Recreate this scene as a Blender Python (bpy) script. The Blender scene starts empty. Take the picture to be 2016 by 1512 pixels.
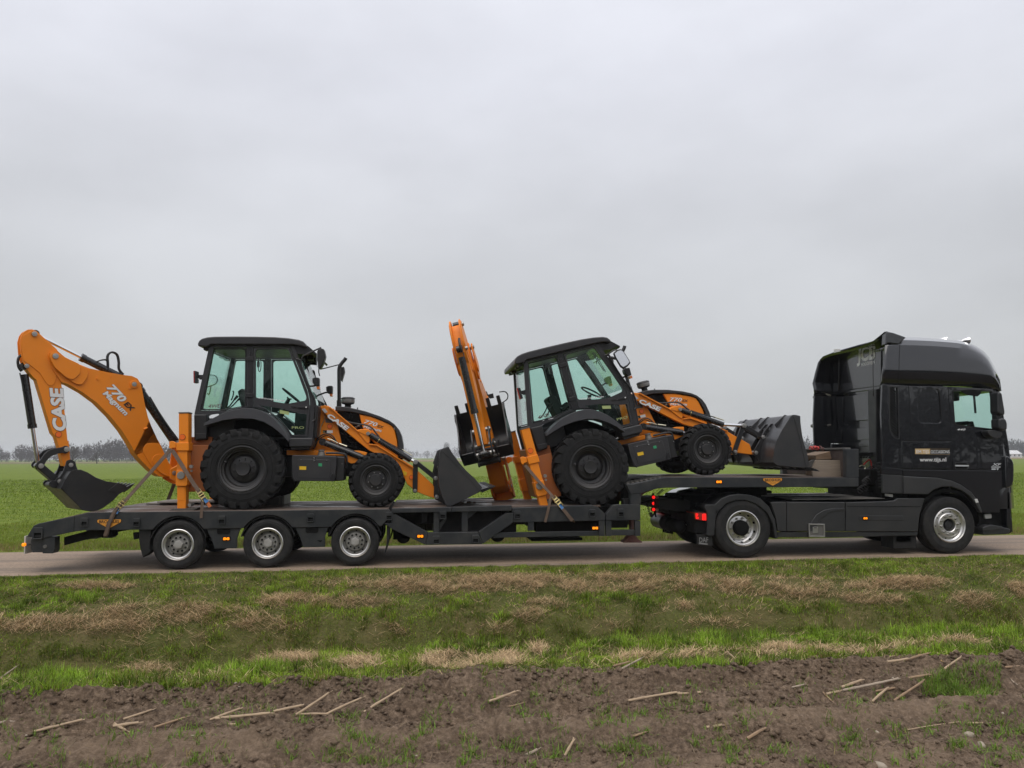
import bpy, bmesh, math, random
import numpy as np
from mathutils import Vector, Matrix
from mathutils.geometry import tessellate_polygon

R = math.radians
rng = np.random.default_rng(7)
random.seed(7)
scene = bpy.context.scene
COL = scene.collection

# ------------------------------------------------------------------ camera
PW, PH, FPX = 2016.0, 1512.0, 1514.0
CAM = Vector((-1.54, -12.9, 1.75))
YAW, PITCH, ROLL = R(6.8), R(5.43), R(0.23)
FWD = Vector((math.sin(YAW) * math.cos(PITCH), math.cos(YAW) * math.cos(PITCH), math.sin(PITCH)))
R0 = Vector((math.cos(YAW), -math.sin(YAW), 0))
U0 = R0.cross(FWD)
RGT = R0 * math.cos(ROLL) - U0 * math.sin(ROLL)
UPV = RGT.cross(FWD)
cam_data = bpy.data.cameras.new('camera')
cam_data.sensor_width = 36
cam_data.lens = FPX / PW * 36
cam_data.clip_start = 0.1
cam_data.clip_end = 6000
cam = bpy.data.objects.new('camera', cam_data)
COL.objects.link(cam)
mw = Matrix.Identity(4)
for i in range(3):
    mw[i][0], mw[i][1], mw[i][2], mw[i][3] = RGT[i], UPV[i], -FWD[i], CAM[i]
cam.matrix_world = mw
scene.camera = cam

# ------------------------------------------------------------------ sky and light
SUN_EL, SUN_AZ = R(66), R(200)      # azimuth measured clockwise from +Y; behind the photographer
world = bpy.data.worlds.new('World')
scene.world = world
world.use_nodes = True
wn, wl = world.node_tree.nodes, world.node_tree.links
wn.clear()
w_out = wn.new('ShaderNodeOutputWorld')
w_bg = wn.new('ShaderNodeBackground')
w_sky = wn.new('ShaderNodeTexSky')
w_sky.sky_type = 'NISHITA'
w_sky.sun_disc = False
w_sky.sun_elevation = SUN_EL
w_sky.sun_rotation = SUN_AZ
w_sky.dust_density = 4
w_bg.inputs['Strength'].default_value = 0.1
# overcast: an even grey cloud deck over the clear-sky texture, a little brighter overhead, with faint soft banks
w_tc = wn.new('ShaderNodeTexCoord')
w_sep = wn.new('ShaderNodeSeparateXYZ')
wl.new(w_tc.outputs['Generated'], w_sep.inputs[0])
w_map = wn.new('ShaderNodeMapping')
w_map.inputs['Scale'].default_value = (1.0, 1.0, 2.4)
wl.new(w_tc.outputs['Generated'], w_map.inputs[0])
w_n = wn.new('ShaderNodeTexNoise')
w_n.inputs['Scale'].default_value = 1.9
w_n.inputs['Detail'].default_value = 5
w_n.inputs['Roughness'].default_value = 0.5
wl.new(w_map.outputs[0], w_n.inputs['Vector'])
w_grad = wn.new('ShaderNodeMapRange')
w_grad.inputs['From Min'].default_value = 0.0
w_grad.inputs['From Max'].default_value = 1.0
w_grad.inputs['To Min'].default_value = 5.5
w_grad.inputs['To Max'].default_value = 11.2
w_grad.interpolation_type = 'SMOOTHSTEP'
wl.new(w_sep.outputs['Z'], w_grad.inputs['Value'])
w_nm = wn.new('ShaderNodeMapRange')
w_nm.inputs['From Min'].default_value = 0.3
w_nm.inputs['From Max'].default_value = 0.7
w_nm.inputs['To Min'].default_value = 0.86
w_nm.inputs['To Max'].default_value = 1.12
wl.new(w_n.outputs['Fac'], w_nm.inputs['Value'])
w_mul = wn.new('ShaderNodeMath')
w_mul.operation = 'MULTIPLY'
wl.new(w_grad.outputs[0], w_mul.inputs[0])
wl.new(w_nm.outputs[0], w_mul.inputs[1])
w_tint = wn.new('ShaderNodeMix')
w_tint.data_type = 'RGBA'
w_tint.inputs['A'].default_value = (0.975, 1.0, 1.01, 1)
w_tint.inputs['B'].default_value = (0.955, 0.975, 1.06, 1)
w_tr = wn.new('ShaderNodeMapRange')
w_tr.inputs['From Min'].default_value = 0.02
w_tr.inputs['From Max'].default_value = 0.45
wl.new(w_sep.outputs['Z'], w_tr.inputs['Value'])
wl.new(w_tr.outputs[0], w_tint.inputs['Factor'])
w_v = wn.new('ShaderNodeVectorMath')
w_v.operation = 'SCALE'
wl.new(w_tint.outputs['Result'], w_v.inputs[0])
wl.new(w_mul.outputs[0], w_v.inputs['Scale'])
w_mix = wn.new('ShaderNodeMix')
w_mix.data_type = 'RGBA'
w_mix.inputs['Factor'].default_value = 0.95
wl.new(w_sky.outputs['Color'], w_mix.inputs['A'])
wl.new(w_v.outputs[0], w_mix.inputs['B'])
wl.new(w_mix.outputs['Result'], w_bg.inputs['Color'])
wl.new(w_bg.outputs[0], w_out.inputs['Surface'])

sun_d = bpy.data.lights.new('sun', 'SUN')
sun_d.energy = 1.5
sun_d.angle = R(60)
sun_d.color = (1.0, 0.94, 0.85)
sun = bpy.data.objects.new('sun', sun_d)
COL.objects.link(sun)
sd = Vector((math.sin(SUN_AZ) * math.cos(SUN_EL), math.cos(SUN_AZ) * math.cos(SUN_EL), math.sin(SUN_EL)))
sun.rotation_euler = sd.to_track_quat('Z', 'Y').to_euler()
sun.location = (0, 0, 60)

scene.view_settings.view_transform = 'Standard'
scene.view_settings.look = 'None'
scene.view_settings.exposure = 0.1
scene.view_settings.gamma = 1.0
scene.view_settings.use_curve_mapping = False
scene.render.engine = 'CYCLES'
scene.cycles.use_denoising = True
scene.cycles.max_bounces = 8
scene.cycles.diffuse_bounces = 3
scene.cycles.glossy_bounces = 3
scene.cycles.transmission_bounces = 6
scene.cycles.transparent_max_bounces = 16
scene.cycles.volume_bounces = 0
scene.cycles.caustics_reflective = False
scene.cycles.caustics_refractive = False

# ------------------------------------------------------------------ measuring helpers
def ray(x, y):
    return FWD + RGT * ((x - PW / 2) / FPX) + UPV * ((PH / 2 - y) / FPX)

def P(x, y, Y):
    """point of the plane Y = const seen at photo pixel x, y"""
    d = ray(x, y)
    return CAM + d * ((Y - CAM.y) / d.y)

def PZ(x, y, Z=0.0):
    d = ray(x, y)
    return CAM + d * ((Z - CAM.z) / d.z)

def PP(x, y, o, n):
    d = ray(x, y)
    return CAM + d * ((o - CAM).dot(n) / d.dot(n))

def XZ(pts, Y):
    return [(p.x, p.z) for p in (P(a, b, Y) for a, b in pts)]

def Z_(x0, y0, k, pts):
    """enlargement coordinates to photo pixels"""
    return [(x0 + u / k, y0 + v / k) for u, v in pts]

def arc(cx, cz, r, a0, a1, n):
    return [(cx + r * math.cos(R(a0 + (a1 - a0) * i / n)), cz + r * math.sin(R(a0 + (a1 - a0) * i / n))) for i in range(n + 1)]

def spline(pts, n=6, closed=False):
    """Catmull-Rom through the points (any dimension)"""
    pts = [Vector(p) for p in pts]
    m = len(pts)
    out = []
    for i in range(m if closed else m - 1):
        if closed:
            a, b, c, d = pts[i - 1], pts[i], pts[(i + 1) % m], pts[(i + 2) % m]
        else:
            a, b, c, d = pts[max(i - 1, 0)], pts[i], pts[i + 1], pts[min(i + 2, m - 1)]
        for k in range(n):
            t = k / n
            out.append(0.5 * (2 * b + (c - a) * t + (2 * a - 5 * b + 4 * c - d) * t * t + (3 * b - a - 3 * c + d) * t ** 3))
    if not closed:
        out.append(pts[-1])
    return [tuple(p) for p in out]

def roundpoly(pts, r, n=4):
    """2D polygon with its corners rounded by r (number or list)"""
    m = len(pts)
    out = []
    for i in range(m):
        p = Vector(pts[i]); a = Vector(pts[i - 1]); b = Vector(pts[(i + 1) % m])
        rr = r[i] if isinstance(r, (list, tuple)) else r
        da, db = (a - p), (b - p)
        la, lb = da.length, db.length
        q = min(rr, la * 0.45, lb * 0.45)
        if q < 1e-4:
            out.append(tuple(p)); continue
        s = p + da / la * q; e = p + db / lb * q
        for k in range(n + 1):
            t = k / n
            out.append(tuple((1 - t) ** 2 * s + 2 * t * (1 - t) * p + t * t * e))
    return out

# ------------------------------------------------------------------ mesh builder
class MB:
    def __init__(s):
        s.v = []; s.f = []; s.m = []; s.cur = 0
    def add(s, vs, fs, mat=None):
        o = len(s.v)
        s.v.extend(tuple(p) for p in vs)
        s.f.extend(tuple(i + o for i in f) for f in fs)
        s.m.extend([s.cur if mat is None else mat] * len(fs))
        return s
    def hexa(s, p, mat=None):
        """8 corners: bottom ring 0-3, top ring 4-7"""
        return s.add(p, [(3, 2, 1, 0), (4, 5, 6, 7), (0, 1, 5, 4), (1, 2, 6, 5), (2, 3, 7, 6), (3, 0, 4, 7)], mat)
    def box(s, x0, x1, y0, y1, z0, z1, mat=None):
        return s.hexa([(x0, y0, z0), (x1, y0, z0), (x1, y1, z0), (x0, y1, z0), (x0, y0, z1), (x1, y0, z1), (x1, y1, z1), (x0, y1, z1)], mat)
    def prism3(s, poly, o, eu, ev, n, t0, t1, holes=(), mat=None, taper=None):
        """2D polygon (u, v) with holes, extruded along n from t0 to t1"""
        o, eu, ev, n = Vector(o), Vector(eu), Vector(ev), Vector(n)
        loops = [list(poly)] + [list(h) for h in holes]
        flat = [p for l in loops for p in l]
        c = Vector((sum(p[0] for p in poly) / len(poly), sum(p[1] for p in poly) / len(poly)))
        N = len(flat)
        vs = [o + eu * p[0] + ev * p[1] + n * t0 for p in flat]
        if taper:
            vs += [o + eu * (c[0] + (p[0] - c[0]) * taper) + ev * (c[1] + (p[1] - c[1]) * taper) + n * t1 for p in flat]
        else:
            vs += [o + eu * p[0] + ev * p[1] + n * t1 for p in flat]
        fs = []
        area = sum(poly[i - 1][0] * poly[i][1] - poly[i][0] * poly[i - 1][1] for i in range(len(poly)))
        flip = (eu.cross(ev).dot(n) * (t1 - t0) * area) < 0
        if len(loops) == 1:
            cap = [tuple(range(N))]
            caps0 = [tuple(reversed(cap[0]))]; caps1 = [tuple(i + N for i in cap[0])]
        else:
            tris = tessellate_polygon([[Vector((p[0], p[1], 0)) for p in l] for l in loops])
            caps0, caps1 = [], []
            for t in tris:
                a, b, d = (Vector(flat[i]) for i in t)
                cr = (b - a).x * (d - a).y - (b - a).y * (d - a).x
                if abs(cr) < 1e-12:
                    continue
                t = tuple(t) if (cr > 0) == (area > 0) else tuple(reversed(t))
                caps1.append(tuple(i + N for i in t)); caps0.append(tuple(reversed(t)))
        fs += caps0 + caps1
        k = 0
        for li, l in enumerate(loops):
            m = len(l)
            la = sum(l[i - 1][0] * l[i][1] - l[i][0] * l[i - 1][1] for i in range(m))
            same = (la > 0) == (area > 0)
            if li > 0:
                same = not same
            for i in range(m):
                a, b = k + i, k + (i + 1) % m
                q = (a, b, b + N, a + N)
                fs.append(q if same else tuple(reversed(q)))
            k += m
        if flip:
            fs = [tuple(reversed(f)) for f in fs]
        return s.add(vs, fs, mat)
    def prism(s, poly, y0, y1, holes=(), mat=None, taper=None):
        """(x, z) polygon extruded along Y"""
        return s.prism3(poly, (0, 0, 0), (1, 0, 0), (0, 0, 1), (0, 1, 0), y0, y1, holes, mat, taper)
    def tube(s, path, r, n=8, mat=None, caps=True, closed=False, r2=None):
        path = [Vector(p) for p in path]
        m = len(path)
        vs, fs = [], []
        prev = None
        for i, p in enumerate(path):
            if closed:
                t = path[(i + 1) % m] - path[i - 1]
            else:
                t = path[min(i + 1, m - 1)] - path[max(i - 1, 0)]
            t.normalize()
            if prev is None:
                a = Vector((0, 0, 1)) if abs(t.z) < 0.9 else Vector((1, 0, 0))
                u = t.cross(a).normalized()
            else:
                u = (prev - t * prev.dot(t)).normalized()
            prev = u
            w = t.cross(u)
            rr = r[i] if isinstance(r, (list, tuple)) else r
            rw = rr if r2 is None else r2
            for k in range(n):
                an = 2 * math.pi * k / n
                vs.append(p + u * (math.cos(an) * rr) + w * (math.sin(an) * rw))
        for i in range(m if closed else m - 1):
            j = (i + 1) % m
            for k in range(n):
                k2 = (k + 1) % n
                fs.append((i * n + k, i * n + k2, j * n + k2, j * n + k))
        if caps and not closed:
            fs.append(tuple(reversed(range(n))))
            fs.append(tuple((m - 1) * n + k for k in range(n)))
        return s.add(vs, fs, mat)
    def cyl(s, a, b, r, n=20, mat=None):
        return s.tube([a, b], r, n, mat)
    def lathe(s, prof, c=(0, 0, 0), n=48, mat=None, closed=False, axis='Y'):
        """profile (radius, offset along axis)"""
        vs, fs = [], []
        m = len(prof)
        for k in range(n):
            an = 2 * math.pi * k / n
            ca, sa = math.cos(an), math.sin(an)
            for r, t in prof:
                if axis == 'Y':
                    vs.append((c[0] + r * ca, c[1] + t, c[2] + r * sa))
                else:
                    vs.append((c[0] + r * ca, c[1] + r * sa, c[2] + t))
        for k in range(n):
            k2 = (k + 1) % n
            for i in range(m if closed else m - 1):
                j = (i + 1) % m
                q = (k * m + i, k * m + j, k2 * m + j, k2 * m + i)
                fs.append(q if axis == 'Y' else tuple(reversed(q)))
        return s.add(vs, fs, mat)
    def ribbon(s, path, side, w, t, mat=None):
        """flat strap: path of points, side vector across, width, thickness"""
        path = [Vector(p) for p in path]
        side = Vector(side).normalized()
        vs, fs = [], []
        m = len(path)
        for i, p in enumerate(path):
            tg = (path[min(i + 1, m - 1)] - path[max(i - 1, 0)]).normalized()
            sv = (side - tg * side.dot(tg)).normalized()
            nn = tg.cross(sv)
            for a, b in ((-1, -1), (1, -1), (1, 1), (-1, 1)):
                vs.append(p + sv * (a * w / 2) + nn * (b * t / 2))
        for i in range(m - 1):
            for k in range(4):
                k2 = (k + 1) % 4
                fs.append((i * 4 + k, i * 4 + k2, i * 4 + 4 + k2, i * 4 + 4 + k))
        fs.append((3, 2, 1, 0)); fs.append(tuple((m - 1) * 4 + k for k in range(4)))
        return s.add(vs, fs, mat)
    def bar(s, a, b, w, y0, y1, mat=None, ends=True):
        """flat link in an XZ plane between two (x, z) pins with round ends"""
        a, b = Vector(a), Vector(b)
        d = (b - a).normalized()
        an = math.degrees(math.atan2(d.y, d.x))
        if ends:
            poly = arc(b.x, b.y, w / 2, an - 90, an + 90, 6) + arc(a.x, a.y, w / 2, an + 90, an + 270, 6)
        else:
            nrm = Vector((-d.y, d.x)) * (w / 2)
            poly = [tuple(a + nrm), tuple(b + nrm), tuple(b - nrm), tuple(a - nrm)]
        return s.prism(poly, y0, y1, mat=mat)
    def xform(s, M):
        s.v = [tuple(M @ Vector(p)) for p in s.v]
        return s
    def build(s, name, mats, parent=None, bevel=0.0, smooth=35, seg=2, fix=True, world=True):
        me = bpy.data.meshes.new(name)
        me.from_pydata(s.v, [], s.f)
        if not isinstance(mats, (list, tuple)):
            mats = [mats]
        for m in mats:
            me.materials.append(MAT[m] if isinstance(m, str) else m)
        if len(mats) > 1:
            me.polygons.foreach_set('material_index', s.m)
        if fix:
            bm = bmesh.new(); bm.from_mesh(me)
            bmesh.ops.recalc_face_normals(bm, faces=bm.faces)
            bm.to_mesh(me); bm.free()
        me.validate()
        if parent is not None and world:
            me.transform(world_of(parent).inverted())
        me.update()
        if smooth:
            me.polygons.foreach_set('use_smooth', [True] * len(me.polygons))
            me.set_sharp_from_angle(angle=R(smooth))
        o = bpy.data.objects.new(name, me)
        COL.objects.link(o)
        if parent is not None:
            o.parent = parent
        if bevel:
            b = o.modifiers.new('bevel', 'BEVEL')
            b.width = bevel; b.segments = seg; b.limit_method = 'ANGLE'; b.angle_limit = R(32)
            b.harden_normals = True
        return o

def world_of(o):
    return (world_of(o.parent) @ o.matrix_basis) if o.parent else o.matrix_basis.copy()

def empty(name, loc=(0, 0, 0), parent=None, M=None):
    o = bpy.data.objects.new(name, None)
    o.empty_display_size = 0.3
    COL.objects.link(o)
    o.matrix_basis = M if M is not None else Matrix.Translation(loc)
    if parent is not None:
        o.parent = parent
    return o

def tag(o, label, cat=None, group=None, kind=None):
    if label: o['label'] = label
    if cat: o['category'] = cat
    if group: o['group'] = group
    if kind: o['kind'] = kind
    return o

def copy_tree(o, parent=None):
    c = o.copy()
    COL.objects.link(c)
    c.parent = parent
    for ch in list(o.children):
        copy_tree(ch, c)
    return c

def text_mesh(body, size=1.0, shear=0.0, offset=0.0, spacing=1.0, align='CENTER', xs=1.0):
    """lettering as flat polygons (u right, v up), centred on its own box"""
    cu = bpy.data.curves.new('txt', 'FONT')
    cu.body = body; cu.size = size; cu.shear = shear; cu.offset = offset
    cu.space_character = spacing; cu.align_x = align
    cu.fill_mode = 'FRONT'; cu.resolution_u = 3
    o = bpy.data.objects.new('txt', cu)
    COL.objects.link(o)
    bpy.context.view_layer.update()
    dg = bpy.context.evaluated_depsgraph_get()
    me = o.evaluated_get(dg).to_mesh()
    vs = [(v.co.x * xs, v.co.y) for v in me.vertices]
    fs = [tuple(p.vertices) for p in me.polygons]
    o.evaluated_get(dg).to_mesh_clear()
    bpy.data.objects.remove(o); bpy.data.curves.remove(cu)
    return vs, fs

def letter(mb, body, c, eu, ev, h, w=None, t=0.002, mat=None, shear=0.0, bold=0.0, spacing=1.0):
    """raised lettering centred at c; h is the capital height, w the wanted width"""
    eu, ev = Vector(eu).normalized(), Vector(ev).normalized()
    n = eu.cross(ev)
    vs, fs = text_mesh(body, h / 0.69, shear, bold * h, spacing)
    if not vs:
        return mb
    u0, u1 = min(p[0] for p in vs), max(p[0] for p in vs)
    v0, v1 = min(p[1] for p in vs), max(p[1] for p in vs)
    k = (w / (u1 - u0)) if w else 1.0
    cu_, cv_ = (u0 + u1) / 2, h / 2
    c = Vector(c)
    mb.add([c + eu * ((a - cu_) * k) + ev * (b - cv_) + n * t for a, b in vs], fs, mat)
    return mb
# ------------------------------------------------------------------ materials
MAT = {}
def nodes_of(name):
    m = bpy.data.materials.new(name)
    m.use_nodes = True
    nt = m.node_tree
    nt.nodes.clear()
    out = nt.nodes.new('ShaderNodeOutputMaterial')
    b = nt.nodes.new('ShaderNodeBsdfPrincipled')
    nt.links.new(b.outputs[0], out.inputs['Surface'])
    MAT[name] = m
    return m, nt, b, out

def tex(nt, kind='Object'):
    return nt.nodes.new('ShaderNodeTexCoord').outputs[kind]

def noise(nt, vec, scale, detail=4, rough=0.55, mscale=None):
    if mscale:
        mp = nt.nodes.new('ShaderNodeMapping'); mp.inputs['Scale'].default_value = mscale
        nt.links.new(vec, mp.inputs[0]); vec = mp.outputs[0]
    n = nt.nodes.new('ShaderNodeTexNoise')
    n.inputs['Scale'].default_value = scale; n.inputs['Detail'].default_value = detail; n.inputs['Roughness'].default_value = rough
    nt.links.new(vec, n.inputs['Vector'])
    return n.outputs['Fac']

def ramp(nt, fac, stops):
    r = nt.nodes.new('ShaderNodeValToRGB')
    el = r.color_ramp.elements
    while len(el) > 1: el.remove(el[-1])
    el[0].position = stops[0][0]; el[0].color = tuple(stops[0][1]) + (1,) if len(stops[0][1]) == 3 else stops[0][1]
    for p, c in stops[1:]:
        e = el.new(p); e.color = tuple(c) + (1,) if len(c) == 3 else c
    nt.links.new(fac, r.inputs[0])
    return r.outputs[0]

def mrange(nt, fac, a, b, c, d):
    r = nt.nodes.new('ShaderNodeMapRange')
    for k, v in zip(('From Min', 'From Max', 'To Min', 'To Max'), (a, b, c, d)):
        r.inputs[k].default_value = v
    nt.links.new(fac, r.inputs['Value'])
    return r.outputs[0]

def mixc(nt, fac, a, b):
    m = nt.nodes.new('ShaderNodeMix'); m.data_type = 'RGBA'
    for k, v in (('Factor', fac), ('A', a), ('B', b)):
        if isinstance(v, (int, float)): m.inputs[k].default_value = v
        elif isinstance(v, tuple): m.inputs[k].default_value = v + (1,) if len(v) == 3 else v
        else: nt.links.new(v, m.inputs[k])
    return m.outputs['Result']

def bump(nt, b, h, strength=0.2, dist=0.01):
    bp = nt.nodes.new('ShaderNodeBump')
    bp.inputs['Strength'].default_value = strength; bp.inputs['Distance'].default_value = dist
    nt.links.new(h, bp.inputs['Height']); nt.links.new(bp.outputs[0], b.inputs['Normal'])

def paint(name, col, rough=0.35, metal=0.0, coat=0.0, dirt=0.12, dust=(0.16, 0.13, 0.1), bumpy=0.0, scale=3.0, coat_r=0.08, spec=0.5):
    m, nt, b, out = nodes_of(name)
    v = tex(nt)
    n1 = noise(nt, v, scale, 6, 0.65)
    f = mrange(nt, n1, 0.42, 0.75, 0.0, dirt)
    b.inputs['Specular IOR Level'].default_value = spec
    nt.links.new(mixc(nt, f, col, dust), b.inputs['Base Color'])
    n2 = noise(nt, v, scale * 2.7, 5, 0.6)
    nt.links.new(mrange(nt, n2, 0.25, 0.75, rough * 0.8, min(1, rough * 1.25)), b.inputs['Roughness'])
    b.inputs['Metallic'].default_value = metal
    b.inputs['Coat Weight'].default_value = coat
    b.inputs['Coat Roughness'].default_value = coat_r
    if bumpy:
        bump(nt, b, noise(nt, v, 60, 4, 0.6), bumpy, 0.004)
    return m

def glow(name, col, strength, base=None):
    m, nt, b, out = nodes_of(name)
    b.inputs['Base Color'].default_value = (base or col) + (1,)
    b.inputs['Emission Color'].default_value = col + (1,)
    b.inputs['Emission Strength'].default_value = strength
    b.inputs['Roughness'].default_value = 0.25
    return m

def glass(name, tint, mixf=0.12, rough=0.02):
    """thin pane: tinted see-through with a mirror share that grows towards grazing"""
    m, nt, b, out = nodes_of(name)
    nt.nodes.remove(b)
    tr = nt.nodes.new('ShaderNodeBsdfTransparent'); tr.inputs['Color'].default_value = tint + (1,)
    gl = nt.nodes.new('ShaderNodeBsdfGlossy'); gl.inputs['Roughness'].default_value = rough
    lw = nt.nodes.new('ShaderNodeLayerWeight'); lw.inputs['Blend'].default_value = 0.5
    pw = nt.nodes.new('ShaderNodeMath'); pw.operation = 'POWER'; pw.inputs[1].default_value = 4.0
    nt.links.new(lw.outputs['Facing'], pw.inputs[0])
    mx = nt.nodes.new('ShaderNodeMixShader')
    nt.links.new(mrange(nt, pw.outputs[0], 0, 1, mixf, 0.85), mx.inputs[0])
    nt.links.new(tr.outputs[0], mx.inputs[1]); nt.links.new(gl.outputs[0], mx.inputs[2])
    nt.links.new(mx.outputs[0], out.inputs['Surface'])
    return m

paint('orange', (0.83, 0.245, 0.013), 0.42, coat=0.0, dirt=0.12, dust=(0.36, 0.15, 0.04), spec=0.35)
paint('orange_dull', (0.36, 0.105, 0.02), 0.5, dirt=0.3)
paint('machine_black', (0.009, 0.009, 0.0105), 0.42, dirt=0.08)
paint('cab_grey', (0.024, 0.024, 0.027), 0.42, dirt=0.08)
paint('fender_grey', (0.042, 0.043, 0.05), 0.5, dirt=0.08, bumpy=0.05)
paint('bucket_black', (0.01, 0.0105, 0.012), 0.36, dirt=0.16, dust=(0.1, 0.08, 0.065), bumpy=0.05)
paint('bucket_grey', (0.028, 0.029, 0.031), 0.34, dirt=0.15, dust=(0.12, 0.1, 0.085), bumpy=0.05)
paint('cylinder_black', (0.011, 0.011, 0.012), 0.25, coat=0.3, dirt=0.08)
paint('hose', (0.012, 0.012, 0.012), 0.5, dirt=0.1)
paint('chrome', (0.75, 0.75, 0.76), 0.16, metal=1.0, dirt=0.05)
paint('steel', (0.42, 0.41, 0.39), 0.38, metal=0.9, dirt=0.25)
paint('zinc', (0.55, 0.52, 0.4), 0.35, metal=0.9, dirt=0.15)
paint('brass', (0.62, 0.5, 0.22), 0.35, metal=0.9, dirt=0.2)
paint('bolt', (0.36, 0.36, 0.35), 0.4, metal=0.8, dirt=0.2)
paint('tyre', (0.009, 0.009, 0.0095), 0.75, dirt=0.18, dust=(0.045, 0.042, 0.038), bumpy=0.12, scale=5, spec=0.3)
paint('tyre_road', (0.014, 0.014, 0.0145), 0.75, dirt=0.4, dust=(0.055, 0.05, 0.044), bumpy=0.1, scale=6, spec=0.3)
paint('rim_black', (0.018, 0.018, 0.02), 0.48, dirt=0.15)
paint('rim_steel', (0.33, 0.32, 0.3), 0.5, metal=0.4, dirt=0.5, dust=(0.1, 0.085, 0.07))
paint('rim_silver', (0.42, 0.42, 0.41), 0.42, metal=0.4, dirt=0.3)
paint('alloy', (0.72, 0.71, 0.69), 0.3, metal=0.9, dirt=0.3, dust=(0.16, 0.14, 0.12))
paint('trailer', (0.018, 0.0205, 0.024), 0.4, dirt=0.4, dust=(0.085, 0.08, 0.072), bumpy=0.06, scale=4.5)
paint('trailer_dark', (0.007, 0.007, 0.0075), 0.7, dirt=0.25, dust=(0.05, 0.045, 0.04), spec=0.3)
paint('rust_dark', (0.05, 0.032, 0.028), 0.7, dirt=0.4)
paint('rust', (0.10, 0.035, 0.03), 0.7, dirt=0.4)
paint('truck_paint', (0.0055, 0.0062, 0.0085), 0.2, coat=1.0, coat_r=0.015, dirt=0.03, dust=(0.08, 0.08, 0.085), scale=1.3)
paint('truck_plastic', (0.017, 0.018, 0.02), 0.42, dirt=0.2, dust=(0.1, 0.09, 0.08))
paint('skirt_grey', (0.024, 0.025, 0.027), 0.36, coat=0.3, dirt=0.2, dust=(0.1, 0.09, 0.08), scale=1.5)
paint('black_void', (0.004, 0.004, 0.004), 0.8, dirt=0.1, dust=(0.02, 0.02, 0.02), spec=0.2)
paint('far_paint', (0.02, 0.02, 0.02), 0.6)
paint('rubber', (0.01, 0.01, 0.01), 0.65, dirt=0.25, dust=(0.06, 0.055, 0.05), spec=0.3)
paint('decal_white', (0.78, 0.78, 0.78), 0.4, dirt=0.05)
paint('rear_white', (0.92, 0.92, 0.92), 0.4, dirt=0.0)
paint('decal_grey', (0.5, 0.52, 0.54), 0.4, dirt=0.05)
paint('decal_dark', (0.03, 0.012, 0.008), 0.4, dirt=0.02)
paint('decal_black', (0.012, 0.012, 0.012), 0.4, dirt=0.02)
paint('flap_print', (0.2, 0.2, 0.2), 0.5, dirt=0.3)
paint('decal_tan', (0.52, 0.36, 0.17), 0.4, dirt=0.05)
paint('decal_orange', (0.72, 0.30, 0.035), 0.4, dirt=0.1)
paint('decal_yellow', (0.75, 0.47, 0.02), 0.4, dirt=0.05)
paint('decal_lime', (0.42, 0.5, 0.2), 0.4, dirt=0.05)
paint('decal_green', (0.03, 0.3, 0.13), 0.4, dirt=0.05)
paint('decal_red', (0.55, 0.03, 0.02), 0.4, dirt=0.05)
paint('reflector', (0.86, 0.15, 0.012), 0.3, coat=0.5, dirt=0.02)
paint('strap', (0.1, 0.066, 0.046), 0.85, dirt=0.5, dust=(0.17, 0.12, 0.09), bumpy=0.3, scale=8)
paint('strap_blue', (0.04, 0.17, 0.42), 0.6, dirt=0.2)
paint('strap_orange', (0.6, 0.17, 0.05), 0.7, dirt=0.2)
paint('grey_steel', (0.13, 0.125, 0.115), 0.6, metal=0.3, dirt=0.4)
paint('pad_grey', (0.05, 0.049, 0.046), 0.75, dirt=0.4, bumpy=0.2)
paint('seat', (0.03, 0.031, 0.03), 0.8, dirt=0.1)
paint('lamp_clear', (0.6, 0.6, 0.58), 0.15, dirt=0.1)
paint('bowl', (0.16, 0.155, 0.15), 0.25, coat=0.6, dirt=0.1)
paint('mirror_glass', (0.7, 0.71, 0.73), 0.05, metal=1.0, dirt=0.0)
paint('white_board', (0.6, 0.58, 0.54), 0.6, dirt=0.3)
paint('hub_grey', (0.36, 0.35, 0.33), 0.55, metal=0.2, dirt=0.4)
glow('amber_lit', (1.0, 0.26, 0.005), 1.0, (0.7, 0.2, 0.01))
glow('red_lit', (1.0, 0.015, 0.012), 1.1, (0.4, 0.01, 0.01))
paint('red_lens', (0.32, 0.02, 0.015), 0.2, coat=0.5, dirt=0.05)
paint('amber_lens', (0.75, 0.2, 0.04), 0.2, coat=0.5, dirt=0.05)
glass('cab_glass', (0.875, 0.985, 0.95), 0.03)
glass('truck_glass', (0.89, 0.985, 0.955), 0.03)
# ------------------------------------------------------------------ terrain
VT = {}
def vnoise(x, y, seed):
    """smooth value noise on numpy arrays, period-free enough for this size"""
    if seed not in VT: VT[seed] = np.random.default_rng(seed).random((256, 256))
    tab = VT[seed]
    xi = np.floor(x).astype(int); yi = np.floor(y).astype(int)
    fx = x - xi; fy_ = y - yi
    fx = fx * fx * (3 - 2 * fx); fy_ = fy_ * fy_ * (3 - 2 * fy_)
    a = tab[xi % 256, yi % 256]; b = tab[(xi + 1) % 256, yi % 256]
    c = tab[xi % 256, (yi + 1) % 256]; d = tab[(xi + 1) % 256, (yi + 1) % 256]
    return (a * (1 - fx) + b * fx) * (1 - fy_) + (c * (1 - fx) + d * fx) * fy_
def fbm(x, y, seed, octv=4, gain=0.5, lac=2.03):
    s = 0; amp = 1; tot = 0
    for o in range(octv):
        s = s + amp * vnoise(x * lac ** o + 37.1 * o, y * lac ** o + 11.7 * o, seed + o); tot += amp; amp *= gain
    return s / tot
PY = np.array([-30, -14, -8.6, -8.0, -7.78, -7.5, -7.25, -6.95, -6.68, -6.5, -6.36, -5.9, -5.2, -4.7, -4.25, -4.0, -3.75, -3.45, -3.1, -2.6, -2.0, -1.5, -1.0, -0.5, -0.27, 0.5])
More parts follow.
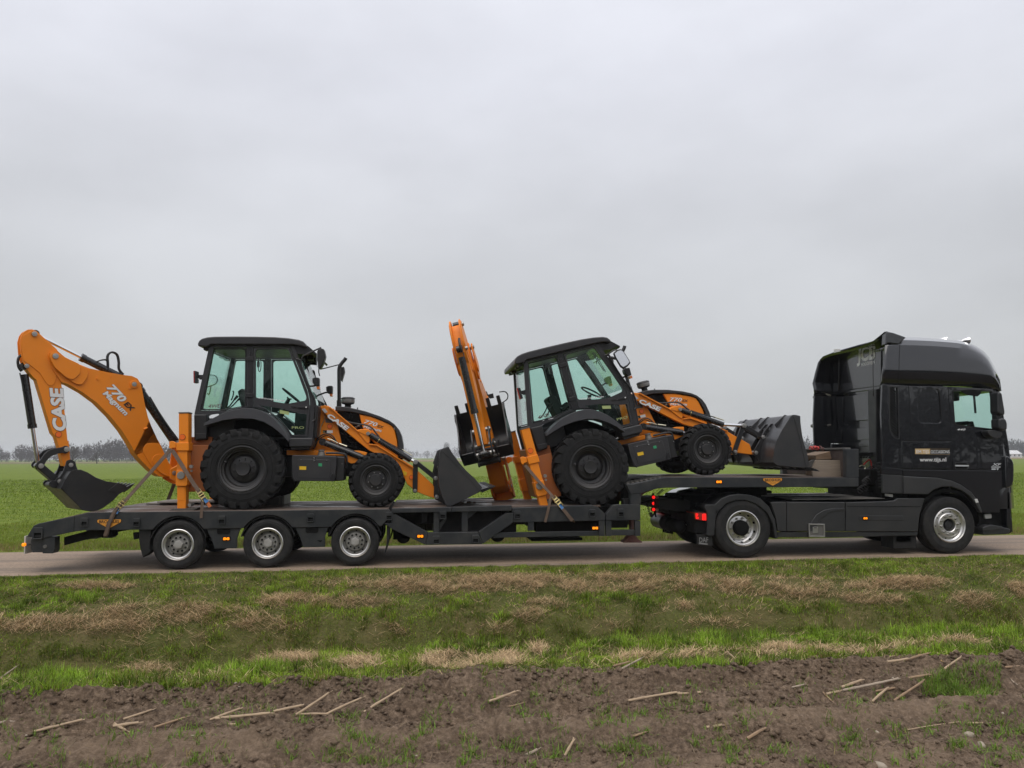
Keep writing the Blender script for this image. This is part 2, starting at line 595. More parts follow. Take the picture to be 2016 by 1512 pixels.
PZv = np.array([-0.05, -0.1, -0.13, -0.15, -0.17, -0.05, -0.15, -0.06, -0.14, -0.03, -0.08, -0.13, -0.23, -0.30, -0.37, -0.6, -0.86, -0.94, -0.80, -0.36, -0.17, -0.09, -0.03, -0.008, -0.012, -0.03])
def ground_z(x, y):
    x = np.asarray(x, float); y = np.asarray(y, float)
    wob = (fbm(x * 0.45, y * 0.2, 5, 3) - 0.5) * 0.35
    z = np.interp(y + wob * np.clip((-y - 1.2) / 1.0, 0, 1) * np.clip((y + 9.5) / 1.5, 0, 1), PY, PZv)
    z = z + np.interp(x, [-6, -3.5, -1, 3], [-0.12, -0.1, 0.03, 0.06]) * np.clip(1 - np.abs(y + 4.5) / 0.9, 0, 1)
    bank = np.clip((-0.9 - y) / 0.6, 0, 1) * np.clip((y + 6.5) / 0.3, 0, 1)
    z = z + bank * ((fbm(x * 1.7, y * 2.2, 21, 3) - 0.5) * 0.14 + (fbm(x * 6, y * 6, 31, 3) - 0.5) * 0.07)
    return z
def cells(x, y, seed):
    """crumb heights: distance to jittered points, each crumb with its own size"""
    if (seed, 'j') not in VT: VT[(seed, 'j')] = np.random.default_rng(seed).random((128, 128, 3))
    J = VT[(seed, 'j')]
    xi = np.floor(x).astype(int); yi = np.floor(y).astype(int); best = np.zeros_like(x)
    for a in (-1, 0, 1):
        for b in (-1, 0, 1):
            j = J[(xi + a) % 128, (yi + b) % 128]
            d2 = (x - xi - a - j[..., 0]) ** 2 + (y - yi - b - j[..., 1]) ** 2
            s = 0.25 + 0.75 * j[..., 2] ** 2
            best = np.maximum(best, s * np.sqrt(np.clip(1 - d2 / (0.55 * s), 0, 1)))
    return best
def soil_z(x, y):
    z = ground_z(x, y)
    m = np.clip((-6.15 - y) / 0.35, 0, 1)
    rough = np.clip(1.25 - np.abs(y + 7.48) * 2.2, 0, 1)             # wheel track: flattened, chevroned
    n1 = fbm(x * 2.1, y * 4.2, 41, 4); n2 = fbm(x * 9, y * 11, 51, 4, 0.6); n3 = fbm(x * 30, y * 34, 61, 3, 0.6)
    lump = np.clip(fbm(x * 5.5, y * 6.5, 71, 3) - 0.56, 0, 1)
    far_ = np.clip((y + 8.1) / 0.5, 0.35, 1)
    z = z + m * ((n1 - 0.5) * 0.12 + (n2 - 0.5) * 0.09 * (1 - 0.55 * rough) * far_ + (n3 - 0.5) * 0.05 + lump * 0.26 * (1 - rough) * far_)
    cl = np.clip(fbm(x * 1.6, y * 2.6, 191, 2) * 3 - 1.0, 0.1, 1) * (1 - 0.9 * rough) * far_
    z = z + m * (cells(x * 7.5, y * 8.5, 221) * 0.055 * cl + cells(x * 19, y * 21, 222) * 0.022 * np.clip(cl + 0.25, 0, 1))
    chev = np.abs((x * 7 + np.abs(y + 7.48) * 14) % 1 - 0.5)
    z = z + rough * m * (chev - 0.25) * 0.028
    return z
def grid_mesh(name, x0, x1, y0, y1, nx, ny, zf, mat, smooth=True):
    xs = np.linspace(x0, x1, nx); ys = np.linspace(y0, y1, ny)
    X, Y = np.meshgrid(xs, ys); Zz = zf(X, Y)
    v = np.stack([X, Y, Zz], -1).reshape(-1, 3)
    i = np.arange(nx * ny).reshape(ny, nx)
    q = np.stack([i[:-1, :-1], i[:-1, 1:], i[1:, 1:], i[1:, :-1]], -1).reshape(-1, 4)
    return np_mesh(name, v, q, mat, smooth)
def np_mesh(name, v, f, mat, smooth=False, col=None):
    k = f.shape[1]
    me = bpy.data.meshes.new(name)
    me.vertices.add(len(v)); me.vertices.foreach_set('co', v.astype(np.float32).ravel())
    me.loops.add(f.size); me.loops.foreach_set('vertex_index', f.astype(np.int32).ravel())
    me.polygons.add(len(f)); me.polygons.foreach_set('loop_start', np.arange(0, f.size, k, dtype=np.int32))
    me.polygons.foreach_set('loop_total', np.full(len(f), k, dtype=np.int32))
    if smooth: me.polygons.foreach_set('use_smooth', np.ones(len(f), dtype=bool))
    me.update(calc_edges=True)
    me.materials.append(MAT[mat])
    if col is not None:
        a = me.color_attributes.new('col', 'FLOAT_COLOR', 'POINT')
        c4 = np.ones((len(v), 4), np.float32); c4[:, :3] = col
        a.data.foreach_set('color', c4.ravel())
    o = bpy.data.objects.new(name, me); COL.objects.link(o)
    return o

# materials of the ground
def m_soil():
    m, nt, b, out = nodes_of('soil'); v = tex(nt)
    n1 = noise(nt, v, 1.6, 6, 0.65); n2 = noise(nt, v, 26, 6, 0.7); n3 = noise(nt, v, 140, 3, 0.6)
    c = ramp(nt, n1, [(0.3, (0.075, 0.049, 0.032)), (0.55, (0.172, 0.12, 0.08)), (0.75, (0.3, 0.22, 0.152))])
    c2 = ramp(nt, n2, [(0.34, (0.04, 0.026, 0.017)), (0.5, (0.168, 0.118, 0.08)), (0.66, (0.37, 0.27, 0.19))])
    sx = nt.nodes.new('ShaderNodeSeparateXYZ'); nt.links.new(v, sx.inputs[0])
    dry1 = ramp(nt, mrange(nt, sx.outputs['Y'], -9.0, -7.0, 0, 1), [(0.0, (1, 1, 1)), (0.42, (0.9, 0.9, 0.9)), (0.56, (0, 0, 0)), (0.66, (0, 0, 0)), (0.72, (0.75, 0.75, 0.75)), (0.8, (0.75, 0.75, 0.75)), (0.87, (0, 0, 0))])
    dm = nt.nodes.new('ShaderNodeMath'); dm.operation = 'MULTIPLY'; nt.links.new(dry1, dm.inputs[0]); nt.links.new(mrange(nt, n1, 0.38, 0.6, 0.0, 0.75), dm.inputs[1])
    nt.links.new(mixc(nt, dm.outputs[0], mixc(nt, 0.6, c, c2), (0.29, 0.21, 0.143)), b.inputs['Base Color'])
    b.inputs['Roughness'].default_value = 0.92; b.inputs['Specular IOR Level'].default_value = 0.25
    ad = nt.nodes.new('ShaderNodeMath'); ad.operation = 'ADD'; nt.links.new(n2, ad.inputs[0]); nt.links.new(n3, ad.inputs[1])
    bump(nt, b, ad.outputs[0], 1.0, 0.02)
m_soil()
def m_bank():
    m, nt, b, out = nodes_of('bank_earth'); v = tex(nt)
    n1 = noise(nt, v, 1.3, 5, 0.6); n2 = noise(nt, v, 22, 5, 0.7)
    c = ramp(nt, n1, [(0.35, (0.06, 0.078, 0.014)), (0.5, (0.09, 0.085, 0.025)), (0.65, (0.14, 0.105, 0.05))])
    c2 = ramp(nt, n2, [(0.3, (0.035, 0.035, 0.012)), (0.6, (0.1, 0.1, 0.03)), (0.8, (0.18, 0.14, 0.07))])
    nt.links.new(mixc(nt, 0.5, c, c2), b.inputs['Base Color']); b.inputs['Roughness'].default_value = 0.95; b.inputs['Specular IOR Level'].default_value = 0.2
    bump(nt, b, n2, 0.8, 0.03)
m_bank()
def m_road():
    m, nt, b, out = nodes_of('asphalt'); v = tex(nt)
    n1 = noise(nt, v, 0.8, 5, 0.6, (0.35, 1.6, 1)); n2 = noise(nt, v, 17, 5, 0.9); n3 = noise(nt, v, 120, 2, 0.6)
    c = ramp(nt, n1, [(0.3, (0.19, 0.142, 0.105)), (0.55, (0.275, 0.2, 0.138)), (0.75, (0.33, 0.24, 0.168))])
    c2 = ramp(nt, n2, [(0.3, (0.07, 0.054, 0.042)), (0.5, (0.27, 0.197, 0.138)), (0.7, (0.5, 0.375, 0.27))])
    n4 = noise(nt, v, 0.5, 4, 0.6, (0.25, 3.2, 1)); n5 = noise(nt, v, 2.2, 6, 0.75)
    base = mixc(nt, mrange(nt, n4, 0.5, 0.62, 0, 0.55), mixc(nt, 0.55, c, c2), (0.1, 0.08, 0.063))
    nt.links.new(mixc(nt, mrange(nt, n5, 0.58, 0.7, 0, 0.5), base, (0.34, 0.26, 0.19)), b.inputs['Base Color'])
    b.inputs['Roughness'].default_value = 0.82
    bump(nt, b, n3, 0.5, 0.006)
m_road()
def m_meadow():
    m, nt, b, out = nodes_of('meadow'); v = tex(nt)
    n1 = noise(nt, v, 0.05, 5, 0.6, (0.25, 1, 1)); n2 = noise(nt, v, 0.9, 8, 0.85, (0.5, 1, 1)); n3 = noise(nt, v, 5, 6, 0.8, (0.6, 1, 1))
    c = ramp(nt, n1, [(0.35, (0.09, 0.14, 0.01)), (0.5, (0.11, 0.165, 0.013)), (0.68, (0.15, 0.19, 0.02))])
    c2 = ramp(nt, n2, [(0.39, (0.045, 0.085, 0.006)), (0.5, (0.12, 0.17, 0.014)), (0.61, (0.25, 0.27, 0.045))])
    c3 = ramp(nt, n3, [(0.38, (0.03, 0.055, 0.005)), (0.5, (0.11, 0.155, 0.015)), (0.62, (0.24, 0.26, 0.05))])
    cc = mixc(nt, 0.6, c, c2); nt.links.new(mixc(nt, 0.4, cc, c3), b.inputs['Base Color'])
    b.inputs['Roughness'].default_value = 0.95; b.inputs['Specular IOR Level'].default_value = 0.15
    bump(nt, b, n3, 0.9, 0.05)
m_meadow()
def m_flat(name, a, b_, scale, ms=(1, 1, 1)):
    m, nt, b, out = nodes_of(name); v = tex(nt)
    nt.links.new(ramp(nt, noise(nt, v, scale, 5, 0.65, ms), [(0.3, a), (0.7, b_)]), b.inputs['Base Color'])
    b.inputs['Roughness'].default_value = 0.95; b.inputs['Specular IOR Level'].default_value = 0.15
m_flat('reed_field', (0.16, 0.115, 0.06), (0.25, 0.18, 0.1), 0.03, (0.3, 1, 1))
m_flat('ploughed_soil', (0.03, 0.023, 0.017), (0.06, 0.046, 0.034), 0.8)  # unseen field behind the camera, darkened so the truck paint mirrors less brown
m_flat('stubble_field', (0.13, 0.12, 0.05), (0.19, 0.16, 0.075), 0.04, (0.3, 1, 1))
def m_blade(name, transl=0.35):
    m, nt, b, out = nodes_of(name)
    at = nt.nodes.new('ShaderNodeAttribute'); at.attribute_name = 'col'
    nt.links.new(at.outputs['Color'], b.inputs['Base Color'])
    b.inputs['Roughness'].default_value = 0.6; b.inputs['Specular IOR Level'].default_value = 0.3
    tr = nt.nodes.new('ShaderNodeBsdfTranslucent'); nt.links.new(at.outputs['Color'], tr.inputs['Color'])
    mx = nt.nodes.new('ShaderNodeMixShader'); mx.inputs[0].default_value = transl
    nt.links.new(b.outputs[0], mx.inputs[1]); nt.links.new(tr.outputs[0], mx.inputs[2]); nt.links.new(mx.outputs[0], out.inputs['Surface'])
m_blade('grass_blade'); m_blade('straw_blade', 0.2)
def m_wood(name, a, b_, c_, wet=True):
    m, nt, b, out = nodes_of(name); v = tex(nt)
    n1 = noise(nt, v, 3, 6, 0.7, (0.5, 6, 6)); n2 = noise(nt, v, 1.1, 5, 0.6, (0.8, 2.5, 1))
    nt.links.new(mixc(nt, mrange(nt, n2, 0.5, 0.7, 0, 0.7), ramp(nt, n1, [(0.3, a), (0.55, b_), (0.75, c_)]), (0.2, 0.165, 0.135)), b.inputs['Base Color'])
    nt.links.new(mrange(nt, n2, 0.36, 0.52, 0.14 if wet else 0.6, 0.75), b.inputs['Roughness'])
    bump(nt, b, n1, 0.3, 0.01)
m_wood('deck_wood', (0.045, 0.03, 0.024), (0.1, 0.07, 0.054), (0.17, 0.125, 0.1))
m_wood('raw_wood', (0.09, 0.055, 0.032), (0.17, 0.11, 0.065), (0.26, 0.18, 0.11), False)
m_wood('plywood', (0.17, 0.135, 0.095), (0.25, 0.2, 0.15), (0.33, 0.275, 0.21), False)
m_wood('grey_plank', (0.18, 0.165, 0.15), (0.29, 0.27, 0.245), (0.4, 0.375, 0.34), False)

tag(grid_mesh('field_soil', -9.0, 7.5, -11.5, -5.85, 1060, 380, soil_z, 'soil'), None, kind='structure')
tag(grid_mesh('ditch_bank', -26, 30, -5.95, -0.18, 900, 110, ground_z, 'bank_earth'), None, kind='structure')
tag(grid_mesh('field_ground', -200, 200, -200, -5.8, 60, 60, lambda x, y: np.full_like(x, -0.3), 'ploughed_soil'), None, kind='structure')
def road_z(x, y): return 0.02 * (1 - ((y - 1.38) / 1.75) ** 2) - 0.016 + (fbm(x * 0.6, y * 0.6, 9, 2) - 0.5) * 0.01
tag(grid_mesh('road', -60, 70, -0.3, 3.12, 520, 28, road_z, 'asphalt'), None, kind='structure')
def mead_z(x, y): return np.where(y < 8, -0.01 - 0.1 * np.clip((y - 4.2) / 1.5, 0, 1) + 0.05 * np.clip((y - 6.2) / 1.5, 0, 1), -0.06) + (fbm(x * 0.9, y * 0.9, 77, 3) - 0.5) * 0.05 * np.clip((40 - y) / 30, 0, 1) * np.clip((y - 2.9) / 1.5, 0.1, 1)
tag(grid_mesh('verge', -40, 50, 2.95, 22, 500, 130, mead_z, 'meadow'), None, kind='structure')
tag(grid_mesh('verge', -600, 600, 3.0, 24, 2, 2, lambda x, y: np.full_like(x, -0.28), 'meadow'), None, kind='structure')
tag(grid_mesh('meadow', -2600, 2600, 21.9, 2600, 2, 2, lambda x, y: np.full_like(x, -0.07), 'meadow'), None, kind='structure')
def strip(name, y0, y1, mat, z=0.0, x0=-1500, x1=1500):
    mb = MB(); mb.box(x0, x1, y0, y1, -0.3, z); return tag(mb.build(name, mat), None, kind='structure')
strip('reed_strip', 330, 520, 'reed_field', 0.0, -60, 900)
strip('stubble_strip', 300, 480, 'stubble_field', 0.02, -900, -62)

# ------------------------------------------------------------------ grass
def project_np(p):
    d = p - np.array(CAM); z = d @ np.array(FWD)
    return 1008 + FPX * (d @ np.array(RGT)) / z, 756 - FPX * (d @ np.array(UPV)) / z
def blades(name, mat, root, h, w, yaw, lean, col, bend=0.5, tipw=0.0, kind='stuff', label=None):
    n = len(root)
    side = np.stack([np.cos(yaw), np.sin(yaw), np.zeros(n)], 1)
    la = yaw + np.pi / 2 + rng.normal(0, 0.5, n)
    ld = np.stack([np.cos(la), np.sin(la), np.zeros(n)], 1)
    up = np.array([0, 0, 1.0])
    s = np.sin(lean)[:, None]; c = np.cos(lean)[:, None]
    mid = root + (ld * s * bend + up * (c * 0.35 + 0.25)) * (h[:, None] * 0.75)
    tip = root + (ld * s + up * c) * h[:, None]
    ww = (w / 2)[:, None]
    v = np.empty((n, 5, 3))
    v[:, 0] = root - side * ww; v[:, 1] = root + side * ww
    v[:, 2] = mid - side * ww * 0.8; v[:, 3] = mid + side * ww * 0.8; v[:, 4] = tip
    b = np.arange(n)[:, None, None] * 5
    f = (b + np.array([[0, 1, 3], [0, 3, 2], [2, 3, 4]])[None]).reshape(-1, 3)
    o = np_mesh(name, v.reshape(-1, 3), f, mat, True, np.repeat(col, 5, 0))
    return tag(o, label, None, kind=kind)
STRAW = [(1150, 1150, 400, 15), (840, 1156, 70, 15), (700, 1188, 60, 10), (600, 1186, 80, 12), (330, 1212, 150, 18), (90, 1232, 120, 16), (190, 1156, 60, 6), (230, 1240, 70, 14),
         (1600, 1170, 60, 20), (1480, 1160, 60, 12), (1680, 1168, 45, 18), (1790, 1150, 75, 10), (1920, 1185, 45, 16), (2004, 1166, 30, 14), (1740, 1185, 40, 10), (1330, 1195, 30, 10), (1080, 1190, 40, 8),
         (1040, 1215, 30, 14), (1190, 1235, 30, 12), (1480, 1215, 50, 10), (1410, 1230, 60, 8), (1590, 1188, 30, 12), (290, 1270, 40, 22), (520, 1232, 60, 14), (380, 1262, 25, 14), (760, 1245, 40, 12), (980, 1240, 30, 14),
         (1450, 1292, 40, 7), (1535, 1285, 45, 7), (1790, 1277, 40, 5), (1885, 1268, 50, 6), (1390, 1296, 55, 8), (1060, 1282, 12, 16), (890, 1302, 55, 13), (700, 1306, 40, 10), (560, 1302, 70, 10), (1000, 1300, 30, 10), (1270, 1302, 50, 9), (290, 1318, 50, 10), (1660, 1284, 60, 5)]
GREEN = [(60, 1195, 70, 16), (180, 1178, 40, 10), (190, 1285, 200, 14), (1150, 1262, 170, 16), (1280, 1255, 140, 16), (820, 1275, 120, 18), (90, 1345, 110, 18), (1560, 1255, 200, 16), (1820, 1250, 200, 12), (1000, 1262, 180, 16), (1420, 1262, 150, 14), (600, 1190, 40, 14), (1280, 1190, 30, 16), (1200, 1180, 60, 8), (1000, 1225, 40, 12), (1600, 1200, 70, 12), (440, 1215, 40, 12), (2000, 1300, 80, 12), (1900, 1285, 120, 8), (1380, 1318, 130, 10), (470, 1320, 150, 12)]
def blobs(px, py, lst):
    m = np.zeros(len(px))
    for x, y, rx, ry in lst:
        m = np.maximum(m, np.clip(1.45 - np.sqrt(((px - x) / rx) ** 2 + ((py - y) / ry) ** 2), 0, 1))
    return m
def scatter(n, x0, x1, y0, y1, zf):
    x = rng.uniform(x0, x1, n); y = rng.uniform(y0, y1, n)
    p = np.stack([x, y, zf(x, y)], 1)
    px, py = project_np(p)
    k = (px > -60) & (px < 2076) & (py < 1580)
    return p[k], px[k], py[k]
def hue(n, base, var):
    """own colour of each blade, from its kind"""
    t = rng.random((n, 1))
    return np.clip(np.array(base) * (1 + (rng.random((n, 1)) - 0.5) * var) + (t - 0.5) * np.array([0.025, 0.012, 0.004]), 0.004, 1)
G_DARK, G_MID, G_BRIGHT, STR, BRN = (0.085, 0.118, 0.01), (0.175, 0.25, 0.02), (0.22, 0.34, 0.03), (0.52, 0.375, 0.21), (0.28, 0.185, 0.095)
def bank_grass(n, x0, x1, y0, y1, hmin, hmax, name, label, zf=ground_z):
    p, px, py = scatter(n, x0, x1, y0, y1, zf)
    rag = p[:, 1] > -6.35 - 0.5 * (fbm(p[:, 0] * 1.1, p[:, 1] * 1.1, 211, 3) - 0.42)
    p, px, py = p[rag], px[rag], py[rag]
    st = np.clip(blobs(px, py, STRAW) * 1.1, 0, 1)
    gr = blobs(px, py, GREEN)
    bare = fbm(p[:, 0] * 1.3, p[:, 1] * 1.6, 101, 3)
    pat = fbm(p[:, 0] * 0.9, p[:, 1] * 1.1, 111, 3) * 0.7 + fbm(p[:, 0] * 4.5, p[:, 1] * 4.5, 121, 2) * 0.3
    keep = rng.random(len(p)) < np.clip(0.28 + 1.1 * gr + np.clip((pat - 0.42) * 3, 0, 0.7) - st * 0.8, 0.06, 1)
    p, px, py, st, gr, pat = (a[keep] for a in (p, px, py, st, gr, pat))
    m = len(p)
    tuft = np.clip(vnoise(p[:, 0] * 8, p[:, 1] * 8, 131) * 2.2 - 0.5, 0.25, 1.5)
    h = (hmin + (hmax - hmin) * rng.random(m) ** 1.5) * tuft * (1 + 0.35 * gr) * np.clip((-p[:, 1] - 0.15) / 0.5, 0.35, 1)
    col = hue(m, G_MID, 0.7)
    t = np.clip((pat - 0.35) * 3, 0, 1)[:, None]
    col = col * (0.75 + 0.5 * t)
    brt = (rng.random(m) < 0.25 + 0.65 * gr); col[brt] = hue(brt.sum(), G_BRIGHT, 0.5)  # a random share of blades is brighter green, more in the green patches
    dk = (rng.random(m) < 0.22); col[dk] = hue(dk.sum(), G_DARK, 0.5)
    clump_light = (0.5 + 1.0 * np.clip((fbm(p[:, 0] * 4.2, p[:, 1] * 5.5, 141, 3, 0.7) - 0.32) / 0.36, 0, 1))[:, None]  # lit and shaded clumps painted into the blade colour by noise
    col = col * clump_light
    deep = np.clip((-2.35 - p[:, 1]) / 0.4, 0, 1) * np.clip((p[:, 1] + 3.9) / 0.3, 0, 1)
    om = rng.random(m) < deep * 0.6; col[om] = hue(om.sum(), (0.12, 0.15, 0.018), 0.7)  # darker olive low in the ditch: mossier grass with the shade painted in
    dry = (rng.random(m) < 0.1 + 0.3 * st - 0.06 * gr); col[dry] = hue(dry.sum(), (0.3, 0.22, 0.085), 0.5)
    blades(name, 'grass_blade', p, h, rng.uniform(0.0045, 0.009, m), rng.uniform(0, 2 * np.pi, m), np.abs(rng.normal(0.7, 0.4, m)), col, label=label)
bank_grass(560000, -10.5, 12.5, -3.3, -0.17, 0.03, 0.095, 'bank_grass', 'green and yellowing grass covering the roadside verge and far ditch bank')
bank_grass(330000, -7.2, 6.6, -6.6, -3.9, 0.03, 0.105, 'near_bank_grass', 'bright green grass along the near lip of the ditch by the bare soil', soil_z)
def straw_grass(n, x0, x1, y0, y1):
    p, px, py = scatter(n, x0, x1, y0, y1, ground_z)
    st = blobs(px, py, STRAW)
    gr = blobs(px, py, GREEN)
    rag = fbm(p[:, 0] * 2.6, p[:, 1] * 3.2, 151, 4, 0.75)
    k = rng.random(len(p)) < np.clip(st * 1.5 * np.clip((rag - 0.38) * 6, 0.03, 1) - gr * 0.5, 0, 1) + 0.035
    p = p[k]; m = len(p); st = st[k]
    p[:, 2] += 0.012 + rng.random(m) ** 2 * 0.06 * np.clip(st, 0.1, 1)
    col = hue(m, STR, 0.7)
    br = rng.random(m) < 0.3; col[br] = hue(br.sum(), BRN, 0.7)
    ys = rng.normal(0.35, 0.7, m) + np.where(rng.random(m) < 0.5, 0, np.pi)
    flow = fbm(p[:, 0] * 0.8, p[:, 1] * 0.8, 161, 2) * 3
    blades('straw_grass', 'straw_blade', p, rng.uniform(0.04, 0.16, m), rng.uniform(0.003, 0.0062, m), ys + flow, np.clip(rng.normal(1.28, 0.2, m), 0.5, 1.62), col, bend=0.9, label='dry flattened straw-coloured grass lying in patches on the ditch banks')
straw_grass(640000, -10.5, 12.0, -6.4, -0.9)
# beyond the road: short grass of the field edge
def far_grass():
    p, px, py = scatter(260000, -13, 17, 3.0, 11.5, mead_z)
    dens = rng.random(len(p)) < np.clip(1.2 - (p[:, 1] - 3.0) / 9.0, 0.12, 1)
    p = p[dens]; m = len(p)
    e = np.clip((4.6 - p[:, 1]) / 1.2, 0, 1)
    pat = fbm(p[:, 0] * 0.7, p[:, 1] * 1.2, 171, 3)
    col = hue(m, (0.165, 0.21, 0.022), 0.6)
    brt = rng.random(m) < 0.3; col[brt] = hue(brt.sum(), (0.22, 0.28, 0.035), 0.5)
    dry = rng.random(m) < 0.06 + 0.7 * e * np.clip(pat * 2 - 0.4, 0, 1); col[dry] = hue(dry.sum(), (0.26, 0.2, 0.085), 0.5)
    h = rng.uniform(0.025, 0.075, m) * (1 + 0.8 * e) * np.clip((p[:, 1] - 2.95) / 0.3, 0.4, 1)
    blades('field_edge_grass', 'grass_blade', p, h, rng.uniform(0.006, 0.013, m), rng.uniform(0, 2 * np.pi, m), np.abs(rng.normal(0.4, 0.3, m)), col, label='short green meadow grass along the far edge of the road')
far_grass()
def field_tufts():
    p, px, py = scatter(420000, -45, 60, 8.5, 60, lambda x, y: np.where(y < 21.9, mead_z(x, y), -0.07))
    k = rng.random(len(p)) < np.clip(14.0 / p[:, 1], 0.15, 1); p = p[k]; m = len(p)
    tone = (0.85 + 0.5 * np.clip((fbm(p[:, 0] * 0.5, p[:, 1] * 0.9, 231, 4, 0.7) - 0.32) / 0.36, 0, 1))[:, None]
    col = hue(m, (0.145, 0.205, 0.018), 0.55) * tone
    brt = rng.random(m) < 0.2; col[brt] = hue(brt.sum(), (0.2, 0.26, 0.03), 0.5)
    sc = np.clip(p[:, 1] / 14, 0.8, 2.6)
    blades('field_grass', 'grass_blade', p, rng.uniform(0.03, 0.06, m) * np.sqrt(sc), rng.uniform(0.014, 0.03, m) * sc, rng.uniform(0, 2 * np.pi, m), np.abs(rng.normal(0.5, 0.3, m)), col, label='mottled short green grass of the wide meadow behind the trailer')
field_tufts()
# weeds and seedlings in the soil
def soil_points(xy):
    """where the photo rays meet the soil"""
    xy = np.asarray(xy, float)
    d = np.array(FWD)[None] + np.array(RGT)[None] * ((xy[:, :1] - PW / 2) / FPX) + np.array(UPV)[None] * ((PH / 2 - xy[:, 1:]) / FPX)
    t = (1.83 / np.maximum(-d[:, 2], 0.05))
    for _ in range(8):
        q = np.array(CAM)[None] + d * t[:, None]
        t = t + (q[:, 2] - soil_z(q[:, 0], q[:, 1])) / np.maximum(-d[:, 2], 0.05) * 0.8
    q = np.array(CAM)[None] + d * t[:, None]
    q[:, 2] = soil_z(q[:, 0], q[:, 1])
    return q
def soil_point(x, y): return Vector(soil_points([(x, y)])[0])
WEEDS = [(680, 1425, 30, 60), (860, 1400, 40, 60), (1025, 1405, 22, 50), (470, 1405, 70, 90), (350, 1450, 30, 40), (790, 1500, 45, 80), (600, 1420, 25, 40), (560, 1470, 30, 50), (930, 1485, 30, 90), (1115, 1350, 50, 50), (1190, 1400, 35, 60), (1250, 1480, 60, 120), (1330, 1395, 50, 70), (1390, 1345, 50, 50), (1420, 1340, 40, 60), (1560, 1385, 50, 60), (1680, 1470, 45, 120), (1770, 1448, 28, 90), (1690, 1388, 45, 90), (1580, 1350, 30, 40), (1910, 1430, 60, 90), (1960, 1420, 70, 110), (2000, 1440, 40, 80), (1800, 1490, 30, 40), (1880, 1470, 30, 50), (1990, 1490, 40, 60), (420, 1480, 60, 40), (100, 1420, 60, 40), (230, 1465, 40, 40), (30, 1455, 30, 30), (740, 1460, 40, 40), (1060, 1460, 40, 30), (1450, 1450, 40, 50), (1530, 1480, 50, 60), (480, 1370, 60, 80), (330, 1355, 60, 110), (60, 1350, 70, 140), (1650, 1318, 30, 50), (1780, 1362, 20, 30), (950, 1345, 40, 30)]
def weeds():
    xy, H = [], []
    for x, y, r, n in WEEDS:
        xy.append(np.stack([x + rng.normal(0, r * 0.45, n), y + rng.normal(0, 4 + r * 0.08, n)], 1)); H.append(rng.uniform(0.02, 0.075, n))
    for _ in range(210):
        n = int(rng.integers(8, 40)); cx = rng.uniform(-40, 2050); cy = 1345 + 170 * rng.random() ** 0.8
        xy.append(np.stack([cx + rng.normal(0, 9, n), cy + rng.normal(0, 3, n)], 1)); H.append(rng.uniform(0.025, 0.08, n))
    n = 2600        # bright tussock right of the stalks
    a, rr = rng.uniform(0, 2 * np.pi, n), rng.random(n) ** 0.6
    x = 1891 + np.cos(a) * rr * 80; y = 1352 + np.sin(a) * rr * 22 - (x - 1885) * 0.05
    k = (x - 1905) ** 2 / 900 + (y - 1338) ** 2 / 60 > 1
    xy.append(np.stack([x, y], 1)[k]); H.append(rng.uniform(0.05, 0.12, k.sum()))
    p = soil_points(np.concatenate(xy)); H = np.concatenate(H); m = len(p)
    Wd = rng.uniform(0.004, 0.008, m)
    col = hue(m, (0.13, 0.19, 0.03), 0.6)
    brt = rng.random(m) < 0.45; col[brt] = hue(brt.sum(), (0.17, 0.29, 0.035), 0.5)
    dry = rng.random(m) < 0.08; col[dry] = hue(dry.sum(), (0.3, 0.23, 0.1), 0.5)
    blades('soil_weeds', 'grass_blade', p, H, Wd, rng.uniform(0, 2 * np.pi, m), np.abs(rng.normal(0.8, 0.4, m)), col, label='sparse green grass weeds and one bright tussock growing in the soil')
weeds()
def litter():
    p, px, py = scatter(2600, -6.5, 5.5, -8.9, -6.3, soil_z)
    m = len(p); p[:, 2] += 0.004
    col = hue(m, (0.2, 0.145, 0.085), 0.8)
    blades('straw_litter', 'straw_blade', p, rng.uniform(0.02, 0.12, m), rng.uniform(0.002, 0.006, m), rng.uniform(0, 2 * np.pi, m), np.full(m, 1.5), col, bend=0.9, label='fine dry straw bits strewn over the dark soil')
litter()
def clods():
    """loose crumbs of earth and tiny stones"""
    p, px, py = scatter(52000, -6.5, 5.5, -8.9, -6.2, soil_z)
    keep = rng.random(len(p)) < np.clip(fbm(p[:, 0] * 2.2, p[:, 1] * 3.5, 201, 3) * 2.2 - 0.75 + 0.5 * (np.abs(p[:, 1] + 6.5) < 0.22) - 0.45 * (np.abs(p[:, 1] + 7.48) < 0.2), 0.03, 1); p = p[keep]; m = len(p)
    r = 0.004 + 0.026 * rng.random(m) ** 5
    ico = np.array([[0, 0, 1], [0.9, 0, 0.3], [0.28, 0.85, 0.3], [-0.73, 0.53, 0.3], [-0.73, -0.53, 0.3], [0.28, -0.85, 0.3], [0.6, 0.5, -0.5], [-0.6, 0.3, -0.5], [0.1, -0.7, -0.5]])
    fc = np.array([[0, 1, 2], [0, 2, 3], [0, 3, 4], [0, 4, 5], [0, 5, 1], [1, 6, 2], [2, 6, 7], [2, 7, 3], [3, 7, 4], [4, 7, 8], [4, 8, 5], [5, 8, 1], [1, 8, 6], [6, 8, 7]])
    sc = r[:, None, None] * (0.7 + 0.6 * rng.random((m, 9, 1)))
    v = p[:, None, :] + ico[None] * sc * np.array([1.15, 1.15, 0.8])
    f = (np.arange(m)[:, None, None] * 9 + fc[None]).reshape(-1, 3)
    o = np_mesh('soil_clods', v.reshape(-1, 3), f, 'soil'); tag(o, 'loose crumbs of dark earth scattered over the ploughed soil', kind='stuff')
clods()
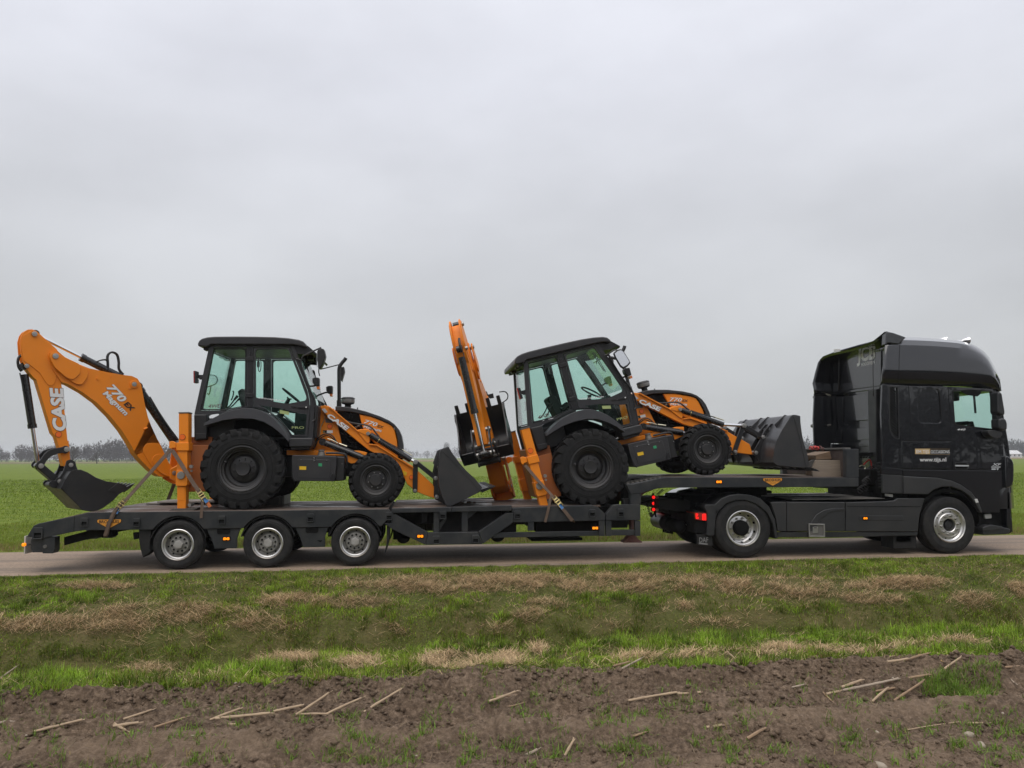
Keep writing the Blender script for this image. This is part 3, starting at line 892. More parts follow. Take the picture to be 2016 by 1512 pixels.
# ------------------------------------------------------------------ wheels (axis Y, outer face at y = 0, centre at the origin)
def nut_ring(mb, n, r, y0, y1, rn, a0=0.0, sides=6, mat=None):
    for k in range(n):
        a = 2 * math.pi * (k + a0) / n
        x, z = r * math.cos(a), r * math.sin(a)
        mb.tube([(x, y1, z), (x, (y0 + y1) / 2, z), (x, y0, z)], [rn, rn, rn * 0.72], sides, mat)
    return mb

def road_tyre(Rt, w, rb, name='tyre', mat='tyre_road', parent=None):
    mb = MB()
    sh = [(rb, 0.022), (rb + 0.012, 0.006), (rb + (Rt - rb) * 0.35, -0.006), (rb + (Rt - rb) * 0.55, -0.008), (rb + (Rt - rb) * 0.56, -0.004),
          (rb + (Rt - rb) * 0.75, 0.0), (Rt - 0.03, 0.008), (Rt - 0.012, 0.018), (Rt - 0.002, 0.034)]
    tread = []
    g = 4
    for i in range(g):
        y = 0.04 + (w - 0.08) * (i + 0.5) / g
        tread += [(Rt, y - 0.012), (Rt - 0.012, y - 0.007), (Rt - 0.012, y + 0.007), (Rt, y + 0.012)]
    prof = sh + tread + [(r, w - t) for r, t in reversed(sh)]
    prof.append((rb - 0.01, w / 2))
    mb.lathe(prof, n=72, closed=True)
    return mb.build(name, mat, parent, smooth=28, world=False)

def lug_tyre(Rt, w, rb, nl, lug_h, lug_w, skew, side, parent):
    mb = MB()
    rc = Rt - lug_h
    sh = [(rb, 0.03), (rb + 0.02, 0.008), (rb + (rc - rb) * 0.3, 0.0), (rb + (rc - rb) * 0.62, 0.004), (rc - 0.035, 0.02), (rc - 0.006, 0.055)]
    mb.lathe(sh + [(rc, w * 0.3), (rc + 0.004, w * 0.5), (rc, w * 0.7)] + [(r, w - t) for r, t in reversed(sh)] + [(rb - 0.02, w / 2)], n=64, closed=True)
    mb.lathe([(rb + 0.035, -0.001), (rb + 0.04, -0.006), (rb + 0.046, -0.001)], n=64)
    mb.lathe([(rb + (rc - rb) * 0.45, 0.0), (rb + (rc - rb) * 0.47, -0.004), (rb + (rc - rb) * 0.49, 0.002)], n=64)
    h = w * 0.53
    sec = [(0.03, rc - side), (-0.002, rc - side + 0.005), (-0.006, rc - side * 0.35), (0.008, rc + lug_h * 0.55), (0.035, Rt - 0.004), (h, Rt + 0.002), (h, rc - 0.01), (0.07, rc - 0.03)]
    for sgn in (0, 1):
        for k in range(nl):
            a0 = 2 * math.pi * (k + 0.5 * sgn) / nl
            vs = []
            for e in (-1, 1):
                for y, r in sec:
                    yy = max(y, 0)
                    hw = lug_w / 2 * (1.0 + 0.35 * (yy < 0.05)) / Rt * (0.86 if r > rc + 0.01 else 1.05)
                    a = a0 + skew * (yy / h) + e * hw
                    vs.append((r * math.cos(a), (w - y) if sgn else y, r * math.sin(a)))
            m = len(sec)
            fs = [tuple(range(m)), tuple(reversed(range(m, 2 * m)))] + [(i, i + m, (i + 1) % m + m, (i + 1) % m) for i in range(m)]
            mb.add(vs, fs)
    return mb.build('tyre', 'tyre', parent, smooth=30, world=False)

def machine_wheel(root, c, front):
    """black industrial wheel of the backhoe; c is the centre of the outer face"""
    e = empty('wheel', c, root)
    if front:
        Rt, w, rb = 0.462, 0.30, 0.248
        lug_tyre(Rt, w, rb, 22, 0.035, 0.062, 0.16, 0.045, e)
        prof = [(rb + 0.006, 0.03), (rb + 0.012, 0.018), (rb - 0.004, 0.012), (rb - 0.012, 0.022), (rb - 0.03, 0.03), (rb - 0.034, 0.052), (rb - 0.06, 0.058), (rb - 0.066, 0.085), (0.165, 0.092), (0.155, 0.078), (0.10, 0.074), (0.0, 0.074)]
        hub = [(0.102, 0.08), (0.098, 0.03), (0.09, 0.022), (0.0, 0.02)]
        nr, nn, ny = 0.127, 8, 0.078
    else:
        Rt, w, rb = 0.667, 0.42, 0.372
        lug_tyre(Rt, w, rb, 21, 0.04, 0.088, 0.30, 0.085, e)
        prof = [(rb + 0.008, 0.035), (rb + 0.012, 0.016), (rb - 0.008, 0.012), (rb - 0.016, 0.03), (rb - 0.04, 0.042), (rb - 0.046, 0.075), (rb - 0.075, 0.085), (rb - 0.085, 0.20), (0.24, 0.215), (0.21, 0.17), (0.19, 0.16), (0.0, 0.16)]
        hub = [(0.118, 0.165), (0.116, 0.09), (0.106, 0.08), (0.1, 0.082), (0.0, 0.08)]
        nr, nn, ny = 0.16, 10, 0.162
    mb = MB(); mb.lathe(prof, n=56)
    rim = mb.build('rim', 'rim_black', e, smooth=30, world=False)
    mb = MB(); nut_ring(mb, nn, nr, ny - 0.022, ny, 0.014 if not front else 0.012, 0.3)
    mb.build('wheel_nuts', 'bolt' if front else 'rim_black', rim, world=False)
    mb = MB(); mb.lathe(hub, n=36)
    a = 0.0
    mb.tube([(0.055, hub[-1][1] - 0.004, 0.05), (0.055, hub[-1][1] + 0.01, 0.05)], 0.012, 8)
    mb.build('hub', 'rim_black', e, smooth=30, world=False)
    if not front:
        mb = MB()
        mb.tube([(-0.28, 0.06, 0.12), (-0.25, 0.05, 0.11)], 0.02, 8)
        mb.build('valve', 'rim_black', rim, world=False)
    return e

def road_wheel(root, c, style):
    e = empty('wheel', c, root)
    if style == 'trailer':
        Rt, w, rb = 0.387, 0.235, 0.238
        road_tyre(Rt, w, rb, parent=e)
        prof = [(rb + 0.004, 0.03), (rb + 0.008, 0.002), (rb - 0.002, -0.004), (rb - 0.01, 0.004), (rb - 0.02, 0.03), (rb - 0.034, 0.036), (rb - 0.04, 0.05), (rb - 0.05, 0.115), (0.17, 0.125), (0.15, 0.082), (0.142, 0.074), (0.0, 0.074)]
        mb = MB(); mb.lathe(prof[:7], n=56, mat=0); mb.lathe(prof[6:], n=56, mat=1)
        rim = mb.build('rim', ['alloy', 'rim_steel'], e, smooth=30, world=False)
        mb = MB(); nut_ring(mb, 10, 0.112, 0.045, 0.076, 0.017, 0.25, 8)
        mb.build('wheel_nuts', 'rubber', rim, world=False)
        mb = MB()
        hexa = [(0.082 * math.cos(R(60 * k + 10)), 0.082 * math.sin(R(60 * k + 10))) for k in range(6)]
        mb.prism(hexa, 0.075, 0.012, taper=0.86)
        mb.lathe([(0.05, 0.012), (0.05, 0.008), (0.0, 0.008)], n=24)
        mb.build('hub_cap', 'hub_grey', e, bevel=0.006, world=False)
        mb = MB()
        for k in range(8):
            a = R(45 * k + 12)
            x, z = 0.182 * math.cos(a), 0.182 * math.sin(a)
            mb.tube([(x * 1.0, 0.11, z), (x, 0.119, z)], 0.016, 10)
        mb.build('vent_holes', 'black_void', rim, world=False)
    elif style == 'drive':
        Rt, w, rb = 0.505, 0.30, 0.3
        road_tyre(Rt, w, rb, parent=e)
        prof = [(rb + 0.004, 0.03), (rb + 0.008, 0.0), (rb - 0.004, -0.004), (rb - 0.012, 0.006), (rb - 0.02, 0.03), (rb - 0.034, 0.036), (rb - 0.045, 0.16), (0.225, 0.175), (0.205, 0.15), (0.19, 0.145), (0.0, 0.145)]
        mb = MB(); mb.lathe(prof, n=60)
        rim = mb.build('rim', 'alloy', e, smooth=30, world=False)
        mb = MB(); nut_ring(mb, 10, 0.168, 0.1, 0.146, 0.02, 0.1, 10)
        mb.build('wheel_nuts', 'steel', rim, world=False)
        mb = MB(); mb.lathe([(0.135, 0.146), (0.132, 0.06), (0.115, 0.04), (0.1, 0.036), (0.0, 0.03)], n=36)
        mb.build('hub', 'black_void', e, smooth=30, world=False)
        mb = MB()
        for k in range(10):
            a = R(36 * k + 20)
            x, z = 0.2445 * math.cos(a), 0.2445 * math.sin(a)
            x2, z2 = 0.25 * math.cos(a), 0.25 * math.sin(a)
            mb.tube([(x, 0.10, z), (x2, 0.103, z2)], 0.022, 10)
            mb.xform(Matrix.Identity(4))
        mb.build('vent_holes', 'black_void', rim, world=False)
    else:
        Rt, w, rb = 0.505, 0.34, 0.3
        road_tyre(Rt, w, rb, parent=e)
        prof = [(rb + 0.004, 0.03), (rb + 0.008, 0.0), (rb - 0.004, -0.006), (rb - 0.012, 0.004), (rb - 0.02, 0.028), (rb - 0.034, 0.034), (rb - 0.05, 0.05), (0.225, 0.05), (0.212, 0.02), (0.2, 0.012), (0.125, 0.012), (0.115, 0.02), (0.113, 0.1)]
        mb = MB(); mb.lathe(prof, n=60)
        rim = mb.build('rim', 'alloy', e, smooth=30, world=False)
        mb = MB(); nut_ring(mb, 10, 0.165, -0.028, 0.013, 0.0195, 0.2, 10)
        mb.build('wheel_nuts', 'steel', rim, world=False)
        mb = MB(); mb.lathe([(0.112, 0.1), (0.07, 0.07), (0.065, 0.045), (0.0, 0.04)], n=30)
        mb.build('hub', 'rim_black', e, smooth=30, world=False)
        mb = MB()
        for k in range(10):
            a = R(36 * k + 4)
            mb.tube([(0.243 * math.cos(a), 0.052, 0.243 * math.sin(a)), (0.243 * math.cos(a), 0.0485, 0.243 * math.sin(a))], 0.013, 10)
        mb.build('vent_holes', 'black_void', rim, world=False)
    return e

def mirrored(wheel, root, yface):
    """copy of a wheel turned to face the far side, its outer face at yface"""
    c = copy_tree(wheel, root)
    m = wheel.matrix_basis.copy()
    loc = m.to_translation()
    inv = world_of(root).inverted()
    c.matrix_basis = Matrix.Translation((loc.x, (inv @ Vector((0, yface, 0))).y, loc.z)) @ Matrix.Rotation(math.pi, 4, 'Z')
    return c
# ------------------------------------------------------------------ low-loader trailer
TR = empty('low_loader_trailer', (0, 1.275, 0))
tag(TR, 'long dark grey low-loader trailer with three axles and raised gooseneck, carrying both backhoes', 'trailer')
NEAR, FAR = 0.0, 2.55
DECK = 0.912
WXS = [-5.345, -3.965, -2.583]
ZB = 0.632
def both(mb_fn, name, mat, bevel=0.008, depth=0.12, inset=0.0):
    """the same piece on the near and on the far side of the trailer"""
    mb = MB(); mb_fn(mb, NEAR + inset, NEAR + inset + depth); mb.build(name, mat, TR, bevel)
    mb = MB(); mb_fn(mb, FAR - inset - depth, FAR - inset); mb.build(name, mat, TR, bevel)

a_ = 0.455; zc_ = 0.385
half = math.degrees(math.asin((ZB - zc_) / a_))
top = XZ([(66, 1035), (76, 1030.7), (150, 1015)], 0)
xr = P(766, 1001, 0).x
beam = top + [(P(172, 1012, 0).x, DECK)] + [(xr - 0.02, DECK), (xr + 0.045, DECK - 0.055)]
beam += XZ([(773, 1012), (751, 1031)], 0)
beam[-1] = (beam[-1][0], ZB)
for wx in reversed(WXS):
    beam += arc(wx, zc_, a_, half, 180 - half, 14)
bl = XZ([(166.5, 1044), (144, 1047), (84.6, 1059.7), (52.6, 1056.7)], 0)
beam += bl
both(lambda m, y0, y1: m.prism(beam, y0, y1), 'rear_side_beam', 'trailer')
# vertical seam where the ramp section is welded on
mb = MB(); s_ = XZ([(146.3, 1016), (147.2, 1016), (146, 1046), (145.1, 1046)], 0); mb.prism(s_, -0.003, 0.0); mb.build('weld_seam', 'trailer_dark', TR)
# skirt panels between the axles
for a, b in ((0, 1), (1, 2)):
    x0, x1 = WXS[a], WXS[b]
    left = [(x0 + math.sqrt(max(0.49 ** 2 - (z - zc_) ** 2, 0.0)) + (0.02 if z < 0.5 else 0), z) for z in (ZB - 0.004, 0.56, 0.48)] + [(x0 + 0.56, 0.315)]
    right = [(x1 - 0.56 + 0.08, 0.315)] + [(x1 - math.sqrt(max(0.49 ** 2 - (z - zc_) ** 2, 0.0)), z) for z in (0.48, 0.56, ZB - 0.004)]
    poly = left + right
    both(lambda m, y0, y1: m.prism(poly, y0, y1), 'wheel_skirt', 'trailer', 0.006, 0.05, 0.03)
    xm = (x0 + x1) / 2
    mb = MB(); mb.prism(roundpoly([(xm - 0.1, 0.628), (xm + 0.1, 0.628), (xm + 0.1, 0.54), (xm - 0.1, 0.54)], [0, 0, 0.06, 0.06]), 0.022, 0.03)
    mb.build('skirt_recess', 'black_void', TR)
mb = MB(); c = P(631, 1065, 0.02); mb.prism([(c.x - 0.06, c.z + .012), (c.x + 0.03, c.z + .012), (c.x - 0.0, c.z - 0.02)], 0.022, 0.03); mb.build('reflector', 'black_void', TR)
# mid truss
def Zm(pts): return XZ(Z_(740, 960, 3.7333, pts), 0)
truss = [
    ('truss_diagonal', [(112, 178), (385, 330), (362, 420), (118, 305), (60, 262), (112, 262)]),
    ('truss_sill', [(386, 331), (754, 326), (784, 415), (363, 421)]),
    ('truss_diagonal', [(756, 325), (958, 186), (1012, 186), (1012, 254), (786, 414)]),
]
for nm, pts in truss:
    p = Zm(pts)
    both(lambda m, y0, y1: m.prism(p, y0, y1), nm, 'trailer', 0.008)
for pts in ([(424, 178), (466, 178), (466, 331), (424, 331)], [(632, 176), (676, 176), (676, 328), (632, 328)]):
    p = Zm(pts)
    both(lambda m, y0, y1: m.prism(p, y0, y1), 'truss_post', 'trailer', 0.005, 0.08, 0.02)
for pts in ([(468, 320), (468, 262), (520, 222), (520, 236)], [(678, 232), (678, 178), (742, 178)]):
    p = Zm(pts)
    mb = MB(); mb.prism(p, 0.05, 0.07); mb.build('gusset', 'trailer', TR, 0.003)
# deck edge of the mid section, in two lengths
for u0, u1 in ((116, 556), (559, 998)):
    p = Zm([(u0, 155 - (u0 - 116) * 0.0283), (u1, 155 - (u1 - 116) * 0.0283), (u1, 185 - (u1 - 116) * 0.0175), (u0, 185 - (u0 - 116) * 0.0175)])
    both(lambda m, y0, y1: m.prism(p, y0, y1), 'deck_edge', 'trailer', 0.006, 0.12, -0.02)
# front beam of the low deck
p1 = Zm([(1003, 150), (1592, 128), (1630, 142), (1688, 196), (1684, 242), (1013, 256), (1013, 186), (1003, 186)])
both(lambda m, y0, y1: m.prism(p1, y0, y1), 'front_side_beam', 'trailer')
p2 = Zm([(1692, 194), (1742, 130), (1760, 126), (1945, 124), (1945, 240), (1692, 241)])
both(lambda m, y0, y1: m.prism(p2, y0, y1), 'front_side_beam', 'trailer')
for pts in ([(1120, 254), (1162, 253), (1162, 318), (1120, 319)], [(1640, 243), (1684, 243), (1684, 356), (1640, 356)], [(1692, 244), (1732, 244), (1732, 356), (1692, 356)], [(1906, 244), (1946, 244), (1946, 356), (1906, 356)]):
    p = Zm(pts)
    both(lambda m, y0, y1: m.prism(p, y0, y1), 'support_post', 'trailer', 0.005, 0.08, 0.01)
for pts in ([(870, 333), (1640, 320), (1640, 355), (960, 369), (870, 372)], [(1732, 311), (1906, 311), (1906, 352), (1732, 354)]):
    p = Zm(pts)
    both(lambda m, y0, y1: m.prism(p, y0, y1), 'lower_rail', 'trailer', 0.006, 0.07, 0.03)
# gooseneck
post = XZ([(1242, 993), (1242, 953.5), (1262, 948.5), (1262, 992.5)], 0)
both(lambda m, y0, y1: m.prism(post, y0, y1), 'gooseneck_post', 'trailer', 0.008, 0.14, 0.004)
gn = XZ([(1233, 953), (1246, 953.2), (1311, 939.3), (1690, 940.6), (1690, 957.8), (1620, 958.8), (1311, 960.2), (1296, 961.5), (1276, 966.5), (1262, 971), (1242, 973)], 0)
both(lambda m, y0, y1: m.prism(gn, y0, y1), 'gooseneck_beam', 'trailer', 0.008, 0.14, -0.004)
mb = MB(); cur = [(P(1262, 972, 0).x, P(1262, 972, 0).z)]
cv = XZ([(1262, 973), (1280, 967.5), (1298, 963), (1298, 965), (1280, 972), (1268, 982), (1263, 996)], 0.0)
mb.prism(cv, 0.3, 2.25); mb.build('gooseneck_web', 'rust', TR)
# planks: each its own piece, across the deck
NP = 11
def planks(x0, z0, x1, z1, th=0.03, n=NP, wood='deck_wood', y0=0.0, y1=2.55):
    w = (y1 - y0) / n
    for k in range(n):
        a, b = y0 + k * w + 0.004, y0 + (k + 1) * w - 0.004
        j = random.uniform(-0.004, 0.003)
        mb = MB()
        mb.hexa([(x0, a, z0 - th + j), (x1, a, z1 - th + j), (x1, b, z1 - th + j), (x0, b, z0 - th + j), (x0, a, z0 + j), (x1, a, z1 + j), (x1, b, z1 + j), (x0, b, z0 + j)])
        mb.build('plank', wood, TR, 0.004)
xa = P(172, 1012, 0).x
xt = P(76, 1031, 0)
planks(xt.x + 0.02, xt.z + 0.004, xa - 0.006, DECK + 0.004)
planks(xa, DECK + 0.006, xr - 0.01, DECK + 0.006)
xm0, xm1 = P(771, 1002, 0).x, P(1168, 995, 0).x
planks(xm0 + 0.004, DECK + 0.012, xm1 + 0.15, DECK + 0.012, y0=0.10, y1=2.45)
gx0, gx1 = P(1313, 939, 0), P(1690, 940, 0)
planks(gx0.x, 1.402, gx1.x, 1.378, n=8, y0=0.12, y1=2.43)
# steel slats of the neck slope
sl0, sl1 = P(1237, 953, 0), P(1309, 940, 0)
for k in range(8):
    t = (k + 0.5) / 8
    x = sl0.x + (sl1.x - sl0.x) * t; z = sl0.z + (sl1.z - sl0.z) * t + 0.012
    mb = MB(); mb.box(x - 0.022, x + 0.022, 0.14, 2.41, z - 0.03, z)
    mb.build('neck_slat', 'grey_steel', TR, 0.004)
# central frame, cross members and axles
mb = MB()
for y0, y1 in ((0.55, 0.75), (1.8, 2.0)):
    mb.box(-6.9, xm0, y0, y1, 0.60, 0.86)
    mb.box(xm0, 2.2, y0, y1, 0.62, 0.875)
    mb.box(2.25, 5.9, y0, y1, 1.2, 1.36)
    mb.box(2.05, 2.3, y0, y1, 0.55, 1.33)
for x in np.arange(-6.9, 2.0, 0.68):
    mb.box(x - 0.05, x + 0.05, 0.13, 2.42, 0.68, 0.87)
for x in np.arange(2.7, 6.0, 0.7):
    mb.box(x - 0.04, x + 0.04, 0.15, 2.4, 1.22, 1.365)
mb.box(-6.25, xm0, 0.16, 2.39, 0.84, 0.872)
mb.box(-1.3, 0.1, 0.3, 2.25, 0.42, 0.86)
mb.build('frame', 'trailer_dark', TR, 0.01)
mb = MB()
for wx in WXS:
    mb.cyl((wx, 0.1, zc_), (wx, 2.45, zc_), 0.075, 16)
    mb.box(wx - 0.5, wx + 0.12, 0.6, 0.72, 0.42, 0.62); mb.box(wx - 0.5, wx + 0.12, 1.83, 1.95, 0.42, 0.62)
    mb.cyl((wx + 0.15, 0.66, 0.4), (wx + 0.15, 0.66, 0.7), 0.12, 14); mb.cyl((wx + 0.15, 1.89, 0.4), (wx + 0.15, 1.89, 0.7), 0.12, 14)
mb.build('axles', 'trailer_dark', TR)
mb = MB()
for wx in WXS:      # mudguards over the wheels
    pr = arc(wx, zc_, 0.44, 15, 165, 14) + arc(wx, zc_, 0.425, 165, 15, 14)
    mb.prism(pr, 0.03, 0.32); mb.prism(pr, 2.23, 2.52)
mb.build('mudguards', 'rubber', TR)
w0 = road_wheel(TR, TR.matrix_basis.inverted() @ Vector((WXS[0], 0.012, zc_ + 0.002)), 'trailer')
mirrored(w0, TR, FAR - 0.012)
for wx in WXS[1:]:
    c = copy_tree(w0, TR); c.location = (wx, c.location.y, c.location.z); c.rotation_euler = (0, R(random.uniform(0, 360)), 0)
    d = mirrored(w0, TR, FAR - 0.012); d.location.x = wx
# lashing boxes
LASH = [(166.5, 1028, 1), (269, 1028.5, 1), (437, 1024, 1), (611.5, 1019.5, 1), (766, 1016, 1), (872, 1014, 1), (1018.6, 1013.5, 1), (1166, 1010.6, 1), (1222, 1009.5, 1), (859, 1063, 1), (936.5, 1061.5, 1), (75, 1050, 1.35)]
for x, y, k in LASH:
    c = P(x, y, 0)
    w, h = 0.056 * k, 0.066 * k
    mb = MB()
    yo = -0.028
    outer = [(c.x - w, c.z - h), (c.x + w, c.z - h), (c.x + w, c.z + h * 0.9), (c.x + w * 0.82, c.z + h), (c.x - w * 0.82, c.z + h), (c.x - w, c.z + h * 0.9)]
    hole = [(c.x - w * 0.72, c.z - h * 0.8), (c.x + w * 0.72, c.z - h * 0.8), (c.x + w * 0.72, c.z + h * 0.1), (c.x - w * 0.72, c.z + h * 0.1)]
    mb.prism(outer, yo, 0.004, holes=[hole])
    o = mb.build('lashing_pocket', 'trailer', TR, 0.004)
    mb = MB(); mb.box(c.x - w * 0.72, c.x + w * 0.72, -0.006, 0.002, c.z - h * 0.8, c.z + h * 0.1)
    mb.build('pocket_back', 'black_void', o)
    mb = MB(); mb.box(c.x - w * 0.55, c.x + w * 0.6, -0.014, -0.006, c.z - h * 0.52, c.z - h * 0.42)
    mb.build('lashing_bar', 'trailer', o)
# makers' shields
def shield(x, y, wpx, hpx, Y=0.0):
    c = P(x, y, Y); l = P(x - wpx / 2, y, Y).x; r = P(x + wpx / 2, y, Y).x
    h = abs(P(x, y - hpx / 2, Y).z - P(x, y + hpx / 2, Y).z); w = r - l; cx = (l + r) / 2
    def outl(k):
        return roundpoly([(cx - w / 2 * k, c.z + h * 0.5 * k), (cx + w / 2 * k, c.z + h * 0.5 * k), (cx + w / 2 * k, c.z + h * 0.18 * k), (cx, c.z - h * 0.55 * k), (cx - w / 2 * k, c.z + h * 0.18 * k)], [0.02, 0.02, 0.02, 0.015, 0.02])
    mb = MB(); mb.prism(outl(1.06), Y - 0.004, Y, mat=0); mb.prism(outl(0.97), Y - 0.008, Y - 0.003, mat=1)
    letter(mb, 'BROSHUIS', (cx, Y - 0.0085, c.z + h * 0.24), (1, 0, 0), (0, 0, 1), h * 0.34, w * 0.82, 0.002, 2, bold=0.03)
    letter(mb, 'HOLLAND', (cx, Y - 0.0085, c.z - h * 0.16), (1, 0, 0), (0, 0, 1), h * 0.13, w * 0.3, 0.002, 2)
    mb.build('maker_shield', ['decal_black', 'decal_orange', 'decal_black'], TR, fix=False)
shield(215, 1031, 48, 17)
shield(1521, 948.5, 38, 14.5, -0.005)
# marker lamps
def marker(x, y, w=0.1, h=0.042, Y=0.0, mat='amber_lit', root=None):
    c = P(x, y, Y)
    mb = MB(); mb.box(c.x - w / 2 - 0.012, c.x + w / 2 + 0.012, Y - 0.012, Y, c.z - h / 2 - 0.012, c.z + h / 2 + 0.012)
    o = mb.build('marker_lamp', 'black_void', root or TR, 0.004)
    mb = MB()
    for k in (-1, 1):
        mb.prism(roundpoly([(c.x + k * w * 0.27 - w * 0.2, c.z - h / 2), (c.x + k * w * 0.27 + w * 0.2, c.z - h / 2), (c.x + k * w * 0.27 + w * 0.2, c.z + h / 2), (c.x + k * w * 0.27 - w * 0.2, c.z + h / 2)], 0.008), Y - 0.02, Y - 0.01)
    mb.box(c.x - w * 0.1, c.x + w * 0.1, Y - 0.018, Y - 0.01, c.z - h * 0.3, c.z + h * 0.3)
    mb.build('lens', mat, o, 0.002)
    return o
marker(446, 1060.5, Y=0.03)
marker(827.5, 1055.6)
marker(1171.5, 1039.5)
marker(1415, 948.6, Y=-0.004)
# rear end: bumper block, light board edge, lamp
b1 = XZ([(59, 1060), (83, 1060.5), (83, 1088), (61, 1088.5), (57, 1080), (57.5, 1066)], 0)
mb = MB(); mb.prism(b1, 0.04, 0.5); mb.prism(b1, 2.05, 2.51); mb.build('bumper', 'trailer', TR, 0.01)
b2 = XZ([(83.5, 1058), (107, 1057), (106.5, 1084), (103, 1090), (82, 1090)], 0)
mb = MB(); mb.prism(b2, 0.02, 0.2); mb.prism(b2, 2.35, 2.53); o = mb.build('rear_leg', 'trailer', TR, 0.008)
c = P(89, 1076, 0.02); mb = MB(); mb.cyl((c.x, 0.03, c.z), (c.x, 0.005, c.z), 0.028, 16); mb.build('bolt_head', 'grey_steel', o, 0.003)
b3 = XZ([(106, 1062), (166, 1046), (205, 1044), (205, 1056), (166, 1063), (106, 1079)], 0)
mb = MB(); mb.prism(b3, 0.35, 0.5); mb.prism(b3, 2.05, 2.2); mb.prism(b3, 1.2, 1.35); mb.build('ramp_frame', 'trailer_dark', TR)
b4 = XZ([(50.5, 1055), (53, 1055), (51.5, 1090), (49.5, 1090)], 0.1)
mb = MB(); mb.prism(b4, 0.06, 0.5); mb.build('marker_board', 'white_board', TR)
c = P(52, 1071.5, 0.06); mb = MB(); mb.lathe([(0.0, -0.03), (0.018, -0.026), (0.026, -0.012), (0.026, 0.03), (0, 0.03)], (c.x - 0.01, 0.0, c.z), n=18)
mb.build('rear_lamp', 'amber_lit', TR)
mb = MB(); q = P(56, 1071.5, 0.06); mb.cyl((c.x, 0.03, c.z), (q.x + 0.1, 0.06, q.z), 0.012, 8); mb.build('lamp_arm', 'hose', TR)
b5 = XZ([(200, 1044), (221, 1042.5), (221, 1056), (216, 1059), (200, 1059)], 0.1)
mb = MB(); mb.prism(b5, 0.1, 0.35); mb.build('winch_box', 'black_void', TR, 0.01)
b6 = XZ([(273, 1042), (298, 1042), (296, 1062), (294, 1078), (297, 1086), (281, 1098), (276, 1080), (273, 1060)], 0.05)
mb = MB(); mb.prism(b6, 0.05, 0.34); mb.prism(b6, 2.2, 2.5); mb.build('mud_flap', 'rubber', TR, 0.01)
b7 = XZ([(261.5, 1048.5), (272, 1048.5), (272, 1061), (263, 1062.5)], 0.1)
mb = MB(); mb.prism(b7, 0.1, 0.2); mb.build('work_lamp', 'black_void', TR, 0.006)
fl = XZ([(761.5, 1036), (768, 1036), (767, 1060), (763, 1078), (758.5, 1089), (757, 1088), (761, 1070)], 0.05)
mb = MB(); mb.prism(fl, 0.05, 0.34); mb.prism(fl, 2.2, 2.5); mb.build('mud_flap', 'rubber', TR, 0.004)
# tanks and boxes slung under the low deck
u = [((790, 1035), (800, 1068), 0.5, 2.0), ((1055, 1026), (1180, 1058), 0.35, 1.5), ((975, 1045), (990, 1064), 0.4, 0.9)]
mb = MB()
a, b = P(1055, 1026, 0.4), P(1178, 1046, 0.4); mb.box(a.x, b.x, 0.4, 1.9, b.z, a.z)
a, b = P(1046, 1060, 0.5), P(1147, 1064, 0.5); mb.box(a.x, b.x, 0.5, 1.6, b.z, a.z)
a, b = P(774, 1035, 0.4), P(806, 1062, 0.4); mb.box(a.x, b.x, 0.4, 2.0, b.z, a.z)
c = P(794, 1062, 0.4); mb.cyl((c.x, 0.4, c.z + 0.05), (c.x, 2.0, c.z + 0.05), 0.12, 20)
c = P(980, 1058, 0.3); mb.cyl((c.x, 0.3, c.z + 0.05), (c.x, 1.0, c.z + 0.05), 0.13, 20)
mb.build('underslung_boxes', 'black_void', TR, 0.015)
# landing leg foot
lg = XZ([(1239, 1055), (1252, 1055), (1256, 1061), (1264, 1066), (1264, 1068.5), (1227, 1068.5), (1227, 1066), (1233, 1063)], 0.25)
mb = MB(); mb.prism(lg, 0.25, 0.45)
a, b = P(1243, 1024, 0.25), P(1250, 1057, 0.25); mb.box(a.x, b.x, 0.27, 0.42, b.z, a.z)
mb.build('landing_leg', 'rust', TR, 0.006)
mb = MB()
a, b = P(1207, 1027, 0.3), P(1242, 1041, 0.3); mb.box(a.x, b.x, 0.5, 0.9, b.z, a.z)
a, b = P(1228, 982, 0.1), P(1241, 995, 0.1); mb.box(a.x, b.x, 0.12, 0.3, b.z, a.z)
mb.build('neck_box', 'trailer_dark', TR, 0.01)
# front upright, head board, fifth-wheel plate
fu = XZ([(1666.6, 884), (1690.6, 884), (1690.6, 940), (1666.6, 940)], 0)
both(lambda m, y0, y1: m.prism(fu, y0, y1), 'head_post', 'trailer', 0.006, 0.12, 0.0)
mb = MB()
a, b = P(1411, 959.5, 0.8), P(1506, 972, 0.8)
mb.box(a.x, b.x, 0.7, 1.85, b.z - 0.02, a.z + 0.02); mb.box(a.x + 0.2, b.x - 0.3, 0.8, 1.75, b.z - 0.12, b.z)
mb.build('kingpin_plate', 'black_void', TR, 0.02)
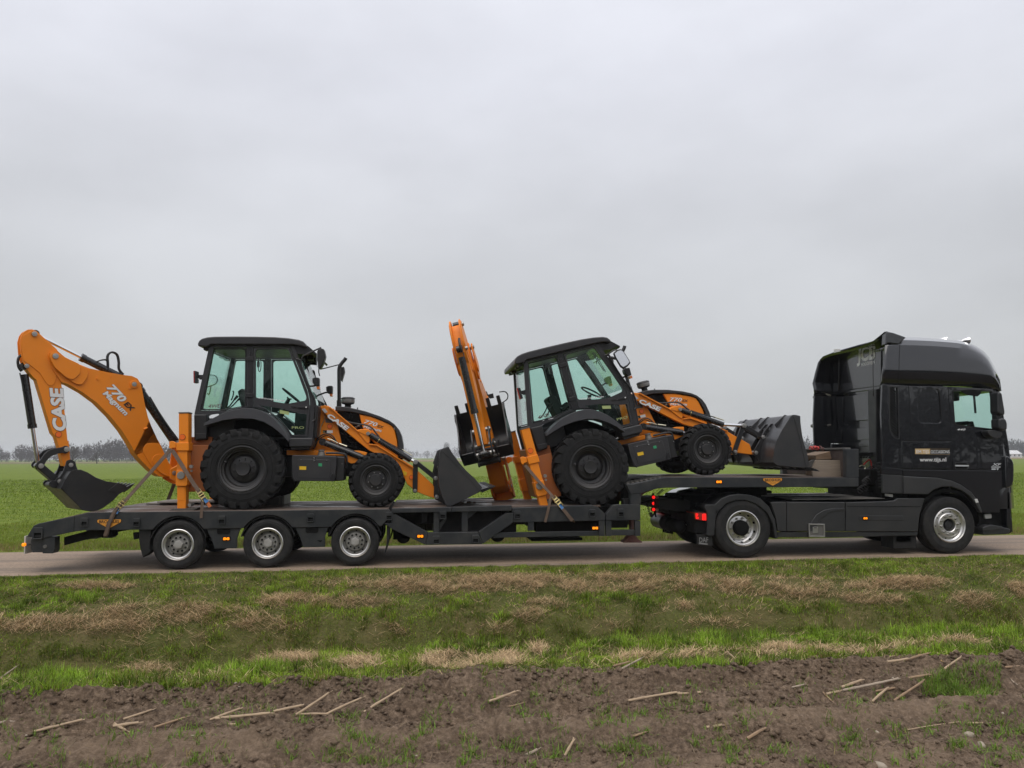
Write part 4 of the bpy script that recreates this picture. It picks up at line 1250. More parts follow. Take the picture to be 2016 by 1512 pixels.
# lamp cluster on a bracket behind the neck, with its curly cables
LR = empty('lamp_cluster', (0, 0, 0), TR)
mb = MB()
a = P(1262, 989, 0.9); b = P(1288, 985, 0.9)
mb.tube([(a.x, 0.9, a.z), (b.x, 0.9, b.z)], 0.02, 8)
c1, c2 = P(1286.5, 971, 0.9), P(1290, 1010, 0.9)
mb.tube([(c1.x, 0.92, c1.z), (c2.x, 0.92, c2.z - 0.02)], 0.022, 8)
for x, y in ((1283, 1018), (1292, 1018)):
    p = P(x, y, 0.9); mb.tube([(c2.x, 0.92, c2.z), (p.x, 0.92, p.z)], 0.016, 6)
mb.build('bracket', 'black_void', LR)
for yy in (979, 991, 1003):
    p = P(1286.5, yy, 0.85)
    mb = MB(); mb.lathe([(0.0, -0.012), (0.03, -0.008), (0.04, 0.0), (0.04, 0.05), (0, 0.05)], (p.x, 0.85, p.z), n=18)
    mb.build('lamp_housing', 'black_void', LR)
    mb = MB(); mb.lathe([(0.0, -0.022), (0.022, -0.018), (0.03, -0.009)], (p.x, 0.85, p.z), n=16); mb.build('lens', 'red_lit', LR)
    q = P(1292.5, yy, 0.87); mb = MB(); mb.cyl((q.x, 0.85, q.z), (q.x + 0.02, 0.87, q.z), 0.028, 12); mb.build('lens', 'lamp_clear', LR)
def coil(p0, p1, r, n, tr=0.006):
    p0, p1 = Vector(p0), Vector(p1)
    d = p1 - p0; t = d.normalized(); u_ = t.cross(Vector((0, 1, 0))).normalized(); w_ = t.cross(u_)
    return [p0 + d * (i / (n * 8)) + u_ * r * math.cos(i * math.pi / 4) + w_ * r * math.sin(i * math.pi / 4) for i in range(n * 8 + 1)]
mb = MB()
for a, b in (((1294, 974), (1306, 964)), ((1273, 989), (1280, 1015))):
    p, q = P(*a, 0.9), P(*b, 0.9); mb.tube(coil(p, q, 0.02, 8), 0.006, 5)
p = P(1282, 1014, 0.9); mb.box(p.x - 0.02, p.x + 0.02, 0.88, 0.92, p.z - 0.03, p.z + 0.05)
mb.build('curly_cable', 'hose', LR)
# ------------------------------------------------------------------ tractor unit
TK = empty('tractor_truck', (6.0, 1.26, 0))
tag(TK, 'black two-axle tractor truck with tall sleeper cab pulling the trailer', 'truck')
CY = 0.03
CFAR = 2.49
def T1(pts, Y=CY): return XZ(Z_(1576, 640, 4.582, pts), Y)
def T2(pts, Y=CY): return XZ(Z_(1616, 860, 5.04, pts), Y)
def T3(pts, Y=CY): return XZ(Z_(1230, 880, 5.04, pts), Y)
def T4(pts, Y=CY): return XZ(Z_(1780, 870, 9.6, pts), Y)
XW = 7.2    # rear wall of the cab

def panel(name, poly, mat='truck_paint', holes=(), bev=0.012, y=CY, d=0.05, far=True, root=None):
    mb = MB(); mb.prism(poly, y, y + d, holes); o = mb.build(name, mat, root or TK, bev, seg=3)
    if far:
        mb = MB(); mb.prism(poly, 2.52 - y - d, 2.52 - y); mb.build(name, mat, root or TK, bev, seg=3)
    return o

# roof shell, lofted from sill to sill
rows = [
    (0.045, [(738, 538), (885, 543), (1100, 545), (1300, 550), (1500, 556), (1650, 563), (1750, 575), (1788, 598)]),
    (0.03, [(738, 470), (888, 475), (1100, 480), (1300, 488), (1500, 500), (1650, 512), (1752, 530), (1800, 592)]),
    (-0.005, [(744, 405), (888, 411), (1100, 415), (1300, 423), (1500, 435), (1650, 448), (1744, 472), (1796, 545)]),
    (0.0, [(746, 390), (888, 394), (1100, 397), (1300, 404), (1500, 415), (1640, 430), (1734, 452), (1788, 520)]),
    (0.02, [(756, 300), (890, 300), (1100, 300), (1300, 305), (1490, 320), (1620, 345), (1705, 390), (1760, 470)]),
    (0.06, [(765, 190), (895, 180), (1100, 185), (1300, 196), (1470, 215), (1595, 255), (1690, 325), (1760, 440)]),
    (0.14, [(770, 140), (910, 135), (1100, 140), (1300, 152), (1450, 168), (1575, 208), (1685, 295), (1775, 450)]),
    (0.36, [(775, 120), (930, 112), (1100, 117), (1300, 131), (1460, 150), (1585, 194), (1698, 290), (1800, 500)]),
    (0.8, [(778, 112), (940, 105), (1100, 110), (1300, 125), (1460, 144), (1590, 190), (1705, 290), (1812, 500)]),
]
loft = []
for y, pts in rows:
    sp = spline(T1(pts, y), 3)
    loft.append([(p[0], y, p[1]) for p in sp])
for y, pts in reversed(rows):
    sp = spline(T1(pts, y), 3)
    loft.append([(p[0], 2.52 - y, p[1]) for p in sp])
mb = MB(); n = len(loft[0])
mb.add([p for r in loft for p in r], [(i * n + j, i * n + j + 1, (i + 1) * n + j + 1, (i + 1) * n + j) for i in range(len(loft) - 1) for j in range(n - 1)])
o = mb.build('roof', 'truck_paint', TK, smooth=25)
sm = o.modifiers.new('shell', 'SOLIDIFY'); sm.thickness = 0.03; sm.offset = -1
mb = MB(); mb.tube([Vector(loft[i][3]) + Vector((0, -0.001, 0)) for i in range(8)], 0.004, 5); mb.build('roof_joint', 'black_void', TK)
# brow over the windscreen
br = []
for y, d in ((0.2, -0.04), (0.4, 0.0), (0.8, 0.05), (1.26, 0.06), (1.72, 0.05), (2.12, 0.0), (2.32, -0.04)):
    a = T1([(1772, 455), (1798, 520), (1808, 600), (1780, 600), (1740, 572)], 0.3)
    br.append([(p[0] + d - 0.03, y, p[1]) for p in a])
mb = MB(); n = 5
mb.add([p for r in br for p in r], [(i * n + j, i * n + (j + 1) % n, (i + 1) * n + (j + 1) % n, (i + 1) * n + j) for i in range(len(br) - 1) for j in range(n)] + [tuple(range(n)), tuple(reversed(range((len(br) - 1) * n, len(br) * n)))])
mb.build('visor', 'truck_paint', TK, smooth=50)
# corner fins of the roof spoiler and its seam
fin = T1([(768, 178), (776, 62), (800, 60), (840, 68), (957, 110), (888, 176), (790, 162)], 0.06)
mb = MB(); mb.prism(fin, 0.06, 0.2); mb.build('roof_spoiler', 'truck_paint', TK, 0.02, seg=3)
x0, x1 = T1([(776, 60)])[0][0], T1([(900, 60)])[0][0]
zz = T1([(776, 62)], 0.1)[0][1]
sp = []
for y, dz in ((0.1, 0.0), (0.25, -0.05), (0.45, -0.11), (0.8, -0.15), (1.26, -0.16), (1.72, -0.15), (2.07, -0.15), (2.27, -0.17), (2.42, -0.22)):
    sp.append([(x0, y, zz + dz), (x0 + 0.05, y, zz + dz + 0.012), (x1 + 0.05, y, zz + dz * 0.8 - 0.06), (x1 + 0.05, y, zz + dz * 0.8 - 0.1), (x0 + 0.03, y, zz + dz - 0.04)])
mb = MB()
mb.add([p for r in sp for p in r], [(i * 5 + j, i * 5 + (j + 1) % 5, (i + 1) * 5 + (j + 1) % 5, (i + 1) * 5 + j) for i in range(len(sp) - 1) for j in range(5)] + [tuple(range(5)), tuple(reversed(range(40, 45)))])
mb.build('rear_spoiler', 'truck_paint', TK, smooth=40)
# side panels
vent = roundpoly(T1([(806, 560), (874, 562), (886, 1022), (848, 1010), (818, 965), (806, 900)]), [0.02, 0.01, 0.02, 0.06, 0.05, 0.02])
side_a = T1([(738, 534), (972, 547), (985, 800), (1000, 1046), (913, 1046), (918, 1292), (736, 1288), (738, 1040), (728, 800)])
o = panel('side_deflector', side_a, holes=[vent], bev=0.008)
ring_o = roundpoly(T1([(796, 550), (880, 552), (894, 1032), (842, 1022), (808, 975), (796, 905)]), [0.02, 0.01, 0.02, 0.07, 0.06, 0.02])
mb = MB(); mb.prism(ring_o, CY - 0.008, CY + 0.004, holes=[vent]); mb.build('vent_surround', 'truck_plastic', o, 0.004)
va = T1([(806, 560), (886, 1022)])
mb = MB(); mb.box(va[0][0] - 0.01, va[1][0] + 0.01, CY + 0.06, CY + 0.07, va[1][1], va[0][1]); mb.build('vent_back', 'black_void', o)
for k in range(22):
    v = 545 + k * 23.5
    p = T1([(806, v), (882, v + 62), (882, v + 68), (806, v + 6)], CY)
    zmin = T1([(850, 1015)], CY)[0][1]
    if p[2][1] < zmin: continue
    mb = MB(); mb.prism(p, CY + 0.02, CY + 0.055); mb.build('vent_slat', 'truck_plastic', o)
panel('side_lower', T1([(921, 1050), (1002, 1051), (1010, 1295), (922, 1293)]), bev=0.008)
swin = roundpoly(T1([(1046, 574), (1248, 576), (1272, 884), (1076, 882)]), 0.06)
o = panel('sleeper_panel', T1([(977, 548), (1330, 555), (1345, 800), (1360, 1049), (1005, 1047), (990, 800)]), holes=[swin], bev=0.008)
mb = MB(); mb.prism(roundpoly(T1([(1040, 568), (1255, 570), (1280, 890), (1070, 890)]), 0.06), CY + 0.018, CY + 0.03); mb.build('blank_window', 'truck_paint', o, 0.006)
locker = panel('side_locker', T1([(1008, 1054), (1361, 1057), (1370, 1299), (1013, 1295)]), bev=0.008)
dwin = roundpoly(T1([(1374, 598), (1722, 600), (1757, 938), (1396, 896)]), [0.05, 0.03, 0.02, 0.05])
door_poly = T1([(1334, 556), (1728, 576), (1757, 606), (1775, 900), (1800, 1000), (1828, 1060), (1838, 1303), (1376, 1301), (1363, 1050), (1348, 800)])
mb = MB(); mb.prism(door_poly, CY, CY + 0.05, [dwin]); door = mb.build('door', 'truck_paint', TK, 0.008, seg=3)
mb = MB(); mb.prism(door_poly, 2.47, 2.52 - CY, [dwin]); door2 = mb.build('door', 'truck_paint', TK, 0.008, seg=3)
pane = roundpoly(T1([(1368, 592), (1728, 594), (1764, 944), (1390, 902)]), 0.03)
mb = MB(); mb.prism(pane, CY + 0.022, CY + 0.027); mb.build('window', 'truck_glass', door)
mb = MB(); mb.prism(pane, 2.52 - CY - 0.027, 2.52 - CY - 0.022); mb.build('window', 'truck_glass', door2)
fr_o = roundpoly(T1([(1366, 588), (1732, 592), (1768, 948), (1388, 905)]), 0.05)
mb = MB(); mb.prism(fr_o, CY - 0.004, CY + 0.004, holes=[dwin]); mb.build('window_seal', 'rubber', door, 0.002)
# crease lines across panels
mb = MB()
for pts in ([(925, 1046), (1362, 1050), (1362, 1054), (925, 1050)],):
    mb.prism(T1(pts), CY - 0.003, CY + 0.002)
mb.build('trim_line', 'truck_plastic', TK)
# lower bodywork with the wheel arch
lower_e = T2([(812, 326), (1310, 331), (1826, 339), (1830, 500), (1778, 528), (1776, 750), (1604, 750), (1566, 642), (1492, 543), (1392, 473), (1302, 432), (1150, 402), (820, 386)])
panel('lower_panel', lower_e, bev=0.006)
flare = T2([(820, 390), (1150, 406), (1300, 436), (1390, 477), (1490, 547), (1564, 646), (1602, 752), (1578, 752), (1545, 690), (1480, 596), (1400, 535), (1290, 495), (1200, 495), (1120, 524), (1062, 570), (824, 567)], 0.0)
panel('wheel_arch', flare, 'skirt_grey', bev=0.015, y=-0.012, d=0.08)
panel('rear_panel', T2([(610, 374), (815, 385), (821, 566), (614, 556)]), 'skirt_grey', bev=0.01)
panel('step_filler', T2([(600, 300), (806, 318), (812, 380), (605, 370)]), 'truck_paint', bev=0.006)
# inside of the arch
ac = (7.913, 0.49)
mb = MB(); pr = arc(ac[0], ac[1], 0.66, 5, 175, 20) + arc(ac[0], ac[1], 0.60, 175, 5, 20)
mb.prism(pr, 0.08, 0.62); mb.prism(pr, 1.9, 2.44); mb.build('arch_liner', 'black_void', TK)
# seam between roof and body
mb = MB(); mb.prism(T1([(735, 526), (1745, 572), (1745, 582), (735, 537)]), CY + 0.02, CY + 0.06); mb.prism(T1([(735, 520), (1745, 572), (1745, 582), (735, 540)]), 2.52 - CY - 0.06, 2.52 - CY - 0.02); mb.build('roof_seam', 'black_void', TK)
# rear wall with pressed panels
mb = MB(); mb.prism3([(0.09, 1.42), (0.09, 3.2), (0.13, 3.5), (0.3, 3.8), (2.22, 3.8), (2.39, 3.5), (2.43, 3.2), (2.43, 1.42)], (XW, 0, 0), (0, 1, 0), (0, 0, 1), (1, 0, 0), 0, 7.97 - XW); mb.box(7.97, 8.75, 0.12, 2.4, 3.02, 3.45)
mb.box(7.97, 9.2, 0.09, 2.43, 1.05, 1.95)
mb.build('cab_shell', 'truck_paint', TK, 0.02)
def RW(pts, x=XW):
    return [PP(a, b, Vector((x, 0, 0)), Vector((1, 0, 0))) for a, b in Z_(1576, 640, 4.582, pts)]
def rear_plate(name, pts, t, mat='truck_paint', r=0.03, bev=0.012, x=XW):
    q = roundpoly([(p.y, p.z) for p in RW(pts, x)], r)
    mb = MB(); mb.prism3(q, (x, 0, 0), (0, 1, 0), (0, 0, 1), (-1, 0, 0), 0.0, t); return mb.build(name, mat, TK, bev, seg=3)
rear_plate('rear_pressing', [(427, 640), (735, 598), (735, 850), (427, 872)], 0.035)
rear_plate('rear_pressing', [(415, 936), (700, 918), (700, 1034), (415, 1044)], 0.03)
rear_plate('rear_pressing', [(395, 1062), (700, 1050), (700, 1092), (395, 1104)], 0.02)
rear_plate('rear_pressing', [(362, 655), (395, 648), (392, 888), (358, 890)], 0.03)
rear_plate('rear_pressing', [(262, 680), (312, 668), (305, 892), (262, 892)], 0.03)
rear_plate('rear_pressing', [(262, 955), (380, 938), (380, 1052), (262, 1056)], 0.03)
rear_plate('rear_rib', [(318, 250), (368, 240), (362, 600), (314, 606)], 0.05)
rear_plate('rear_rail', [(300, 608), (735, 556), (735, 574), (300, 628)], 0.05, r=0.005)
rear_plate('rear_upper_panel', [(400, 285), (735, 215), (735, 548), (400, 590)], 0.02)
mb = MB()
for k, pts in enumerate(([(655, 590), (735, 575), (735, 1290), (672, 1290)],)):
    q = [(p.y, p.z) for p in RW(pts)]
    mb.prism3(q, (XW, 0, 0), (0, 1, 0), (0, 0, 1), (-1, 0, 0), 0.0, 0.12)
mb.build('corner_pillar', 'truck_plastic', TK, 0.02)
# lettering on the rear wall
lg = [PP(1660 + u / 25.2, 670 + v / 25.2, Vector((XW - 0.05, 0, 0)), Vector((1, 0, 0))) for u, v in ((600, 560), (1520, 430), (1520, 760), (600, 980))]
cxyz = (lg[0] + lg[1] + lg[2] + lg[3]) / 4
wid = abs(lg[0].y - lg[1].y); hei = abs(lg[0].z - lg[3].z)
hei = 0.235; zc = (lg[0].z + lg[1].z + lg[2].z + lg[3].z) / 4
yl, yr = lg[0].y, lg[1].y
mb = MB(); xl = XW - 0.024
letter(mb, 'JCB', (xl, (yl + yr) / 2, zc), (0, -1, 0), (0, 0, 1), hei, abs(yl - yr), 0.002, 0, shear=0.12, bold=0.06)
letter(mb, 'HOOGEVEEN', (xl, (yl + yr) / 2 - 0.06, zc - hei * 0.82), (0, -1, 0), (0, 0, 1), 0.06, abs(yl - yr) * 0.72, 0.002, 0, shear=0.1, bold=0.03)
s = 0.085
mb.prism3([(-s / 2, -s / 2), (s / 2, -s / 2), (s / 2, s / 2), (-s / 2, s / 2)], (xl - 0.002, yl - 0.03, zc + hei * 0.34), (0, -1, 0), (0, 0.0, 1), (-1, 0, 0), 0, 0.002, holes=[[(-s / 6, -s / 6), (s / 6, -s / 6), (s / 6, s / 6), (-s / 6, s / 6)]], mat=1)
mb.build('rear_lettering', ['rear_white', 'decal_yellow'], TK, fix=False)
# hose carrier, aerial, work lamp on the rear wall
XC = 7.0
def CQ(u, v): 
    return PP(1576 + u / 4.582, 640 + v / 4.582, Vector((XC, 0, 0)), Vector((1, 0, 0)))
mb = MB()
mb.tube([CQ(135, 645), CQ(141, 1105)], 0.022, 10); mb.tube([CQ(198, 915), CQ(200, 1105)], 0.02, 10)
mb.tube([CQ(135, 597), CQ(270, 635)], 0.018, 8)
mb.build('hose_carrier_tubes', 'zinc', TK)
mb = MB(); mb.tube([CQ(122, 651), CQ(205, 652)], 0.035, 8); mb.tube([CQ(104, 910), CQ(222, 908)], 0.04, 8); mb.tube([CQ(222, 908), CQ(270, 900)], 0.02, 8)
mb.build('hose_carrier_bars', 'grey_steel', TK)
mb = MB(); mb.tube([CQ(652, 205), CQ(657, 640)], 0.006, 6); mb.tube([CQ(655, 595), CQ(657, 640)], 0.012, 8); mb.build('aerial', 'hose', TK)
a = CQ(330, 245); mb = MB(); mb.box(a.x - 0.05, a.x + 0.05, a.y - 0.05, a.y + 0.05, a.z - 0.07, a.z + 0.07); mb.build('work_lamp', 'lamp_clear', TK, 0.015)
# windscreen and front
mb = MB()
mb.hexa([(9.20, 0.16, 1.95), (9.22, 0.16, 1.95), (9.22, 2.36, 1.95), (9.20, 2.36, 1.95), (9.06, 0.16, 3.05), (9.08, 0.16, 3.05), (9.08, 2.36, 3.05), (9.06, 2.36, 3.05)])
mb.build('windscreen', 'truck_glass', TK)
mb = MB()
fp = T1([(1828, 560), (1838, 700), (1850, 950), (1868, 1060), (1868, 1180), (1895, 1230), (1898, 1300), (1895, 1480)], 0.3)
for y0, y1 in ((0.07, 0.2), (2.32, 2.45)):
    mb.prism([(8.93, 3.04), (9.06, 3.04), (9.1, 2.7), (9.14, 2.3), (9.19, 1.9), (9.22, 1.2), (9.0, 1.2), (9.02, 2.1)], y0, y1)
mb.build('front_pillar', 'truck_paint', TK, 0.02)
fc = []
for y, d in ((0.06, -0.22), (0.14, -0.06), (0.3, 0.02), (0.7, 0.06), (1.26, 0.075), (1.82, 0.06), (2.22, 0.02), (2.38, -0.06), (2.46, -0.22)):
    fc.append([(9.2 + d, y, 2.02), (9.27 + d, y, 1.95), (9.31 + d, y, 1.7), (9.32 + d, y, 1.1), (9.32 + d, y, 0.78), (9.1 + d, y, 0.78)])
mb = MB(); n = 6
mb.add([p for r in fc for p in r], [(i * n + j, i * n + (j + 1) % n, (i + 1) * n + (j + 1) % n, (i + 1) * n + j) for i in range(len(fc) - 1) for j in range(n)] + [tuple(range(n)), tuple(reversed(range((len(fc) - 1) * n, len(fc) * n)))])
mb.build('grille_front', 'truck_paint', TK, smooth=45)
cor = roundpoly(T2([(1828, 195), (1848, 188), (1895, 222), (1913, 262), (1916, 330), (1912, 440), (1894, 488), (1868, 505), (1836, 506)], -0.02), 0.03)
panel('corner_fairing', cor, bev=0.05, y=-0.03, d=0.3)
cor2 = roundpoly(T2([(1832, 535), (1862, 545), (1868, 600), (1868, 790), (1884, 826), (1884, 930), (1876, 948), (1838, 968), (1832, 800)], 0.1), 0.03)
panel('bumper_corner', cor2, 'truck_paint', bev=0.04, y=0.06, d=0.35)
panel('step_lower', roundpoly(T2([(1604, 900), (1640, 880), (1700, 872), (1800, 895), (1884, 916), (1880, 945), (1845, 968), (1612, 976)], 0.02), 0.02), 'truck_plastic', bev=0.02, y=0.02, d=0.3)
panel('step_tread', T2([(1608, 900), (1690, 872), (1808, 892), (1800, 914), (1700, 932), (1608, 932)], 0.0), 'skirt_grey', bev=0.01, y=0.0, d=0.12)
a, b = T2([(1600, 755), (1830, 900)])
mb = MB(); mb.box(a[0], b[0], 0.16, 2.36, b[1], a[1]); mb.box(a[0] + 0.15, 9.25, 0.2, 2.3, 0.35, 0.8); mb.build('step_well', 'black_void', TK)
lm = roundpoly(T2([(1664, 772), (1734, 768), (1738, 812), (1672, 818)]), 0.02); mb = MB(); mb.prism(lm, 0.13, 0.2); mb.build('fog_lamp', 'lamp_clear', TK, 0.006)
rf = T2([(1518, 618), (1546, 614), (1560, 650), (1534, 656)], -0.0); mb = MB(); mb.prism(rf, -0.02, 0.0); mb.build('side_repeater', 'lamp_clear', TK, 0.004)
# mirrors
def blob(name, poly, y0, y1, mat, bev=0.05):
    mb = MB(); mb.prism(poly, y0, y1); return mb.build(name, mat, TK, bev, seg=4)
m1 = roundpoly(T1([(1762, 612), (1785, 603), (1803, 618), (1830, 780), (1828, 812), (1790, 818), (1766, 790)], -0.15), 0.03)
blob('door_mirror', m1, -0.2, 0.02, 'truck_plastic')
m2 = roundpoly(T1([(1772, 850), (1800, 838), (1838, 848), (1852, 890), (1850, 945), (1800, 955), (1776, 930)], -0.15), 0.03)
blob('door_mirror', m2, -0.2, 0.02, 'truck_plastic')
m3 = roundpoly(T1([(1672, 952), (1720, 946), (1800, 962), (1812, 985), (1790, 1016), (1745, 1026), (1700, 1006), (1676, 975)], -0.1), 0.03)
blob('mirror_arm', m3, -0.14, 0.03, 'truck_plastic', 0.03)
blob('mirror_stalk', roundpoly(T1([(1758, 808), (1805, 812), (1808, 858), (1765, 858)], -0.1), 0.02), -0.12, 0.0, 'truck_plastic', 0.02)
for y0, y1 in ((2.5, 2.72),):
    blob('door_mirror', m1, y0, y1, 'truck_plastic'); blob('door_mirror', m2, y0, y1, 'truck_plastic')
wd = roundpoly(T1([(1440, 588), (1520, 582), (1630, 588), (1615, 625), (1590, 645), (1500, 632), (1455, 610)], 0.02), 0.01)
mb = MB(); mb.prism(wd, 0.0, 0.012); mb.build('window_deflector', 'black_void', TK, 0.004)
# cab furniture seen through the door window
a = T1([(1372, 610), (1440, 610), (1438, 682), (1385, 688)], 0.5); mb = MB(); mb.prism(a, 0.5, 0.62); mb.build('inner_box', 'seat', TK, 0.02)
a = T1([(1425, 900), (1440, 872), (1490, 866), (1500, 905)], 1.5); mb = MB(); mb.prism(a, 1.4, 1.7)
a = T1([(1515, 872), (1545, 866), (1562, 920), (1535, 925)], 1.5); mb.prism(a, 1.45, 1.6); mb.build('dash_items', 'black_void', TK, 0.02)
c = T1([(1722, 925)], 0.9)[0]
cx_, cz_ = c
ring = [(cx_ + 0.12 * math.cos(t) - 0.1 * math.sin(t) * 0, 1.95 + 0.22 * math.sin(t), cz_ - 0.06 + 0.17 * math.cos(t)) for t in [i * math.pi / 10 for i in range(20)]]
mb = MB(); mb.tube(ring, 0.018, 8, closed=True); mb.tube([ring[0], (cx_ + 0.05, 1.95, cz_ - 0.3)], 0.02, 6); mb.build('steering_wheel', 'black_void', TK)
mb = MB(); mb.box(8.0, 8.12, 0.35, 0.95, 1.9, 2.25); mb.box(8.0, 8.12, 1.6, 2.2, 1.9, 2.25); mb.build('seat', 'seat', TK, 0.05)
mb = MB(); mb.hexa([(8.3, 0.5, 1.9), (8.75, 0.5, 1.9), (8.75, 0.85, 1.9), (8.3, 0.85, 1.9), (8.34, 0.52, 2.13), (8.5, 0.52, 2.17), (8.5, 0.83, 2.17), (8.34, 0.83, 2.13)]); mb.build('arm_rest', 'seat', TK, 0.04)
mb = MB(); mb.tube([(8.98, 0.62, 2.55), (8.99, 0.64, 2.8), (9.0, 0.66, 3.0)], 0.02, 8); mb.build('grab_handle', 'seat', TK)
# handle and lettering
hd = roundpoly(T4([(955, 386), (1190, 386), (1212, 420), (1212, 518), (960, 516)]), 0.03)
mb = MB(); mb.prism(hd, CY - 0.004, CY + 0.004, holes=[roundpoly(T4([(965, 396), (1180, 396), (1200, 425), (1200, 508), (970, 506)]), 0.02)], mat=0)
mb.prism(T4([(962, 398), (1190, 398), (1200, 425), (1200, 506), (970, 504)]), CY + 0.001, CY - 0.001, mat=1)
mb.prism(roundpoly(T4([(960, 436), (1206, 438), (1206, 462), (960, 462)]), 0.01), CY - 0.025, CY - 0.005, mat=2)
mb.build('door_handle', ['truck_plastic', 'black_void', 'decal_grey'], door)
def decal(parent, body, box, mat, shear=0, bold=0.0, y=CY, name='lettering', T=T4, t=0.0035, spacing=1.0):
    p = T([(box[0], box[1]), (box[2], box[3])], y)
    mb = MB(); letter(mb, body, ((p[0][0] + p[1][0]) / 2, y, (p[0][1] + p[1][1]) / 2), (1, 0, 0), (0, 0, 1), abs(p[0][1] - p[1][1]), p[1][0] - p[0][0], t, None, shear, bold, spacing)
    return mb.build(name, mat, parent, fix=False)
mb = MB(); mb.prism(T4([(206, 128), (490, 128), (490, 232), (206, 230)]), CY - 0.0025, CY); mb.build('sticker', 'decal_tan', locker)
mb = MB(); mb.prism(T4([(490, 134), (862, 134), (862, 137), (490, 137)]), CY - 0.0025, CY); mb.prism(T4([(490, 236), (862, 237), (862, 240), (490, 239)]), CY - 0.0025, CY); mb.build('sticker_lines', 'decal_tan', locker)
decal(locker, 'EM TIJS', (228, 155, 472, 210), 'decal_white', bold=0.01)
decal(locker, 'OCCASIONS', (498, 158, 860, 216), 'decal_white', bold=0.005)
decal(locker, 'www.tijs.nl', (290, 296, 795, 368), 'decal_white', bold=0.012)
decal(door, 'XF', (1655, 404, 1838, 450), 'decal_grey', shear=0.3, bold=0.03)
mb = MB()
for u0, u1 in ((1645, 1690), (1695, 1740), (1745, 1818)): mb.prism(T4([(u0 + 4, 466), (u1 + 4, 466), (u1, 484), (u0, 484)]), CY - 0.0025, CY)
mb.prism(T4([(1652, 502), (1728, 502), (1728, 526), (1652, 526)]), CY - 0.0025, CY); mb.prism(T4([(1745, 498), (1785, 498), (1780, 520), (1765, 536), (1750, 520)]), CY - 0.0025, CY)
mb.build('badge', 'decal_grey', door)
decal(door, '440', (1410, 934, 1488, 950), 'decal_white', shear=0.35, bold=0.02, T=T1)
# roof horns
h0, h1 = T1([(1400, 143), (1512, 140)], 0.7)
mb = MB(); mb.tube([(h0[0], 0.7, h0[1]), (h0[0] + 0.12, 0.7, h0[1]), (h1[0] - 0.1, 0.7, h1[1]), (h1[0], 0.7, h1[1])], [0.012, 0.014, 0.028, 0.075], 14)
h2, h3 = T1([(1250, 128), (1310, 126)], 1.3)
mb.tube([(h2[0], 1.3, h2[1]), (h3[0], 1.3, h3[1]), (h3[0] + 0.01, 1.3, h3[1])], [0.015, 0.04, 0.05], 10)
mb.build('air_horn', 'chrome', TK)
# ------------------------------------------------ chassis
mb = MB()
for y0 in (0.85, 1.59):
    mb.box(2.95, 8.6, y0, y0 + 0.08, 0.72, 1.0)
mb.box(2.95, 3.1, 0.75, 1.77, 0.72, 0.98)
for x in (3.6, 4.4, 5.4, 6.6, 7.6): mb.box(x, x + 0.1, 0.9, 1.62, 0.74, 0.96)
mb.box(6.75, 8.9, 0.6, 1.9, 0.6, 1.1)
mb.cyl((4.036, 0.2, 0.5), (4.036, 2.3, 0.5), 0.11, 16); mb.cyl((4.036, 1.1, 0.5), (4.036, 1.4, 0.5), 0.24, 18)
mb.cyl((7.91, 0.2, 0.5), (7.91, 2.3, 0.5), 0.09, 12)
mb.build('chassis', 'black_void', TK, 0.01)
dw = road_wheel(TK, TK.matrix_basis.inverted() @ Vector((4.036, 0.05, 0.503)), 'drive')
mirrored(dw, TK, 2.47)
for y in (0.36,):
    c = copy_tree(dw, TK); c.location.y = y + 0.05 - TK.location.y
fw = road_wheel(TK, TK.matrix_basis.inverted() @ Vector((7.905, 0.05, 0.503)), 'front')
mirrored(fw, TK, 2.47)
# fuel tank and side skirts
sk1 = T3([(1450, 550), (1600, 545), (1604, 545), (1604, 836), (1520, 834), (1500, 700)], 0.02)
panel('side_skirt', sk1, 'skirt_grey', bev=0.012, y=0.02, d=0.06)
sk2 = T3([(1608, 545), (2040, 552), (2186, 550), (2186, 838), (1608, 836)], 0.02)
p_sk = XZ([(1549.5, 988), (1663.8, 988.6), (1663.8, 1046.4), (1549.5, 1046)], 0.02)
panel('side_skirt', p_sk, 'skirt_grey', bev=0.012, y=0.02, d=0.06)
sk3 = XZ([(1665.4, 989), (1740, 987), (1761, 985.5), (1767.5, 981), (1821, 981), (1817, 993), (1811, 1012), (1808.5, 1030), (1807.5, 1046.6), (1665.4, 1046.4)], 0.02)
sk3o = panel('side_skirt', sk3, 'skirt_grey', bev=0.012, y=0.02, d=0.06)
mb = MB(); mb.prism(XZ([(1667, 996.2), (1812, 996.6), (1812, 997.4), (1667, 997.2)], 0.02), 0.012, 0.02); mb.build('skirt_crease', 'black_void', sk3o)
mb = MB(); mb.prism(roundpoly(XZ([(1692, 1015), (1778, 1015.5), (1778, 1024.6), (1692, 1024.6)], 0.02), 0.02), 0.013, 0.021); mb.build('lamp_strip', 'skirt_grey', sk3o, 0.006)
marker(1703, 1020.3, 0.075, 0.035, Y=0.012, root=TK)
arc_o = XZ([(1590, 1046), (1597, 1027), (1607, 1013), (1622, 1004), (1640, 1000.5), (1662, 1000), (1662, 1005), (1645, 1006), (1630, 1010), (1619, 1019), (1610, 1030), (1604, 1046)], 0.02)
mb = MB(); mb.prism(arc_o, 0.008, 0.02); mb.build('skirt_relief', 'skirt_grey', TK, 0.006)
low = XZ([(1530, 1047.6), (1807, 1047.6), (1806, 1054.5), (1740, 1055.5), (1650, 1058), (1532, 1057.5)], 0.04)
mb = MB(); mb.prism(low, 0.04, 0.1); mb.build('skirt_sill', 'truck_plastic', TK, 0.008)
